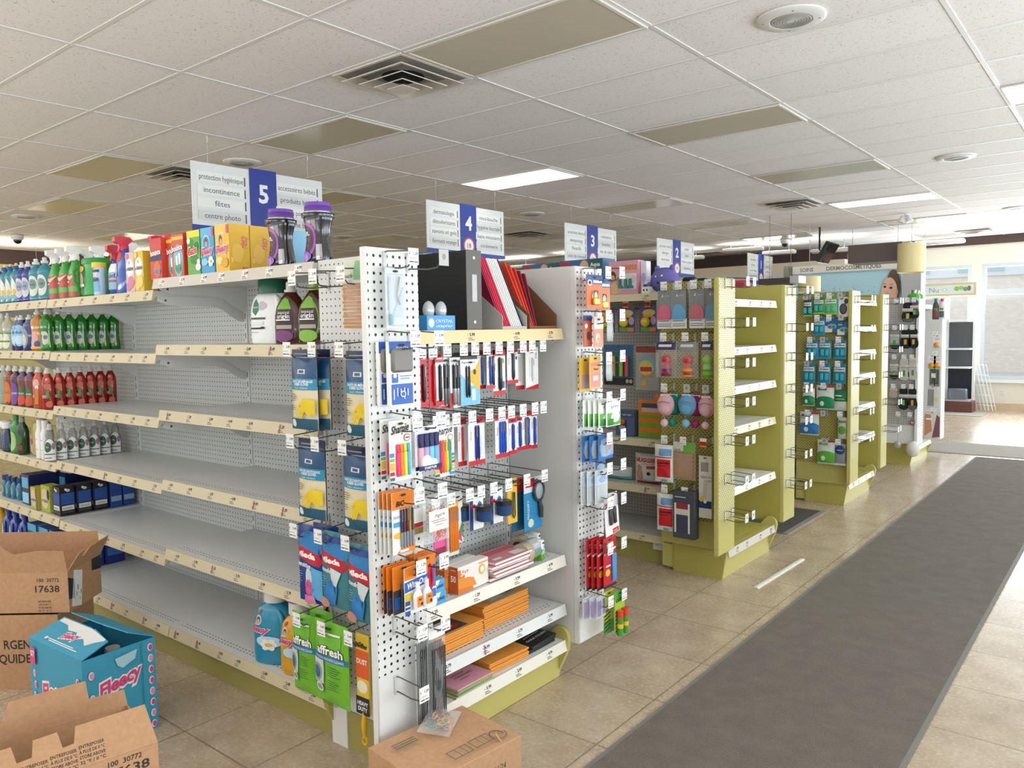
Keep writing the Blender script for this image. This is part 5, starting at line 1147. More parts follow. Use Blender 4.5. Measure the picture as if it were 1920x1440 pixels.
card('magnifier_pack', 'second blue carded magnifier hanging behind the front magnifier', (3.57, .80, .944), 'x', .12, .235, M('#1f5f80', .4), [('r', 0, .72, 1, 1, M('#b9322a'))])

# ---------------------------------------------------------------- goods on the end cap shelves
ZE = .5755
def e50(o): pass
sc = lambda: [('p', [(0, 0), (1, 0), (1, .5), (.4, 1), (0, 1)], M('#f2f3f3')), ('p', [(.45, 0), (1, 0), (1, 1), (.75, 1)], M('#4fa8d8')), ('t', .72, .5, .3, 'Scotch', NAVY, dict(width=.4, bold=.03))]
s1 = carton('tape_carton', 'small blue and white tape carton, lower of two on the end cap shelf', (3.625, .16, ZE), .0, .1, .1, .045, M('#f1f2f2', .4), sc(), [], [('r', 0, .1, 1, .9, M('#1f5f7a'))], [('p', [(.5, 0), (1, 0), (1, 1), (.8, 1)], M('#5fb4dd'))])
dup(s1, (3.622, .158, ZE+.0455), .03, 'small blue and white tape carton, upper of two on the end cap shelf')
ec = [('p', [(0, 0), (.5, 0), (.4, .5), (.2, .55), (.35, .8), (0, .9)], M('#e07a2a')), ('p', [(0, .2), (.6, .1), (.5, .45), (0, .6)], M('#e8923a')), ('t', .18, .75, .22, '50', WH, dict(width=.2, bold=.03)), ('e', .78, .62, .1, .2, YEL), ('e', .78, .62, .06, .12, WH), ('t', .82, .9, .1, 'enveloppes', M('#e07a2a'), dict(width=.3))]
ee = [('r', 0, 0, 1, 1, M('#c95a24')), ('t', .5, .55, .22, '50', WH, dict(width=.6, bold=.03)), ('r', .2, .85, .8, .9, M('#e9b080'))]
e0 = carton('envelope_carton', 'orange and white envelope carton numbered 50, front one', (3.635, .385, ZE), .05, .19, .045, .105, M('#efe9e2', .4), ec, [], ee)
dup(e0, (3.585, .365, ZE), .05, 'orange and white envelope carton numbered 50, rear one')
bk_ = None
for i in range(6):
    pm = M('#f0ede8', .5); x, y, z = 3.6+.006*((i*5) % 3-1), .615+.008*((i*7) % 4-1.5), ZE+.0125*(i)
    if bk_ is None:
        bk_ = thing('note_pad', 'red and white note pad, bottom of the stack on the end cap shelf', 'note pad', (x, y, z), 0, 'note pad stack')
        MB().box(-.07, .07, -.125, .125, .001, .0112, pm, .001).build('pages', bk_)
        MB().box(-.0705, .0705, -.1255, .1255, .0112, .012, M('#d98a8f', .5)).box(-.0705, .0705, -.1255, .1255, 0, .001, M('#9a2a3a', .5)).deco(flat((.07, -.125, .012), (0, 1, 0), (-1, 0, 0)), .25, .14, [('r', .05, .6, .95, .9, M('#c9606a')), ('r', .6, .1, .95, .4, M('#efe3e0')), ('r', .1, .15, .3, .3, M('#efe3e0'))]).build('cover', bk_)
    else: dup(bk_, (x, y, z), .02*((i % 3)-1), 'red note pad, %s of the end cap stack' % ('top' if i == 5 else ORD[i]+' from the bottom'))
def tape_pack(label, x, y):
    t = thing('packing_tape_pack', label, 'packing tape', (x, y, ZE+.048), .15, 'packing tape packs')
    for q in (-.052, 0.):
        MB().lathe([(.026, -.024), (.047, -.024), (.047, .024), (.026, .024), (.026, -.024)], M('#b9a992', .25), 28, (0, q, 0), axis='y', cap=False).build('tape_roll', t)
    w = MB(); r = .0485
    for k in range(15):
        a0, a1 = -1.3+k*.24, -1.3+(k+1)*.24
        col = (M('#5fa83a') if k < 4 else M('#c9d84a') if k < 5 else M('#9ccfe0') if k < 7 else WH)
        P = lambda a, yy, rr: (rr*math.cos(a), yy, rr*math.sin(a))
        for a_, b_, c_, d_ in ((-.03, .05, r, col),): w.add([P(a0, a_, c_), P(a0, b_, c_), P(a1, b_, c_), P(a1, a_, c_)], [(0, 1, 2, 3), (3, 2, 1, 0)], d_)
    w.box(.0, .049, .0255, .05, -.046, -.02, M('#5fa83a'), .003).box(.0, .05, .0255, .05, -.02, .044, WH, .004)
    w.deco(flat((.0505, .0255, -.02), (0, 1, 0), (0, 0, 1)), .0245, .064, [('e', .5, .8, .4, .06, INK), ('r', 0, .1, 1, .25, M('#c9d84a')), ('r', 0, .25, 1, .4, M('#8fc8dd')), ('t', .5, .55, .07, 'Tape', BLUE, dict(width=.6))]).build('label', t)
tape_pack('pair of clear brown packing tape rolls, nearer pack on the shelf', 3.615, .80)
tape_pack('pair of clear brown packing tape rolls, pack farther right by the grey panel', 3.53, .885)
# padded envelopes: every envelope of a stack
KR = M('#e59a3f', .6); KR2 = M('#d98a34', .6)
def envelope(label, w, d, loc, rz, group, deco=()):
    o = thing('padded_envelope', label, 'envelope', loc, rz, group)
    pts = []; th = .0085
    for i in range(9):
        a = -PI/2+PI*i/8; pts.append((d/2-.004+.004*math.cos(a), th/2+th/2*math.sin(a)))
    for i in range(9):
        a = PI/2+PI*i/8; pts.append((-d/2+.004+.004*math.cos(a), th/2+th/2*math.sin(a)))
    MB().prism(pts, 'y', -w/2, w/2, KR).build('body', o)
    MB().box(-d/2+.02, -d/2+.06, -w/2+.002, w/2-.002, th, th+.0008, KR2).build('flap', o)
    return o
def env_stack(n, w, d, x, y, z, name, rz=0.):
    e = envelope('padded envelope, bottom of the %s' % name, w, d, (x, y, z), rz, name)
    rnd = random.Random(n)
    for i in range(1, n):
        dup(e, (x+rnd.uniform(-.004, .004), y+rnd.uniform(-.004, .004), z+.0092*i), rz+rnd.uniform(-.015, .015), 'padded envelope, %s of the %s' % ('top' if i == n-1 else ORD[i]+' from the bottom', name), name)
    return z+.0092*n
zt_ = env_stack(8, .27, .24, 3.515, .33, .3485, 'left envelope stack, white shelf')
t = tag(MB().box(-.09, .09, -.09, .06, 0, .0008, M('#4a4a48', .5)).deco(flat((.09, -.09, .001), (0, 1, 0), (-1, 0, 0)), .15, .18, [('e', .55, .2, .3, .12, M('#b9202a')), ('p', [(.45, .14), (.65, .2), (.45, .26)], WH), ('t', .6, .7, .16, '11 x 12', M('#7a7a78'), dict(width=.6))]).build('envelope_label'), 'dark label sheet with red oval on top of the left envelope stack', 'label'); t.location = (3.53, .33, zt_+.0005)
zt_ = env_stack(11, .30, .2, 3.50, .66, .3485, 'right envelope stack, white shelf')
t = tag(MB().box(-.075, .075, -.1, .1, 0, .0008, M('#b9a98a', .5)).deco(flat((.075, -.1, .001), (0, 1, 0), (-1, 0, 0)), .2, .15, [('r', .1, .1, .55, .35, M('#cfcdbf')), ('e', .45, .8, .2, .12, M('#a9404a')), ('r', .7, .25, .95, .5, M('#5a5a3a')), ('r', .1, .45, .6, .7, M('#8a8f4a'))]).build('envelope_label'), 'beige label sheet on top of the right envelope stack', 'label'); t.location = (3.52, .66, zt_+.0005)
env_stack(5, .24, .22, 3.545, .61, .1815, 'short envelope stack below', -.06)
pads = ['#d8c94a', '#4fa8b8', '#e0845a', '#7fb85a', '#e2a0b0']
for i, c in enumerate(pads):
    o = thing('paper_pad', '%s paper pad, %s of the coloured pads on the end cap base' % (('yellow', 'teal', 'orange', 'green', 'pink')[i], ('bottom', 'second', 'third', 'fourth', 'top')[i]), 'paper pad', (3.57+.002*(i % 2), .355+.002*i, .1815+.0068*i), .02*(i % 2))
    m = MB().box(-.11, .11, -.105, .105, 0, .0062, M(c, .6), .0008)
    if i == 4: m.deco(flat((.11, -.105, .0063), (0, 1, 0), (-1, 0, 0)), .21, .22, [('r', .0, .72, 1, .95, M('#2a2422'))] + [('r', .04+.1*k, .76, .1+.1*k, .92, M('#5a4a42')) for k in range(10)] + [('t', .45, .42, .05, 'NON-SLIP', INK, dict(width=.35, bold=.02)), ('t', .5, .32, .05, 'CHALKBOARDS', INK, dict(width=.5, bold=.02)), ('r', .3, .2, .55, .215, INK)])
    m.build('sheets', o)
for i in range(3):
    o = thing('folder_pack', 'black and green folder pack on the end cap base, %s' % ('bottom', 'middle', 'top')[i], 'folder pack', (3.52+.004*i, .84, .1815+.012*i), .04*i)
    m = MB().box(-.13, .13, -.1, .095, 0, .011, M('#2b2b2d', .35), .002)
    if i == 2: m.deco(flat((.13, -.1, .0111), (0, 1, 0), (-1, 0, 0)), .195, .26, [('r', .02, .45, .95, .98, M('#7f8a5a')), ('r', .3, .6, .9, .95, M('#9a7a80')), ('t', .55, .2, .05, 'CHALK FOLDERS', WH, dict(width=.8, bold=.02)), ('t', .55, .32, .04, 'pochettes', WH, dict(width=.6))])
    m.build('cover', o)
# top shelf of the end cap
ZT = 1.5935
t = thing('lever_arch_binder', 'large black lever arch binder with grey spine on the top shelf', 'binder', (3.495, .442, ZT), 0)
BKB = M('#0c0c0e', .6); SPN = M('#5f5d58', .5)
MB().box(-.145, .143, -.044, -.041, 0, .308, BKB, .001).box(-.145, .143, .041, .044, 0, .308, BKB, .001).build('cover', t)
MB().box(.143, .147, -.044, .044, 0, .31, SPN, .001).lathe([(.006, .147), (.006, .1485)], WH, 12, (0, .0, .28), axis='x').lathe([(.006, .147), (.006, .1485)], WH, 12, (0, .0, .03), axis='x').build('spine', t)
MB().box(.147, .149, -.014, .014, .11, .215, M('#d9dde0', .2, 0, .7)).build('label_pocket', t)
t = thing('bulb_display_box', 'small blue display box with clear bulbs before the black binder', 'box', (3.63, .235, ZT))
MB().box(-.03, .03, -.075, .075, 0, .055, M('#3f94d0', .4), .001).deco(flat((.03, -.075, 0), (0, 1, 0), (0, 0, 1)), .15, .055, [('e', .15, .5, .1, .3, M('#dfe8f0')), ('t', .6, .62, .2, 'CRYSTAL', WH, dict(width=.6)), ('t', .6, .3, .18, 'stapler', WH, dict(width=.6))]).build('tray', t)
for y in (-.035, .03): MB().blob((0, y, .075), .02, .024, .034, M('#cfd6da', .06, .2, .8, coat=.6)).build('clear_bulb', t)
def filebox(label, y0, y1, col, dd, hh, hf):
    t = thing('magazine_file', label, 'magazine file', (3.40, y0, ZT), 0); d = dd
    pts = [(0, 0), (d, 0), (d, hf), (.012, hh), (0, hh)]
    MB().prism(pts, 'y', 0, .003, col).build('side_panel', t); MB().prism(pts, 'y', y1-y0-.003, y1-y0, col).build('side_panel', t)
    MB().box(0, .003, .003, y1-y0-.003, 0, hh, col).build('back_panel', t); MB().box(.003, d, .003, y1-y0-.003, 0, .003, col).box(d-.003, d, .003, y1-y0-.003, .003, .012, col).build('tray', t)
    return t
GFC = M('#b5b2ab', .55)
filebox('grey magazine file holding red and white folders', .575, .735, GFC, .272, .25, .055)
filebox('brown cardboard magazine file leaning at the right of the top shelf', .755, .95, M('#7d5236', .85), .272, .288, .06)
fcol = ['#8a1f3f', '#c0204a', '#d82a4a', '#e03058', '#c81f3f', '#e9e6e2', '#f1efec', '#e6e4e0', '#f3f2f0', '#ecebe8', '#f0eeea', '#1f2a44']
def folder(c, label, grp, y, ax, top=.295, sl=.12):
    o = tag(MB().prism([(.0, 0), (.262, 0), (.262-sl, top), (0, top)], 'y', -.0035, .0035, M(c, .5)).build('paper_folder'), label, 'folder', grp)
    o.location = (3.404, y, ZT+.004); o.rotation_euler = (ax, 0, 0)
for i, c in enumerate(fcol):
    nm = 'dark navy' if i == 11 else 'white' if i > 4 else 'burgundy' if i == 0 else 'red'
    folder(c, '%s folder, %s from left in the grey magazine file' % (nm, ORD[i]), 'folders in the grey magazine file', .586+.0122*i, .02, .295-.001*(i % 3), .13)
for i, c in enumerate(['#e0452f', '#e2503a', '#d83a2a', '#8a1f34', '#7a1a30']):
    folder(c, '%s folder fanned in the brown magazine file, %s from left' % ('orange red' if i < 3 else 'dark red', ORD[i]), 'folders in the brown magazine file', .768+.011*i, -.02-.02*i, .285-.012*i, .14-.015*i)
carton('flat_blue_carton', 'flat blue and white carton lying on top behind the black binder', (3.24, .62, 1.8245), 0, .27, .16, .095, M('#4f9ad0', .4), [('r', .0, .0, .3, 1, M('#8fc4e6')), ('t', .7, .5, .4, 'baby wipes', WH, dict(width=.5)), ('e', .45, .5, .08, .4, YEL)], group=None)

# ---------------------------------------------------------------- gloves and pouches on the side pegboard
GVD = M('#1e4a74', .3); GVN = M('#161f45', .3); GVT = M('#2a8fb8', .3); GVC = M('#e3d6b4', .3); GVY = M('#e8c81f', .35)
def gd(t1, t2):
    return [('r', 0, .0, 1, .9, GVC), ('r', 0, .76, 1, .9, GVD), ('r', 0, .54, 1, .77, GVD), ('r', .35, .70, .65, .755, M('#dfe6ea')), ('r', .4, .71, .6, .745, GVD), ('r', 0, .50, 1, .64, GVT), ('t', .5, .605, .03, t1, WH, dict(width=.8, bold=.03)), ('t', .5, .57, .03, t2, WH, dict(width=.55, bold=.03)), ('t', .5, .525, .02, 'Small - Medium', WH, dict(width=.5)),
            ('r', 0, 0, 1, .14, M('#1f5a74')), ('e', .14, .08, .09, .05, M('#dfe9df'))] + lines(.05, .44, 4, .34, .025, INK, .006) + lines(.05, .30, 3, .3, .025, INK, .006) + hand(.55, .25, .115, GVY, -.6, 1.95) + [('p', [(.5, .33), (.66, .40), (1, .38), (1, .2), (.78, .19)], GVY), ('r', 0, .9, 1, .905, M('#c9d3d9')), ('r', .25, .94, .75, .955, M('#9aa3b5'))]
gv = pillow('rubber_glove_pack', 'pack of yellow rubber gloves, front left of the top glove row', (3.315, -.125, 1.532), 'y', .15, .292, .03, GVN, gd('GANTS DE MÉNAGE', 'RUBBER GLOVES'), 'rubber glove packs', 'gloves', hdr=.1, crinkle=.002)
dup(gv, (3.335, -.085, 1.532), None, 'pack of yellow rubber gloves hanging directly behind the top left one')
dup(gv, (3.62, -.12, 1.528), None, 'pack of yellow rubber gloves at the top right, cut by the white panel')
g2_ = pillow('rubber_glove_pack', 'pack of yellow rubber gloves, left in the second glove row', (3.34, -.125, 1.206), 'y', .155, .292, .03, GVN, gd('GANTS DE CAOUTCHOUC', 'RUBBER GLOVES'), 'rubber glove packs', 'gloves', hdr=.1, crinkle=.002)
dup(g2_, (3.60, -.125, 1.20), None, 'pack of yellow rubber gloves, right in the second glove row, cut by the white panel')
VB = M('#1f3f8a', .25); VT = M('#3f7f8a', .25)
def vd(bg, pk, w2):
    return [('r', 0, 0, 1, .92, bg), ('e', .6, .78, .5, .16, M('#2f7fc0')), ('p', [(0, .60), (.9, .50), (1, .56), (.92, .66), (0, .76)], M('#c3202e')), ('t', .44, .635, .07, 'vileda', WH, dict(width=.72, bold=.05, rot=-.07)), ('t', .35, .5, .06, w2, WH, dict(width=.6, bold=.03, rot=-.05))] + lines(.06, .4, 5, .25, .03, M('#8fb3c8'), .006)
v1_ = pillow('rubber_glove_pack', 'blue pouch with pink gloves in the third glove row', (3.315, -.125, .882), 'y', .145, .288, .03, VB, vd(VB, 0, 'sensitive') + [('p', [(.55, .1), (1, .05), (1, .45), (.7, .5)], M('#5fa8d8')), ('e', .58, .36, .14, .12, M('#c9d9e8'))] + hand(.55, .21, .11, M('#e0508f'), PI-.1, 1.95) + [('p', [(.3, 0), (.8, 0), (.75, .12), (.4, .12)], M('#e886b0'))], 'rubber glove packs', 'gloves', crinkle=.003)
dup(v1_, (3.345, -.08, .882), None, 'blue pouch with pink gloves hanging behind the front one')
v2_ = pillow('rubber_glove_pack', 'teal pouch with blue gloves in the third glove row, left one', (3.462, -.13, .882), 'y', .145, .275, .03, VT, vd(VT, 0, 'comfort') + [('p', [(.5, .55), (.85, .5), (.7, .3), (.5, .32)], M('#cfd9dc')), ('p', [(.35, .35), (.75, .3), (.6, .05), (.15, .02)], M('#2a7ac0')), ('e', .15, .05, .18, .07, M('#c98a78')), ('r', .0, .88, 1, .95, VB)] + hand(.5, .28, .11, M('#2f86c8'), PI+.4, 1.9), 'rubber glove packs', 'gloves', crinkle=.003)
dup(v2_, (3.615, -.135, .862), None, 'teal pouch with blue gloves at the right, cut by the white panel')
LG = M('#72b832', .3)
def ad():
    return [('r', .05, .72, .85, .85, LG), ('t', .52, .67, .1, 'affresh', INK, dict(width=.78, bold=.075)), ('t', .52, .67, .1, 'affresh', WH, dict(width=.76, bold=.03)), ('r', 0, .54, 1, .605, M('#2f78b0')), ('t', .5, .572, .03, 'WASHING MACHINE CLEANER', WH, dict(width=.85)), ('r', 0, .25, .34, .54, M('#c9cdd0')), ('e', .14, .38, .15, .11, M('#8f979c')), ('e', .14, .38, .1, .075, M('#3a6a90')), ('e', .2, .2, .13, .06, M('#dfe2e2')), ('e', .2, .2, .1, .035, M('#9aa0a0')), ('r', .3, .87, .85, .895, M('#e6ecd8')), ('r', .42, .93, .6, .955, M('#2a3a1a'))] + lines(.5, .49, 5, .4, .025, M('#2f5a1a'), .007) + lines(.5, .33, 5, .36, .025, M('#2f5a1a'), .007) + lines(.3, .06, 2, .5, .025, INK, .008)
af = pillow('cleaner_tablet_pouch', 'lime green washing machine cleaner pouch, left one', (3.255, -.125, .538), 'y', .14, .305, .028, LG, ad(), 'lime green pouches', 'pouch', crinkle=.003)
dup(af, (3.445, -.145, .552), None, 'lime green washing machine cleaner pouch, right one'); bpy.data.objects['cleaner_tablet_pouch.001'].scale = (1, 1.32, 1)
dup(af, (3.30, -.08, .55), None, 'lime green cleaner pouch hanging behind the left one')
t = thing('duster', 'orange duster pack with yellow handle hanging by the white panel', 'duster', (3.585, -.12, .535), FY)
MB().box(-.006, .006, -.035, .035, -.29, 0, M('#e8c33a', .3), .004).deco(flat((.006, -.035, -.29), (0, 1, 0), (0, 0, 1)), .07, .29, [('r', 0, .45, 1, .8, M('#e0602a')), ('t', .5, .66, .06, 'DUST', WH, dict(width=.8, bold=.03)), ('t', .5, .86, .06, 'Swiffer', INK, dict(width=.9, bold=.03)), ('e', .5, .35, .4, .08, M('#efe6c8')), ('r', 0, 0, 1, .22, INK), ('t', .5, .14, .05, 'HEAVY', WH, dict(width=.8, bold=.03)), ('t', .5, .07, .05, 'DUTY', WH, dict(width=.7, bold=.03))]).build('pack', t)
MB().tube([(0, .0, -.28), (.004, .0, -.33), (.002, .0, -.375)], [.008, .011, .006], M('#e6b21f', .35), 10).tube([(.002, .012*math.cos(a), -.388+.014*math.sin(a)) for a in [i*PI/6 for i in range(12)]], .0042, M('#e6b21f', .35), 8, True).build('handle', t)
def pins(o, w, h, n, c='#c08a5a'):
    rnd = random.Random(n)
    for i in range(n):
        z = -h*.34 - (h*.62)*i/n; a = rnd.uniform(-.06, .06); b = MB(); th = h*.62/n*.46
        for q in (-1, 1):
            y0, y1 = -w*.44, w*.44
            b.prism([(y0, z+a*y0*.5-th*.9*(q < 0)-.0), (y1, z+a*y1*.5-th*.9*(q < 0)), (y1, z+a*y1*.5+th*.9*(q > 0)), (y0, z+a*y0*.5+th*.9*(q > 0))], 'x', .001+.004*(i % 2), .009+.004*(i % 2), M(c, .7))
        b.build('clothespin', o)
cd_ = [('r', .05, .72, .95, .98, M('#d3d6c6')), ('r', .65, .72, .95, .98, M('#8fbf8a')), ('t', .35, .78, .06, 'touch', INK, dict(width=.5))]
o = pillow('clothespin_bag', 'clear bag of wooden clothespins high beside the nearest white panel', (3.585, -.11, 1.838), 'y', .11, .25, .028, M('#eef0f0', .1, 0, .16), cd_, part='bag'); pins(o, .11, .25, 13)

# ================================================================ grey-sided white panel (second wing)
VX = 3.80
PO = M('#e0692f', .4)
pad = [('r', 0, .72, 1, 1, M('#3f5a9a')), ('e', .2, .76, .14, .09, M('#dfe0e0')), ('e', .2, .76, .09, .055, M('#3a2a2a')), ('r', .4, .76, .95, .84, M('#dfe3ea')), ('e', .5, .34, .2, .15, M('#e9dcc0'))]
def lockx(o):
    MB().tube([(.01, -.018, -.1), (.01, -.018, -.085), (.01, -.01, -.07), (.01, .01, -.07), (.01, .018, -.085), (.01, .018, -.1)], .003, STEEL).build('shackle', o)
    MB().box(.003, .016, -.024, .024, -.13, -.1, M('#c9a84a', .3, .6), .003).build('lock_body', o)
card('padlock_pack', 'orange carded padlock, front one at the top of the grey-sided panel', (VX+.03, 1.01, 1.822), 'x', .125, .145, PO, pad, extra=lockx)
card('padlock_pack', 'orange carded padlock hanging beside the front padlock', (VX+.01, 1.11, 1.81), 'x', .115, .14, PO, pad, extra=lockx)
card('padlock_pack', 'narrow dark orange carded lock, left in the second row', (VX, 1.0, 1.648), 'x', .065, .136, M('#b9502a', .4), [('r', 0, .82, 1, 1, M('#23407a')), ('e', .3, .66, .16, .07, WH), ('e', .55, .35, .2, .14, M('#3a2a26'))], extra=None)
card('padlock_pack', 'pale orange carded lock, right in the second row', (VX+.02, 1.055, 1.642), 'x', .075, .134, M('#e0896a', .4), [('r', 0, .6, 1, 1, M('#ecdcd2')), ('e', .4, .3, .22, .16, M('#efe6dc')), ('e', .45, .26, .14, .1, M('#c9a86a'))], extra=None)
def disp(label, y, z):
    t = thing('tape_dispenser', label, 'tape dispenser', (VX+.015, y, z), .5)
    MB().lathe([(.028, -.012), (.045, -.012), (.045, .012), (.028, .012), (.028, -.012)], M('#dfe6ea', .15), 26, (0, 0, -.07), axis='x', cap=False).build('tape_roll', t)
    MB().prism([(-.02, -.03), (.02, -.025), (.028, .0), (.012, .012), (-.014, .008), (-.028, -.01)], 'x', -.013, .013, M('#e2eaf0', .2)).box(-.014, .014, .028, .055, -.085, -.07, M('#5f9fc0', .3), .003).build('holder', t)
    MB().lathe([(.012, .0125), (.018, .0135)], M('#5fa0b8', .3), 16, (0, .0, -.07), axis='x').build('label', t)
disp('white tape dispenser roll in the second row of the grey-sided panel', 1.16, 1.645)
disp('white tape dispenser roll in the third row of the grey-sided panel', 1.15, 1.468)
card('sticky_note_pack', 'pink and yellow sticky note pack in the third row', (VX+.02, 1.025, 1.472), 'x', .09, .145, M('#e6b93a', .4), [('r', .1, .05, .95, .8, M('#e88a86')), ('r', .25, .5, .8, .7, M('#e9a83a')), ('t', .55, .6, .08, 'Post-it', INK, dict(width=.4, bold=.03)), ('r', .25, .25, .75, .4, M('#f0c9bf'))])
card('sticky_note_pack', 'yellow backed sticky notes behind the pink pack', (VX-.015, 1.0, 1.465), 'x', .09, .15, M('#e0b53a', .4), [('r', .2, .1, .9, .5, M('#b9a0c0'))])
gp_ = pillow('floss_pick_bag', 'front green and white pick bag in the fourth row', (VX+.055, 1.115, 1.278), 'x', .12, .122, .02, M('#e6eee4', .2), [('r', .05, .05, .95, .5, M('#5fb03a')), ('e', .5, .35, .3, .2, M('#e9f2e0')), ('t', .5, .75, .1, 'green', M('#5f8a6a'), dict(width=.6)), ('r', .1, .05, .35, .3, M('#2f8a3f'))], part='bag')
for i in range(4): dup(gp_, (VX+.035-.018*i, 1.085-.014*i, 1.278), None, 'green and white pick bag in the fourth row, %s behind the front' % ORD[i])
bp2 = card('toothbrush_head_pack', 'front blue blister pack in the fifth row of the grey-sided panel', (VX+.045, 1.065, 1.128), 'x', .12, .115, M('#2f6fb8', .3), [('e', .5, .45, .42, .36, M('#6fa8d8')), ('r', .25, .2, .4, .55, M('#a9a098')), ('r', .5, .2, .62, .55, M('#8f8a80')), ('e', .78, .45, .1, .1, M('#c9483a'))], extra=lambda o: blister(o, .1, -.1, -.02, .014))
for i in range(2): dup(bp2, (VX+.02-.025*i, 1.035-.02*i, 1.122), None, 'blue blister pack in the fifth row, %s behind the front' % ORD[i])
cp2 = card('clear_sleeve_pack', 'front clear pack with blue label in the sixth row', (VX+.03, 1.05, .968), 'x', .1, .152, M('#e6eaec', .15, 0, .75), [('r', .1, .55, .95, .85, M('#b9d6ec')), ('e', .6, .7, .3, .1, M('#7fa8d8')), ('r', .1, .1, .3, .5, M('#c9cdd0')), ('r', .5, .1, .7, .5, M('#b9bdc0'))], extra=lambda o: blister(o, .085, -.14, -.02, .012))
for i in range(2): dup(cp2, (VX+.008-.02*i, 1.02-.02*i, .966), None, 'clear pack with blue label in the sixth row, %s behind' % ORD[i])
card('toothbrush_head_pack', 'blue topped clear pack at the right of the sixth row', (VX-.01, 1.11, 1.0), 'x', .08, .06, M('#3f74b8', .3), [('e', .5, .4, .4, .3, M('#a9c4e0'))])
def clips(o):
    for y in (-.018, .016): MB().box(.003, .014, y-.011, y+.011, -.125, -.045, M('#3d3a3e', .3), .005).build('clip', o)
card('nail_clipper_pack', 'white carded pair of black clippers in the seventh row', (VX+.05, 1.095, .838), 'x', .115, .172, M('#e6e4e4', .4), [('r', .5, .02, .95, .14, RED), ('t', .7, .08, .05, 'tweezer', WH, dict(width=.3)), ('r', .05, .82, .3, .88, M('#c9606a')), ('r', .32, .82, .55, .88, M('#a9a6a6'))], extra=clips, tilt=.1)
card('scissor_pack', 'red and white scissor card at the right of the seventh row', (VX+.02, 1.16, .845), 'x', .075, .13, M('#e9e2e2', .4), [('e', .4, .7, .2, .14, M('#c9303a')), ('e', .4, .7, .12, .08, WH), ('r', .2, .1, .5, .55, M('#8f8c8c')), ('p', [(.2, .0), (.8, .05), (.7, .12)], M('#c9303a'))])
rp = card('glue_gun_stick_pack', 'front red blister card with blue strip in the eighth row', (VX+.05, 1.085, .66), 'x', .105, .228, RED, [('r', .62, .08, .95, .62, M('#4f8fc8')), ('t', .5, .85, .08, 'TACK', WH, dict(width=.6, bold=.03)), ('p', [(.05, .66), (.95, .74), (.95, .78), (.05, .7)], WH), ('e', .3, .3, .18, .07, YEL), ('r', .0, .0, 1, .05, INK), ('r', .15, .42, .5, .45, WH)], extra=lambda o: MB().box(.002, .01, .012, .046, -.205, -.08, M('#4f8fc8', .3), .003).build('strip', o))
for i in range(3): dup(rp, (VX+.03-.02*i, 1.062-.012*i, .656), None, 'red blister card with blue strip in the eighth row, %s behind' % ORD[i])
def gl_(o):
    for y in (-.022, .024):
        MB().lathe([(.014, -.2), (.014, -.12)], M('#4f9a3a', .3), 14, (.016, y, 0)).lathe([(.0145, -.165), (.0145, -.145)], YEL, 14, (.016, y, 0), cap=False).build('glue_stick', o)
        MB().lathe([(.0145, -.12), (.0145, -.085)], M('#d84a2a', .3), 14, (.016, y, 0)).build('cap', o)
card('glue_stick_pack', 'green carded pair of glue sticks with orange caps, lowest row', (VX+.06, 1.15, .40), 'x', .085, .2, M('#9fc23a', .35), [('r', 0, .8, 1, 1, M('#4fb03a')), ('t', .5, .78, .07, 'KRAZY', INK, dict(width=.8, bold=.03))] + [('p', [(.02, .06+.09*i), (.2, .1+.09*i), (.2, .13+.09*i), (.02, .09+.09*i)], INK) for i in range(6)], extra=gl_)
card('glue_stick_pack', 'yellow green glue card with black stripes behind the orange caps', (VX+.02, 1.12, .40), 'x', .085, .2, M('#b9c23a', .35), [('r', 0, .0, 1, .3, M('#4f9a3a'))] + [('p', [(.02, .06+.09*i), (.6, .12+.09*i), (.6, .15+.09*i), (.02, .09+.09*i)], INK) for i in range(6)])
for i in range(3):
    pillow('hair_comb_bag', 'clear bag with pale purple combs, %s in the lowest row' % ('front', 'middle', 'rear')[i], (VX+.03-.02*i, 1.04-.025*i, .40), 'x', .075, .1, .012, M('#e6e6ee', .15, 0, .45), [('r', .1, .1, .35, .8, M('#9a86b8')), ('r', .55, .15, .8, .85, M('#8a78b0'))], part='bag')
# ================================================================ goods of the nearest green end cap (side facing the camera)
SY = 2.60
CB_ = M('#3a3f46', .35)
def cloth(c):
    def f(o):
        m = MB(); n = 9; vs = []; N = 8
        m.prism([(-.042, -.182), (.042, -.182), (.046, -.165), (.042, -.135), (.03, -.105), (.012, -.09), (-.01, -.088), (-.03, -.1), (-.042, -.13), (-.046, -.165)], 'x', .002, .013, c).prism([(-.03, -.18), (.035, -.17), (.02, -.12), (-.02, -.115)], 'x', .013, .017, c)
        m.build('folded_item', o)
    return f
def pouch(label, x, w, c, dy=0.):
    o = card('knee_support_pack', label, (x, SY-.02+dy, 1.82), 'y', w, .238, CB_, [('r', 0, 0, 1, .26, M('#e6e6e6')), ('r', .05, .19, .8, .215, INK), ('r', .05, .11, .9, .13, INK), ('r', .05, .06, .9, .08, INK), ('p', [(.3, .86), (.42, .92), (.36, .86), (.46, .84), (.3, .83)], WH), ('r', .5, .84, .85, .87, M('#8f949a'))], cat='pack', extra=cloth(M(c, .6)))
    MB().box(.003, .022, -w/2, w/2, -.236, -.0, M('#eef1f2', .1, 0, .14), .004).build('clear_sleeve', o)
    return o
pouch('grey pack with pink folded fabric, leftmost on the top green pegboard row', 3.335, .1, '#d8286a')
pouch('grey pack with bright blue folded fabric, second on the top green pegboard row', 3.443, .1, '#1f98cc', -.015)
pouch('grey pack with raspberry red fabric, third on the top green pegboard row', 3.556, .1, '#c0284f')
pouch('grey pack with teal blue fabric, rightmost on the top green pegboard row', 3.648, .085, '#1f88a8', .012)
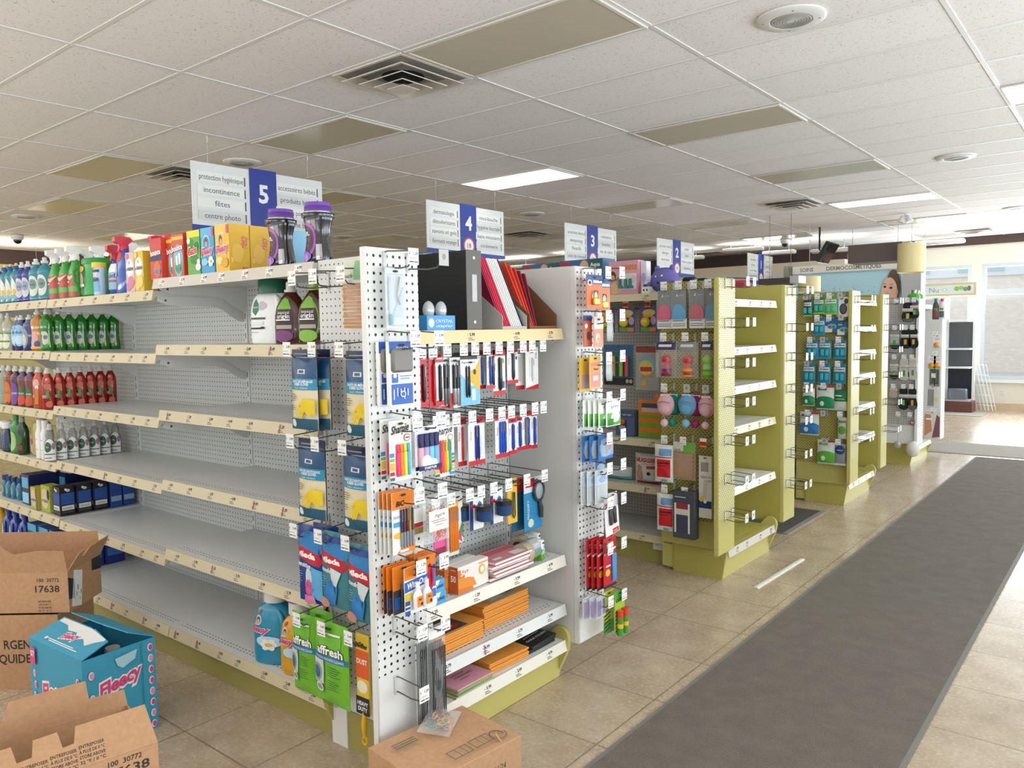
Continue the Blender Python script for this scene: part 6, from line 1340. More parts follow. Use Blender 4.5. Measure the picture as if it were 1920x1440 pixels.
def toybag(label, x, w, cols, hd):
    o = pillow('bath_toy_bag', label, (x, SY-.02, 1.50), 'y', w, .226, .05, M('#eef1f2', .08, 0, .16), [('r', .05, .78, .95, .99, M(hd)), ('r', .2, .86, .8, .93, M('#e6e2dc'))], part='bag', cat='toy', crinkle=.003)
    c1, c2 = M(cols[0], .3), M(cols[1], .3)
    MB().lathe([(.026, -.21), (.034, -.2), (.03, -.16), (.024, -.135)], c1, 18, sx=.8).blob((0, 0, -.112), .03, .034, .032, c1).build('toy_body', o)
    MB().lathe([(.031, -.185), (.0335, -.175), (.0315, -.165)], c2, 18, sx=.82, cap=False).lathe([(.036, -.214), (.037, -.205)], c2, 18, sx=.8).build('band', o)
toybag('clear bag with red bath toy, left one below the folded fabrics', 3.345, .15, ('#cf2440', '#3a3f8f'), '#3a2f6a')
toybag('clear bag with red and yellow bath toy, middle one', 3.492, .14, ('#d8382a', '#e6b02f'), '#8a8f98')
toybag('clear bag with green bath toy at the right by the panel', 3.622, .085, ('#8fc92f', '#5f9f2a'), '#3a3f6a')
def backpack(label, x, y, c, c2, z=1.178, s=1.):
    t = thing('plush_backpack', label, 'backpack', (x, y, z), FY)
    f, g = M(c, .9), M(c2, .9)
    MB().blob((0, 0, -.075), .032*s, .06*s, .07*s, f, 16, 10, lambda p: 1+.04*math.sin(p.y*17)*math.sin(p.z*13)).build('body', t)
    MB().blob((.024*s, 0, -.1), .02*s, .042*s, .034*s, f, 14, 8).build('pocket', t)
    MB().tube([(.03*s, -.045*s, -.06), (.034*s, 0, -.05), (.03*s, .045*s, -.06)], .002, M('#8f8f94', .4)).build('zip', t)
    MB().tube([(.02, 0, -.14), (.02, 0, -.165)], .0015, g).blob((.02, 0, -.188), .026*s, .026*s, .026*s, g, 12, 8).build('pompom', t)
    MB().tube([(0, -.02, -.015), (0, 0, .01), (0, .02, -.015)], .004, f).build('strap', t)
    MB().box(.012, .014, -.03, .03, -.03, -.008, M('#f0e6e8', .5)).box(.014, .015, -.028, .028, -.032, -.022, INK).build('hang_tag', t)
backpack('pink plush backpack with sequins and pompom, left in the backpack row', 3.345, SY-.03, '#e3b3bd', '#eac3ca')
backpack('teal plush backpack hanging behind the pink sequin one', 3.375, SY+.025, '#1f8f80', '#2f9f8f')
backpack('light blue plush backpack with pompom, middle of the backpack row', 3.495, SY-.035, '#6fa6cf', '#85bce0', 1.185)
backpack('magenta plush backpack hanging behind the light blue one', 3.53, SY+.025, '#a81f6a', '#b02f78')
backpack('pale pink plush backpack at the right by the panel', 3.618, SY-.02, '#dba8b4', '#e3b3bd', 1.178, .95)
def swab(label, x, z):
    o = pillow('cotton_bag', label, (x, SY-.03, z), 'y', .128, .238, .045, M('#efefec', .4), [('r', .18, .14, .9, .62, M('#cf1f2a')), ('r', .25, .5, .85, .54, M('#5a1016')), ('r', .25, .44, .7, .46, M('#5a1016')), ('r', .3, .72, .95, .9, M('#6fa6d0')), ('r', .05, .66, .95, .69, M('#c9404a')), ('r', .4, .02, .7, .09, M('#6fb0d8'))], part='bag', crinkle=.004)
swab('white cotton bag with red label, upper one on the green pegboard', 3.332, .848)
swab('white cotton bag with red label, lower one on the green pegboard', 3.345, .535)
o = pillow('clothespin_bag', 'clear bag of wooden clothespins with green header on the green pegboard', (3.472, SY-.03, .878), 'y', .155, .24, .03, M('#eef0f0', .1, 0, .16), [('r', .02, .76, .5, .99, M('#d3d6c6')), ('r', .5, .72, .97, .99, M('#6fa83f')), ('t', .25, .8, .06, 'touch', INK, dict(width=.3))], part='bag'); pins(o, .15, .24, 12, '#b98458')
o = card('tablecloth_pack', 'grey and white tablecloth pack by the green pegboard edge', (3.612, SY-.02, .80), 'y', .085, .385, M('#d6d3ca', .4), [('r', .15, .75, .75, .9, M('#9a9890')), ('t', .55, .66, .035, 'TABLECLOTH', INK, dict(width=.85)), ('t', .75, .60, .035, 'NAPPE', INK, dict(width=.4)), ('p', [(.3, .35), (.6, .3), (.7, .6), (.4, .62)], M('#c3beb0')), ('r', 0, .16, 1, .28, M('#1f3f6a')), ('e', .2, .3, .14, .04, YEL), ('e', .5, .27, .14, .03, M('#e6e2c8')), ('e', .35, .33, .1, .03, M('#e0c23a'))], th=.02, cat='pack')
o = thing('photo_frame_pack', 'dark grey boxed bead set with red and grey rows, lowest on the green pegboard', 'pack', (3.487, SY-.04, .575), FY)
MB().box(-.03, .03, -.075, .075, -.3, 0, M('#4a4d57', .35), .003).deco(flat((.03, -.075, -.3), (0, 1, 0), (0, 0, 1)), .15, .3, [('r', .1, .62, .75, .74, M('#9a2f3f')), ('r', .1, .5, .75, .62, M('#d6cfc3')), ('r', .15, .12, .7, .48, M('#3f4258')), ('r', .08, .12, .16, .74, M('#e2e0da')), ('r', .7, .12, .78, .74, M('#e2e0da')), ('r', .1, .86, .6, .88, M('#c9ccd0'))]).build('box', o)
# shelves behind: baby goods and toys
t = thing('toy_boot_box', 'pink toy box with clear window and teal boots on the top shelf', 'box', (2.87, 2.90, 1.8185), FY)
MB().box(-.04, .04, -.115, .115, 0, .235, M('#d79aa8', .4), .001).deco(flat((.04, -.115, 0), (0, 1, 0), (0, 0, 1)), .23, .235, [('r', .0, 0, .3, .62, M('#c9a27f')), ('e', .12, .55, .12, .16, M('#4a2f2a')), ('e', .13, .5, .07, .1, M('#d9a98c')), ('p', [(.1, 0), (.4, .1), (.2, .4), (.05, .3)], M('#dcb38a')), ('t', .68, .8, .13, 'CANDLE', M('#d9803a'), dict(width=.55, bold=.06)), ('r', .35, .16, .95, .62, M('#e9d6dc')), ('r', .5, .5, .75, .62, M('#cfd8d0')), ('e', .84, .45, .1, .12, M('#d8c9d0')), ('r', .06, .78, .3, .81, M('#a8485f'))]).build('box', t)
for y in (-.02, .025, .06): MB().prism([(y-.012, .045), (y+.02, .045), (y+.02, .055), (y+.006, .07), (y+.006, .11), (y-.012, .11)], 'x', .041, .055, M('#1f7a70', .4)).build('boot', t)
carton('white_lilac_carton', 'slim white and lilac carton beside the pink boot box', (3.01, 2.92, 1.8185), FY, .045, .06, .225, M('#e6e0ea', .4), [('e', .5, .5, .4, .15, M('#b9a8d8')), ('r', 0, 0, 1, .2, M('#c9b9e0'))])
bottle('supplement_jar', 'small dark blue jar left of the purple plush toy', (3.055, 2.86, 1.8185), FY, .08, .05, .05, M('#1f2f5a', .3), [(0, .95), (.03, 1), (.75, 1), (.8, .9)], [('c', .8, 1, .95, .95, M('#d9dde0', .3))], [('r', .0, .3, 1, .6, M('#8fb0d0'))], cat='jar')
carton('dotted_carton', 'tiny white carton with black dots beside the purple plush toy', (3.085, 2.80, 1.8185), FY, .06, .04, .045, M('#e9e9e6', .4), [('e', .3, .5, .1, .16, INK), ('e', .7, .5, .1, .16, INK)])
t = thing('plush_toy', 'round purple plush toy sitting on the top shelf under aisle sign 2', 'toy', (3.165, 2.90, 1.8185), FY)
PL = M('#6f6ab0', .95)
MB().blob((0, 0, .085), .075, .1, .088, PL, 20, 12, lambda p: 1+.03*math.sin(p.x*22+p.z*17)*math.sin(p.y*19)).build('body', t)
for s_ in (-1, 1): MB().blob((.0, s_*.055, .165), .015, .02, .025, PL, 10, 6).build('ear', t); MB().blob((.04, s_*.095, .06), .03, .02, .02, PL, 10, 6).build('arm', t)
MB().blob((.05, -.03, .11), .02, .016, .014, M('#e2e2ea', .4), 10, 6).blob((.052, .012, .112), .02, .016, .014, M('#e2e2ea', .4), 10, 6).build('eyes', t)
MB().blob((.064, -.01, .07), .012, .02, .012, M('#2a1f3a', .6), 10, 6).build('mouth', t)
def diaper(label, x, y, w=.36):
    carton('diaper_carton', label, (x, y, 1.8185), FY, w, .16, .265, M('#1f5f94', .4), [('r', .02, .86, .25, .96, M('#b02a3a')), ('e', .58, .8, .1, .18, M('#d9a98c')), ('r', .68, .72, .98, .98, M('#1f5a5a')), ('t', .83, .85, .1, 'Aqua', WH, dict(width=.22, bold=.02)), ('r', 0, 0, 1, .6, M('#2a74a8'))])
diaper('blue baby swim carton at the right, rising above the grey panel', 2.53, 2.92, .37)
diaper('blue baby swim carton at the left, rising above the grey panel', 2.13, 2.98)
def bubble(label, x, dark=0):
    card('ball_toy_pack', label, (x, 2.86, 1.735), 'y', .135, .175, M('#5a3f78' if not dark else '#3f2f55', .4), [('e', .55, .76, .36, .13, M('#c9c06a')), ('e', .5, .64, .3, .06, M('#d8a03a')), ('r', .1, .03, .95, .2, M('#5f9a3f')), ('r', .6, .03, .95, .16, M('#d87a3a')), ('e', .8, .45, .16, .16, M('#b9a0d0'))], cat='toy', extra=lambda o: MB().blob((.02, -.01, -.105), .026, .034, .034, M('#e6c82a', .25)).build('ball', o))
bubble('purple carded yellow ball toy, right one below the top shelf', 3.06)
bubble('purple carded yellow ball toy, middle one below the top shelf', 2.89)
bubble('purple carded yellow ball toy, left one partly hidden by the tape dispensers', 2.73, 1)
for i, x in enumerate((2.73, 2.89, 3.06)): hook((x, 3.205, 1.77), .35, '%s long wire hook with red price tag above the yellow ball toys' % pos(i, 3), 'y', 'red')
card('sword_toy_pack', 'teal carded toy set with yellow and pink figures of tubes', (2.80, 2.90, 1.475), 'y', .24, .285, M('#2f6a80', .4), [('r', 0, .8, 1, 1, M('#2a5f8f')), ('r', 0, 0, 1, .18, INK), ('e', .8, .1, .05, .05, M('#c9b98a')), ('e', .92, .1, .05, .05, M('#c9b98a'))], cat='toy', extra=lambda o: [MB().tube([(.015, y, -.22), (.015, y, -.08)], .014, M(c, .35), 10).build('toy_tube', o) for y, c in ((-.03, '#c9a02a'), (.03, '#a8b82f'), (.075, '#d8484a'))])
card('rattle_toy_pack', 'clear carded toy with rainbow and red lettering under the ball toys', (3.03, 2.90, 1.47), 'y', .18, .31, M('#b9bdbd', .2, 0, .6), [('r', .02, .84, .98, .98, M('#8f3a34')), ('e', .5, .55, .34, .2, M('#6fb0d0')), ('e', .45, .5, .3, .17, M('#d9c95a')), ('r', .2, .42, .7, .52, M('#c0304a')), ('t', .5, .33, .06, 'SHAKE', M('#d8902a'), dict(width=.5, bold=.04)), ('p', [(.2, .1), (.4, .28), (.5, .1)], M('#e0b83a'))], cat='toy')
t = carton('orange_striped_board', 'orange and green striped board with tab standing on the shelf', (3.09, 2.86, .8415), FY, .21, .012, .255, M('#e07a24', .5), [('r', 0, 0, 1, .14, M('#7f9f2a')), ('r', 0, .26, 1, .4, M('#7f9f2a')), ('r', 0, .52, 1, .62, M('#7f9f2a')), ('r', .12, .68, .8, .92, M('#c9b3a0')), ('r', .12, .8, .8, .92, M('#3f4a6a'))], cat='board')
MB().box(-.006, .006, .02, .07, .255, .3, M('#e07a24', .5), .004).build('tab', t)
t = carton('night_light_carton', 'slate blue night light carton with orange dome window', (2.88, 2.90, .8415), FY, .15, .1, .175, M('#53658a', .4), [('r', .05, .72, .95, .98, M('#44557a')), ('r', .15, .2, .6, .62, M('#2f3a55')), ('t', .6, .85, .07, 'night light', WH, dict(width=.5))])
MB().blob((.052, -.02, .095), .01, .02, .022, M('#d8562a', .3)).box(.05, .06, -.045, .005, .03, .07, M('#8fa6c8', .4), .003).build('lamp', t)
pillow('diaper_bag', 'white wipes bag with red lettering and baby picture on the lower shelf', (3.05, 2.86, .524), 'y', .185, .205, .09, M('#d3d6d2', .4), [('t', .55, .8, .12, 'HUGGIES', M('#c9202a'), dict(width=.9, bold=.05)), ('t', .65, .69, .05, 'simply clean', M('#7a7f7a'), dict(width=.5)), ('e', .3, .55, .1, .1, M('#b98a6a')), ('e', .3, .32, .14, .2, M('#c09070')), ('r', .6, .52, .98, .62, M('#c9303a')), ('r', .1, 0, 1, .09, M('#b9202a')), ('e', .68, .36, .08, .06, INK)], base=True, part='bag', cat='bag', crinkle=.003)
pillow('wipes_pack', 'white and aqua soft pack lying on the lower shelf', (2.79, 2.9, .524), 'y', .23, .09, .1, M('#d6d9d6', .35), [('r', 0, 0, 1, .3, M('#5fb0b8')), ('r', .05, .6, .25, .75, RED)], base=True, part='pack', cat='pack', crinkle=.004)
for i, x in enumerate((3.3, 3.40, 3.50)):
    t = tag(MB().box(-.045, .045, -.035, .035, 0, .06, M('#1b1c20', .5), .012).build('black_case'), 'black case on the green end cap top, %s of three' % pos(i, 3), 'case', 'black cases'); t.location = (3.27, 3.06+.17*i, 1.867)
t = tag(MB().box(-.1, .1, -.05, .05, 0, .07, M('#b83a4a', .5), .02).build('red_pouch'), 'red soft pouch on top behind the second green pegboard', 'pouch'); t.location = (3.25, 3.88, 1.867)
tag(MB().box(3.262, 3.322, 2.75, 3.95, 0, 1.866, GRN).build('gondola_end_panel', None, (3.29, 3.35, 0)), 'green end panel of the shelving run behind the first green end cap', 'panel')

# ================================================================ mouthwash pegboard, middle green end cap
MY = 5.17; LB = M('#1f86b0', .3); LGn = M('#6fb84a', .3)
def mouth(label, x, z, w=.102, h=.165, body=LB, txt='LISTERINE', strips=2, dy=0.):
    o = pillow('mouthwash_strip_pack', label, (x, MY+dy, z), 'y', w, h, .02, body, [('r', .08, .62, .92, .82, M('#e6e9e6')), ('t', .5, .72, .07, txt, INK, dict(width=.74, bold=.03)), ('r', .0, .0, 1, .1, M('#2f98c4') if body is LB else M('#8fcf5a'))] , part='pouch', cat='pack', crinkle=.001)
    for q in range(strips):
        y = (-.5+q)*.04 if strips > 1 else 0
        MB().box(.009, .016, y-.013, y+.013, -h*.82, -h*.48, M('#4fb8b8', .2), .005).build('vial', o)
mouth('green mouthwash pack, top row left of the lime one', 3.455, 1.83, .095, .145, M('#2f8f4a', .3))
mouth('lime green mouthwash pack with white panel, top row', 3.555, 1.835, .11, .16, LGn)
mouth('dark green mouthwash pack at the left end of the top row', 3.36, 1.815, .075, .15, M('#1f5f5a', .3), 'fresh')
card('denture_cup_pack', 'white and blue carded dark oval mirror, top row right', (3.652, MY, 1.825), 'y', .105, .17, M('#e6e6e4', .4), [('r', 0, 0, .2, 1, M('#4fa0d0')), ('e', .58, .4, .3, .28, M('#3a3a3e')), ('e', .58, .42, .22, .2, M('#5a5a60')), ('e', .8, .78, .16, .14, M('#4a4a50')), ('e', .2, .12, .1, .08, YEL)])
mouth('blue mouthwash pack, second row left', 3.461, 1.65, .098, .15)
fb_ = [('r', 0, 0, .6, .45, M('#dfe3e3')), ('e', .55, .42, .4, .2, M('#8fa9b5')), ('e', .4, .38, .12, .1, M('#5f6a70')), ('e', .7, .38, .12, .1, M('#5f6a70')), ('r', .05, .75, .4, .82, M('#cfe0ee'))]
card('flosser_pack', 'blue carded floss pick pack, second row middle', (3.561, MY, 1.645), 'y', .1, .12, M('#1f6fa8', .35), fb_)
card('flosser_pack', 'blue carded floss pick pack, second row right', (3.663, MY, 1.612), 'y', .1, .112, M('#1f6fa8', .35), fb_)
for r_, (z, xs_) in enumerate(((1.458, (3.4, 3.51, 3.638)), (1.252, (3.375, 3.507, 3.637)))):
    for i, x in enumerate(xs_): mouth('blue mouthwash pack, %s in the %s row' % (pos(i, 3), ('third', 'fourth')[r_]), x, z, .108, .165+.01*r_)
def wipe(label, x, z, w, h, c, c2=None, top='#dfe3df', green=True):
    pillow('toothpick_pouch', label, (x, MY, z), 'y', w, h, .03, M(top, .3), [('r', 0, .05, 1, .45, M(c)), ('e', .5, .45, .45, .1, M(c)), ('r', .1, .8, .6, .9, M(c)), ('r', .6, .92, 1, 1, M('#b02a4a')), ('e', .35, .25, .12, .1, M('#e6ece6'))] , part='pouch', cat='pouch', crinkle=.002)
wipe('small white and green pouch, left of the fifth row', 3.375, 1.045, .105, .17, '#1f8f5a')
wipe('large white and green pouch, middle of the fifth row', 3.518, 1.062, .15, .212, '#1f8a55')
pillow('toothpick_pouch', 'dark green and white pouch, right of the fifth row', (3.65, MY, 1.025), 'y', .11, .178, .03, M('#d6dcd6', .3), [('r', 0, .45, 1, 1, M('#1a7a4f')), ('r', .1, .7, .6, .76, WH), ('r', .1, .56, .8, .58, WH)], part='pouch')
wipe('white and blue pouch, left of the sixth row', 3.384, .822, .165, .205, '#2f7fc0')
pillow('toothpick_pouch', 'clear and green slim pouch at the right of the sixth row', (3.665, MY, .79), 'y', .075, .188, .03, M('#cfd4cf', .3), [('e', .5, .4, .4, .2, M('#5fa83a')), ('r', .1, .75, .9, .85, M('#5a8a70'))], part='pouch')
wipe('white and bright green pouch, left of the lowest row', 3.532, .582, .15, .212, '#5fb03a')
pillow('toothpick_pouch', 'grey pouch with navy emblem, right of the lowest row', (3.65, MY, .558), 'y', .1, .19, .03, M('#8f979f', .3), [('e', .5, .72, .42, .2, M('#1f3f7f')), ('t', .5, .72, .07, 'easy', WH, dict(width=.5)), ('r', 0, 0, 1, .1, M('#dfe3e6'))], part='pouch')
carton('tissue_carton', 'blue and teal carton on the dim shelf behind the mouthwash packs', (3.12, 5.42, .4235), FY, .2, .1, .1, M('#2f7f9f', .4), [('r', 0, .6, 1, 1, M('#c9b3a8')), ('t', .3, .35, .3, 'eC', WH, dict(width=.4))])

# ================================================================ sock pegboard, farthest end cap
KY = 7.60; SKB = M('#1d1e22', .85); SKG = M('#8f9092', .85); SKL = M('#c3c0ba', .85); SKD = M('#5a5b60', .85)
def sock(label, x, z, w, h, c, toe, decal, stripe=False, tiltf=0.):
    t = thing('ankle_sock_pair', label, 'socks', (x, KY, z), FY, None)
    up = [(-.3, -.32), (-.36, -.2), (-.33, -.08), (-.2, -.01), (0, 0), (.2, -.01), (.33, -.08), (.36, -.2), (.3, -.32)]
    lo = [(.34, -.5), (.44, -.68), (.46, -.82), (.38, -.94), (.2, -1), (-.05, -1), (-.3, -.96), (-.44, -.84), (-.46, -.68), (-.38, -.5)]
    P = [(a*w*1.05, b*h) for a, b in up+lo]
    MB().prism(P, 'x', -.008, .008, c).build('sock', t); 
    m = MB()
    if toe is not None: m.prism([(a*w, b*h) for a, b in ((-.45, -.8), (.45, -.8), (.38, -.94), (.2, -1), (-.05, -1), (-.3, -.96))], 'x', -.0085, .0088, toe)
    if stripe:
        for k in range(4): m.box(.008, .0088, -w*.36, w*.36, -h*(.48+.07*k), -h*(.455+.07*k), M('#e2e2e0', .8))
    if m.v: m.build('toe', t)
    MB().box(-.0095, .0095, -w*.42, w*.42, -h*.46, -h*.3, M('#d3cfca', .5)).deco(flat((.0096, -w*.42, -h*.46), (0, 1, 0), (0, 0, 1)), w*.84, h*.16, [('r', .0, .15, 1, .28, INK), ('r', .1, .6, .6, .7, M('#8f8c8a'))]).build('paper_band', t)
    if decal: MB().box(.009, .0105, -w*.12, w*.12, -h*.8, -h*.55, M(decal, .5), .004).build('sticker', t)
    return t
sock('black socks with yellow sticker, top row of the sock pegboard', 3.638, 1.82, .128, .22, SKB, SKD, '#d9b23a')
sock('black and grey socks with green sticker, top row right', 3.705, 1.845, .1, .2, SKD, SKB, '#6fb83a')
sock('striped black and white socks with green sticker, second row left', 3.51, 1.54, .115, .235, SKG, SKB, '#4fa83a', True)
sock('black socks with yellow oval sticker, second row middle', 3.62, 1.535, .115, .22, SKB, None, '#d9a83a')
sock('black socks with yellow oval sticker, second row right', 3.70, 1.533, .105, .215, SKB, None, '#d9b23a')
sock('grey socks with black rim and green sticker, third row left', 3.509, 1.215, .105, .245, SKG, SKB, '#7fc04a', True)
sock('pale grey socks with green sticker, third row middle', 3.61, 1.21, .115, .248, SKL, None, '#4f9a3a')
sock('pale grey socks with green sticker, third row right', 3.70, 1.21, .1, .24, SKL, None, '#4f9a3a')
sock('tan patterned slipper socks, fourth row left', 3.505, .905, .09, .14, M('#b9a898', .85), None, None)
sock('black socks with green sticker, fourth row middle', 3.61, .88, .108, .244, SKB, None, '#6fc03a')
sock('black and grey socks with yellow sticker, fourth row right', 3.70, .88, .105, .242, SKB, SKD, '#d9983a')
t = thing('heart_ornament', 'small pink heart hanging on the sock pegboard', 'ornament', (3.691, KY+.06, .53), FY)
hp = []
for i in range(20):
    a = 2*PI*i/20; hp.append((.0016*16*math.sin(a)**3*1.0, -.04+.0018*(13*math.cos(a)-5*math.cos(2*a)-2*math.cos(3*a)-math.cos(4*a))))
MB().prism(hp[::-1], 'x', 0, .006, M('#3a2f32', .5)).build('rim', t)
MB().prism([(a*.75, -.04+(b+.04)*.75) for a, b in hp[::-1]], 'x', .006, .008, M('#d88f9a', .5)).build('heart', t)
t = thing('wire_kettle_ornament', 'clear kettle-shaped ornament hung low on a thin chain', 'ornament', (3.56, KY-.02, .31), FY)
MB().blob((0, 0, -.07), .035, .042, .045, M('#b9bcc0', .1, .3, .6)).build('bowl', t); MB().tube([(0, 0, -.02), (0, .005, .1), (0, 0, .22)], .0015, STEEL).build('chain', t)
t = tag(MB().blob((0, 0, 0), .07, .075, .085, M('#d9d6cf', .95), 14, 9, lambda p: 1+.05*math.sin(p.z*14+p.y*9)).build('wool_hat'), 'white woolly hat hanging below the socks', 'hat'); t.location = (3.712, KY-.0, .2)
# goods on the walkway side of the farthest end cap
FX_ = 8.2
for i, (x, l) in enumerate(((3.80, 'dark rainbow'), (3.865, 'white and pink'))):
    b_ = bottle('drink_bottle', '%s drink bottle hanging at the top of the farthest end cap' % l, (x, FX_, 1.63), FY, .235, .07, .06, M('#4a5048' if i == 0 else '#e2d8dc', .2), TALL, [('c', .86, 1, .5, .44, M('#3f6f86' if i == 0 else '#d83a6a', .3))], [('r', .2, .1, .8, .4, M('#8f3a3a' if i == 0 else '#4a6a4f')), ('r', .3, .45, .7, .55, M('#6a7a4a'))])
for i, (x, z) in enumerate(((3.82, 1.455), (3.77, 1.22), (3.83, 1.22))):
    card('pacifier_pack', 'carded orange ball teether, %s on the farthest end cap' % ('second row', 'third row left', 'third row right')[i], (x, FX_, z), 'y', .085, .16, M('#e9e6e2', .4), [('e', .5, .7, .3, .1, M('#d8c0c8')), ('r', .1, .02, .9, .1, M('#b9cfae'))], cat='toy', extra=lambda o: MB().blob((.018, 0, -.115), .02, .03, .03, M('#e6982a', .3)).build('ball', o))
for i, (x, z) in enumerate(((3.775, 1.137), (3.825, 1.13))):
    card('hair_brush_pack', 'dark grey hair brush pack, %s one on the farthest end cap' % ('left', 'right')[i], (x, FX_, z-.03), 'y', .06, .24, M('#8a887e', .3), [('r', .2, .1, .8, .8, M('#4a4c46')), ('r', .3, .2, .5, .7, M('#5f7a4a'))])
card('hair_tie_pack', 'striped hair tie pack with lime sticker on the farthest end cap', (3.785, FX_, .866), 'y', .11, .26, M('#d0cdc8', .3), [('r', .05+.1*k, .1, .1+.1*k, .85, M('#4a4a4c')) for k in range(6)] + [('e', .85, .4, .14, .1, M('#c9d83a'))])
card('magazine_pack', 'coral and mauve printed pack, lowest on the farthest end cap', (3.785, FX_, .567), 'y', .16, .32, M('#d9cfc8', .3), [('p', [(0, .1), (.5, .3), (.4, .9), (0, .9)], M('#c98a6a')), ('p', [(.5, .05), (1, .1), (1, .8), (.8, .9)], M('#7a4a5a')), ('r', .1, .7, .5, .76, WH)])
for i, z in enumerate((1.87, 1.48, 1.25, 1.0, .6)):
    hook((3.79, 8.345, z), .15, 'wire hook, %s of the column on the farthest end cap' % vpos(i, 5), 'y')
gm = bottle('green_mug', 'bright green enamel bottle on the farthest end cap, left one', (3.60, 8.05, 1.802), FY, .17, .13, .13, M('#3fa832', .2, coat=.3), [(0, .92), (.02, 1), (.6, 1), (.72, .8), (.76, .5)], [('c', .76, 1, .4, .42, M('#8f8f7a', .3, .5))], cat='bottle')
dup(gm, (3.60, 8.22, 1.802), None, 'bright green enamel bottle on the farthest end cap, right one')

# ================================================================ cartons on the floor
CBD = NT('cardboard'); g_ = CBD.n('ShaderNodeNewGeometry').outputs['Position']
nz = CBD.noise(g_, 60., 5., .6); CBD.done(CBD.mix(CBD.ramp(nz, .3, .75), lin('#b98f6a'), lin('#c79d77')), .85, nz, .0008, .3)
CBM = CBD.m; CBI = M('#a98a64', .9)
def ctext(m, mp, items):
    for x, y, h, s, w in items: m.text(s, mp, x, y, h, M('#3d3129', .7), width=w, layer=1, bold=.02)
def open_carton(name, label, loc, rz, w, d, h, col=None, front=(), right=(), flaps=(), th=.004, ftext=()):
    """box open at the top; local front +X (width w along y, depth d)"""
    c = col or CBM; t = thing(name, label, 'cardboard box', loc, rz)
    b = MB().box(d/2-th, d/2, -w/2, w/2, 0, h, c).box(-d/2, -d/2+th, -w/2, w/2, 0, h, c).box(-d/2+th, d/2-th, -w/2, -w/2+th, 0, h, c).box(-d/2+th, d/2-th, w/2-th, w/2, 0, h, c).box(-d/2+th, d/2-th, -w/2+th, w/2-th, 0, .004, c)
    mf = flat((d/2, -w/2, 0), (0, 1, 0), (0, 0, 1)); mr = flat((d/2, w/2, 0), (-1, 0, 0), (0, 0, 1))
    for mp, its in ((mf, front), (mr, right)):
        for it in its:
            if len(it) == 5: ctext(b, mp, [it])
            else: b.deco(mp, 1, 1, [it])
    b.build('box', t)
    for (hinge, L, ang, out) in flaps:      # hinge f/b/l/r, length, angle from vertical (+ outward), outline fractions
        m = MB()
        W = w if hinge in 'fb' else d
        pts = out or [(0, 0), (1, 0), (1, 1), (0, 1)]
        o_, u_, n_ = {'f': ((d/2-th/2, -w/2, h), (0, 1, 0), (1, 0, 0)), 'b': ((-d/2+th/2, -w/2, h), (0, 1, 0), (-1, 0, 0)), 'r': ((d/2, w/2-th/2, h), (-1, 0, 0), (0, 1, 0)), 'l': ((d/2, -w/2+th/2, h), (-1, 0, 0), (0, -1, 0))}[hinge]
        o_, u_, n_ = Vector(o_), Vector(u_), Vector(n_); v_ = Vector((0, 0, 1))*math.cos(ang)+n_*math.sin(ang); nn = u_.cross(v_).normalized()
        A = [o_+u_*(p*W)+v_*(q*L)-nn*th/2 for p, q in pts]; B = [a+nn*th for a in A]; n = len(pts)
        m.add(A+B, [tuple(range(n))[::-1], tuple(range(n, 2*n))] + [(i, (i+1) % n, n+(i+1) % n, n+i) for i in range(n)], c)
        if hinge == 'f' and ftext: ctext(m, flat(o_+nn*(th/2), u_, v_), ftext)
        m.build('flap', t)
    return t
small = lambda x, y, s=1.: [(x, y+.014*i, .0085*s, w_, .065*s) for i, w_ in enumerate(('32 °F / 0 °C', 'STORE ABOVE', 'À PLUS DE 0 °C', 'ENTREPOSER'))]
torn = [(0, 0), (1, 0), (1, .8), (.78, .82), (.6, .7), (.52, .95), (.5, 1.12), (.44, .95), (.3, .6), (.2, .75), (0, .7)]
# stack by the shelf
open_carton('cardboard_box', 'lower cardboard box of the stack at left, large black lettering', (1.62, -.53, .0), -.89, .52, .3, .345, front=[(.37, .21, .04, 'RGENT À', .2), (.30, .145, .04, 'LIQUIDE', .18)] + small(.2, .05, .9))
open_carton('cardboard_box', 'upper open cardboard box of the stack at left with torn raised flap', (1.64, -.51, .35), -.89, .56, .28, .185, front=[(.47, .15, .016, '100  30772', .1), (.465, .11, .03, '17638', .11), ('r', .0, .0, .0001, .0001, CBI)] + small(.45, .01, .9) + small(.2, .06, .9), right=[('p', [(.02, .02), (.1, .0), (.12, .16), (.05, .18)], PAPER), ('p', [(.0, .06), (.05, .05), (.05, .14), (.0, .16)], INK), ('p', [(.2, .13), (.28, .12), (.28, .2), (.2, .2)], INK)] + [('r', .05+.012*k, .03+.025*(k % 3), .056+.012*k, .045+.03*(k % 3), INK) for k in range(5)],
    flaps=(('f', .13, .22, torn), ('r', .12, .55, [(0, 0), (1, 0), (.9, 1), (.35, .9), (.3, .55), (.22, .55), (.2, .9), (.05, .8)]), ('b', .12, -.1, None)))
# blue softener carton
BX_ = M('#3a9cbd', .5)
fish = lambda x, y: [('e', x, y, .011, .016, M('#f0dfe4')), ('e', x+.002, y-.001, .008, .012, PINK if (int(x*997+y*331) % 2) else M('#e88fae'))]
def flc(x, y, s): return [('t', x, y, s*1.12, 'Fleecy', WH, dict(width=s*3.6, bold=.1, shear=.25, rot=.2)), ('t', x, y, s, 'Fleecy', PINK, dict(width=s*3.4, bold=.04, shear=.25, rot=.2))]
t = thing('fabric_softener_carton', 'bright blue printed carton with pink lettering and half open top flaps', 'cardboard box', (2.405, -.54, 0), .07)
b = MB(); w, d, h, th = .29, .42, .375, .004
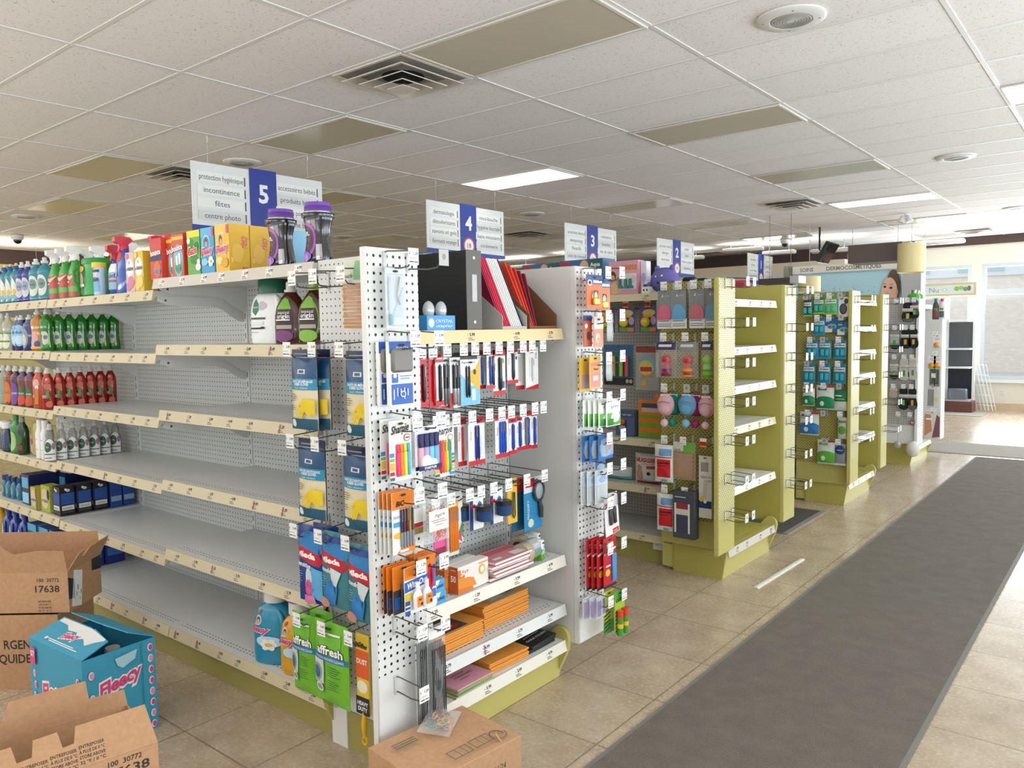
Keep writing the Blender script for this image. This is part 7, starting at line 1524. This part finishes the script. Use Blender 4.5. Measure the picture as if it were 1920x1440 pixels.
# local: +X end face (w wide), -Y long face
b.box(d/2-th, d/2, -w/2, w/2, 0, h, BX_).box(-d/2, -d/2+th, -w/2, w/2, 0, h, BX_).box(-d/2+th, d/2-th, -w/2, -w/2+th, 0, h, BX_).box(-d/2+th, d/2-th, w/2-th, w/2, 0, h, BX_).box(-d/2+th, d/2-th, -w/2+th, w/2-th, 0, th, BX_)
it = flc(.14, .25, .05)
for k in range(8): it += fish(.268, .34-.045*k)
for k in range(3): it += fish(.03, .31-.09*k)
it += [('r', .228, 0, .231, h, M('#2a7f9c')), ('p', [(.12, .345), (.21, .355), (.2, .32), (.15, .3), (.13, .315)], M('#a9d3df'))]
b.deco(flat((d/2, -w/2, 0), (0, 1, 0), (0, 0, 1)), 1, 1, it)
it = flc(.19, .20, .06)
for k in range(6): it += fish(.035+.008*(k % 2), .24-.045*k)
for k in range(3): it += fish(.395, .29-.085*k)
it += [('r', .02, .28, .062, .35, PINK), ('t', .041, .325, .022, '57', WH, dict(bold=.03)), ('r', .2, .08, .3, .17, PAPER)] + [('r', .21+.011*k, .085, .216+.011*k, .14, INK) for k in range(7)]
b.deco(flat((-d/2, -w/2, 0), (1, 0, 0), (0, 0, 1)), 1, 1, it)
b.build('box', t)
def flapb(y, sgn, L, ang):
    u = Vector((1, 0, 0)); v = Vector((0, sgn*math.cos(ang), math.sin(ang))); o_ = Vector((-d/2, y, h)); m = MB()
    pts = [(0, 0), (d, 0), (d-.012, L*.8), (d*.62, L), (d*.6, L*.96), (d*.56, L), (.01, L)]
    nn = u.cross(v).normalized()*(.004 if sgn > 0 else -.004)
    A = [o_+u*a+v*q for a, q in pts]; B = [a+nn for a in A]; n = len(pts)
    m.add(A+B, [tuple(range(n))[::-1], tuple(range(n, 2*n))] + [(i, (i+1) % n, n+(i+1) % n, n+i) for i in range(n)], BX_)
    return m, flat(o_+nn, u, v) if sgn > 0 else None
m, mp = flapb(-w/2, 1, .145, .32)
m.deco(mp, 1, 1, [('p', [(.02, .14), (.02, .12), (.1, .115), (.14, .095), (.2, .1), (.24, .07), (.28, .085), (.33, .06), (.36, .09), (.39, .11), (.39, .118), (.25, .14)], M('#e6e6e2'))] + flc(.2, .075, .03) + [('r', .1, .03, .3, .034, WH), ('r', .12, .022, .34, .026, WH), ('e', .09, .03, .008, .008, WH)]); m.build('flap', t)
m, _ = flapb(w/2, -1, .14, .42); m.build('flap', t)
MB().lathe([(.03, .3), (.03, .345), (.027, .355)], M('#b9b4ae', .4), 18, (.12, .02, 0)).build('bottle_cap', t); MB().lathe([(.045, .02), (.05, .2), (.04, .27), (.02, .3)], M('#1f2a33', .3), 18, (.12, .02, 0)).build('bottle', t)
# nearest carton, bottom left
notch = [(0, 0), (1, 0), (.965, 1), (.68, .98), (.668, .6), (.625, .58), (.61, .97), (.52, .95), (.51, .58), (.455, .56), (.44, .95), (.2, .95), (.19, .58), (.13, .58), (.12, .9), (0, .9)]
open_carton('cardboard_box', 'open cardboard box nearest the camera at bottom left with notched flaps', (3.259, -1.09, 0), -.18, .64, .32, .40, front=[(.55, .382, .015, '100  30772', .09), (.56, .352, .026, '17638', .11)] + small(.36, .3),
    ftext=small(.47, .012) + small(.40, .008) + small(.33, .004),
    flaps=(('f', .115, -.28, notch), ('b', .10, .12, [(0, 0), (1, 0), (.99, .5), (.83, .52), (.82, 1.1), (.5, 1.1), (.46, .5), (0, .5)])))
# closed carton under the end cap front
t = thing('cardboard_box', 'closed cardboard box on the floor before the end cap, stamped date', 'cardboard box', (3.955, -.095, 0), -.12)
b = MB().box(-.15, .15, -.20, .20, 0, .255, CBM, .002)
GR = M('#6f6a5c', .7)
mp = flat((.15, -.20, .2556), (0, 1, 0), (-1, 0, 0))
ring = []
for k in range(20):
    a0, a1 = k*PI/10, (k+1)*PI/10
    ring.append(('p', [(.345+.028*math.cos(a0), .055+.034*math.sin(a0)), (.345+.028*math.cos(a1), .055+.034*math.sin(a1)), (.345+.024*math.cos(a1), .055+.03*math.sin(a1)), (.345+.024*math.cos(a0), .055+.03*math.sin(a0))], GR))
its = ring + [('t', .345, .055, .024, 'Tidy', GR, dict(width=.03))]
for q in (.14, .23):
    for r_ in ((q, .03, q+.08, .034), (q, .075, q+.08, .079), (q, .03, q+.004, .079), (q+.076, .03, q+.08, .079), (q+.03, .03, q+.033, .079), (q+.055, .03, q+.058, .079)): its.append(('r', *r_, GR))
its += [('r', .04, .2+.012*k, .04+.09, .206+.012*k, GR) for k in range(3)]
b.deco(mp, 1, 1, its)
b.deco(flat((.15, -.20, 0), (0, 1, 0), (0, 0, 1)), 1, 1, [('t', .29, .185, .02, '12/11/24', INK, dict(width=.075, rot=.0)), ('t', .16, .185, .016, '283250H', M('#5a4a3a'), dict(width=.08)), ('t', .33, .12, .05, '©', INK, dict(bold=.02))])
b.prism([(.10, .256), (.14, .256), (.13, .262), (.11, .275), (.105, .265)], 'y', .12, .125, CBM)
b.build('box', t)
rb = pillow('rubber_band_bag', 'clear bag of coloured rubber bands lying on the closed cardboard box', (3.845, -.02, .262), 'x', .17, .11, .034, CLEAR, part='bag', base=True, crinkle=.002)
rb.rotation_euler = (0, -PI/2+.08, .5); rb.location = (3.93, -.02, .275)
rnd = random.Random(11); cl_ = ['#d8a83a', '#c0402f', '#3f8f6a', '#e08a3a', '#8f3a5f', '#e0b53a', '#2f7f7f']
for i in range(34):
    y, z = rnd.uniform(-.055, .055), rnd.uniform(.02, .08); a = rnd.random()*6; r1, r2 = rnd.uniform(.012, .028), rnd.uniform(.006, .016); x0 = rnd.uniform(-.008, .01)
    MB().tube([(x0+.003*math.sin(t*2), y+r1*math.cos(t)*math.cos(a)-r2*math.sin(t)*math.sin(a), z+(r1*math.cos(t)*math.sin(a)+r2*math.sin(t)*math.cos(a))*.7) for t in [k*PI/5 for k in range(10)]], .002, M(cl_[i % 7], .5), 5, True).build('rubber_band', rb)

# ================================================================ far end of the shop
def board(name, label, cat, x0, x1, y, z0, z1, th, col, its=(), part='panel'):
    t = thing(name, label, cat, ((x0+x1)/2, y, z0), FY)
    b = MB().box(0, th, -(x1-x0)/2, (x1-x0)/2, 0, z1-z0, col)
    b.deco(flat((th, -(x1-x0)/2, 0), (0, 1, 0), (0, 0, 1)), x1-x0, z1-z0, its); b.build(part, t); return t
SKIN = M('#d9b09a', .6)
face = [('e', .935, .56, .062, .42, M('#55402f')), ('e', .90, .42, .07, .37, SKIN), ('e', .862, .56, .013, .03, M('#3a2a24')), ('e', .915, .53, .015, .03, M('#3a2a24')), ('r', .848, .63, .872, .645, M('#5a4034')), ('r', .902, .605, .933, .62, M('#5a4034')), ('e', .882, .38, .01, .06, M('#c49680')), ('e', .882, .23, .022, .03, M('#b06f68')), ('e', .966, .42, .01, .08, M('#c99e88'))]
rndb = random.Random(2)
t = thing('cosmetics_wall_unit', 'far cosmetics wall with SOINS DERMOCOSMETIQUES lettering and blue poster', 'display wall', (1.33, 13.5, 0), FY)
MB().box(0, .3, -1.0, 1.0, 0, 1.83, M('#cfd2d4', .4)).box(.3, .305, -.94, -.03, 1.5, 1.78, M('#e0e3e6', .4)).box(.3, .305, .03, .94, 1.5, 1.78, M('#e0e3e6', .4)).build('cabinet', t)
MB().box(0, .25, -.95, .96, 2.56, 2.70, M('#dcd9d0', .45)).deco(flat((.25, -.95, 2.56), (0, 1, 0), (0, 0, 1)), 1.91, .14, [('t', .14, .5, .5, 'SOINS', M('#6f6a62'), dict(width=.13, bold=.03)), ('t', .58, .5, .5, 'DERMOCOSMÉTIQUES', M('#6f6a62'), dict(width=.5, bold=.03))]).build('header', t)
MB().box(0, .22, -.95, .96, 1.85, 2.56, M('#a9d3e2', .4)).deco(flat((.22, -.95, 1.85), (0, 1, 0), (0, 0, 1)), 1.91, .71, [('e', rndb.random()*.8, rndb.random()*.55+.05, .004, .012, M('#5f93b0')) for _ in range(60)] + face).build('poster', t)
MB().box(0, .35, -1.08, -1.0, 0, 2.72, M('#77766f', .5)).build('side_post', t); MB().box(0, .35, 1.0, 1.3, 0, 2.5, M('#a9abad', .5)).build('side_post', t)
t = thing('hanging_canopy', 'grey brown rectangular canopy hanging on thin cables', 'canopy', (2.29, 11.6, 2.57), 0)
MB().box(-.4, .4, -.1, .5, 0, .29, M('#6a605a', .5)).build('box', t)
MB().box(.4, .52, -.1, .5, .01, .28, M('#cfc6a8', .5)).build('end_panel', t)
for x in (-.36, .32): MB().tube([(x, .0, .29), (x, 0, H-2.57)], .004, M('#b9b9b9', .4, .5)).build('cable', t)
def drum(label, x, y, z, r, h):
    t = thing('drum_lampshade', label, 'lampshade', (x, y, z))
    MB().lathe([(r, 0), (r, h), (r*.97, h), (r*.97, 0), (r, 0)], M('#e6d8a4', .6), 36, cap=False).build('shade', t)
    MB().tube([(0, 0, h*.8), (0, 0, H-z)], .004, M('#c9c9c9', .4)).tube([(-r, 0, h*.98), (r, 0, h*.98)], .003, STEEL).build('suspension', t)
drum('large cream drum lampshade hanging before the far windows', 2.87, 11.3, 2.36, .195, .44)
drum('cream drum lampshade just above the second green end cap', 1.61, 10.5, 2.1, .165, .235)
tag(MB().box(1.4, 1.84, 9.0, 9.3, 2.17, 2.25, M('#4a433e', .6)).box(1.84, 1.96, 9.0, 9.3, 2.17, 2.27, M('#c9c7c2', .5)).tube([(1.5, 9.15, 2.25), (1.5, 9.15, H)], .004, STEEL).tube([(1.8, 9.15, 2.25), (1.8, 9.15, H)], .004, STEEL).build('dark_valance', None, (1.7, 9.1, 2.17)), 'dark brown hanging valance board above the first green end cap', 'valance')
tag(MB().box(-2.4, 1.15, 13.9, 14.1, 2.66, 2.84, M('#e6d9c2', .6)).box(-9.7, 1.15, 13.8, 14.2, 2.52, 2.66, M('#d9dcd8', .5)).box(-9.7, 1.15, 13.9, 14.58, 0, 2.52, M('#d6d6d0', .6)).build('wall_cabinet_run', None, (-2, 14, 0)), 'pale cream wall cabinets along the far wall behind aisle signs 2 and 3', 'wall cabinet')
t = thing('television', 'black television tilted on a ceiling pole near aisle sign 1', 'television', (1.72, 11.0, 2.73))
MB().tube([(-.12, 0, H-2.73), (-.12, 0, .05), (-.06, 0, .02)], .016, M('#2a2a2c', .4), 8).build('pole', t)
s_ = MB().box(-.03, .03, -.26, .26, -.17, .17, M('#232326', .4), .006).box(.03, .033, -.25, .25, -.16, .16, M('#0d0d10', .1)).box(.0, .034, -.262, .262, -.18, -.17, M('#d9dad8', .3)).build('screen', t); s_.rotation_euler = (0, .55, 0)
MB().tube([(-.12, .0, -.02), (-.09, 0, -.16), (-.02, 0, -.15)], .006, M('#2a2a2c', .5)).build('wire', t)
# rows of light bars over the far wall cabinets
def track(label, x, y, z, w, rz=0., glow=14, c=(1, .98, .94)):
    t = thing('ceiling_light_bar', label, 'light fixture', (x, y, z), rz)
    MB().box(-w/2, w/2, -.09, .09, 0, .07, M('#e6e6e2', .4), .02).build('housing', t)
    MB().box(-w*.46, w*.46, -.06, .06, -.004, 0, M('#8f8f8a', .3)).build('louvre', t)
    area('light_bar_glow', (x, y, z+.078), (PI, 0, rz), w*.9, .14, glow, c)
    for s_ in (-.3, .3): MB().tube([(w*s_, 0, .07), (w*s_, 0, H-z)], .004, STEEL).build('hanger', t)
track('white light bar with dark louvre left of aisle sign 1', -.25, 12.4, 2.99, .75, .15)
track('white light bar just behind aisle sign 1', .25, 12.9, 2.93, .6, .1)
track('white light bar behind the television', 1.3, 12.6, 2.87, .7, .1)
track('white light bar before the window wall above the drum shade', 2.95, 12.9, 2.90, .75, .1)
track('white light bar far left behind aisle sign 2', -1.55, 12.6, 2.93, .8, .15)
for k in range(4): track('white light bar over the far wall cabinets, %s from the right' % ORD[k], -3.1-1.9*k, 11.4, 2.9, 1.2, .05)
for k in range(3): track('added warm uplight near the left wall, %s from the front' % ORD[k], -8.6, .6+2.4*k, 2.62, 1.2, PI/2, 22, (1, .9, .76))  # unseen fittings, added to brighten and warm the left ceiling
t = thing('ceiling_spotlight', 'white twin ceiling spotlight above the hanging canopy', 'light fixture', (2.98, 10.4, H))
for s_ in (-1, 1): MB().tube([(0, 0, 0), (s_*.03, 0, -.04)], .01, WHITE).tube([(s_*.03, 0, -.03), (s_*.06, -.02, -.12)], [.03, .05], WHITE, 12).build('lamp_head', t)
MB().tube([(-.02, 0, -.005), (.02, 0, -.005)], .03, WHITE, 12).build('base', t)
# glass shelf unit before the windows
t = thing('glass_display_unit', 'tall framed shelf unit with Nu header sign before the far window', 'display unit', (2.64, 14.15, 0), FY)
FR = M('#eceeed', .35); DK = M('#56585c', .5); RDW = M('#6a3f38', .5)
for y in (-.68, .64): MB().box(-.02, .02, y, y+.04, 0, 2.06, FR).build('post', t)
MB().box(-.02, .02, .2, .26, .2, 2.06, FR).build('post', t)
for z in (1.62, 1.11, .78): MB().box(-.02, .3, -.64, .64, z, z+.025, FR).build('shelf', t)
MB().box(-.02, -.01, -.64, .64, .8, 1.6, DK).build('back_panel', t)
MB().box(.0, .3, -.64, .64, .2, .225, M('#b9b9b9', .3)).box(-.02, .0, -.64, .64, .2, .78, M('#1f2230', .4)).build('lower_compartment', t)
MB().box(-.02, .32, -.68, .7, 0, .2, RDW, .004).build('base', t)
MB().box(.1, .28, .3, .6, .226, .42, M('#8f98a3', .15, 0, .5), .02).build('plastic_bin', t)
MB().box(-.02, .03, -.72, .68, 2.07, 2.30, M('#cdb98a', .5)).deco(flat((.03, -.72, 2.07), (0, 1, 0), (0, 0, 1)), 1.4, .23, [('r', .03, .16, .97, .84, M('#d3d6d4')), ('t', .52, .5, .4, 'Nu', M('#7f8a86'), dict(width=.11)), ('e', .64, .5, .03, .14, M('#a9c89a')), ('e', .64, .5, .014, .07, WH), ('e', .78, .55, .03, .18, M('#7fb04f')), ('e', .83, .6, .03, .16, M('#8fb86a')), ('e', .88, .5, .028, .17, M('#6f8f70')), ('e', .92, .55, .02, .2, M('#5a6f5a')), ('r', .08, .3, .12, .7, M('#4a4a3a'))]).build('header_sign', t)
t = thing('wire_rack', 'white folded wire rack leaning against the far window wall', 'rack', (3.42, 14.42, 0), FY)
for j, (dy, lean) in enumerate(((-.12, .12), (-.02, .1), (.06, .08))):
    r_ = MB(); RW = M('#eef1f2', .3)
    P = lambda y, z: (.0+.05*j-.1*z, y*.55+dy+lean-.22*z, z)
    for y in (-.15, -.05, .05, .15): r_.tube([P(y, .005), P(y, .84)], .005, RW, 5)
    for z in (.1, .28, .46, .64, .82): r_.tube([P(-.15, z), P(.15, z)], .004, RW, 5)
    r_.build('wire_panel', t)
t = thing('wall_outlet', 'white wall outlet under the far window', 'outlet', (3.7, Y1-.001, .32), FY)
MB().box(0, .008, -.035, .035, -.055, .055, WHITE, .003).build('cover_plate', t)
for z in (-.022, .022): MB().box(.008, .0095, -.014, .014, z-.014, z+.014, M('#cfcfca', .4), .004).build('socket', t)
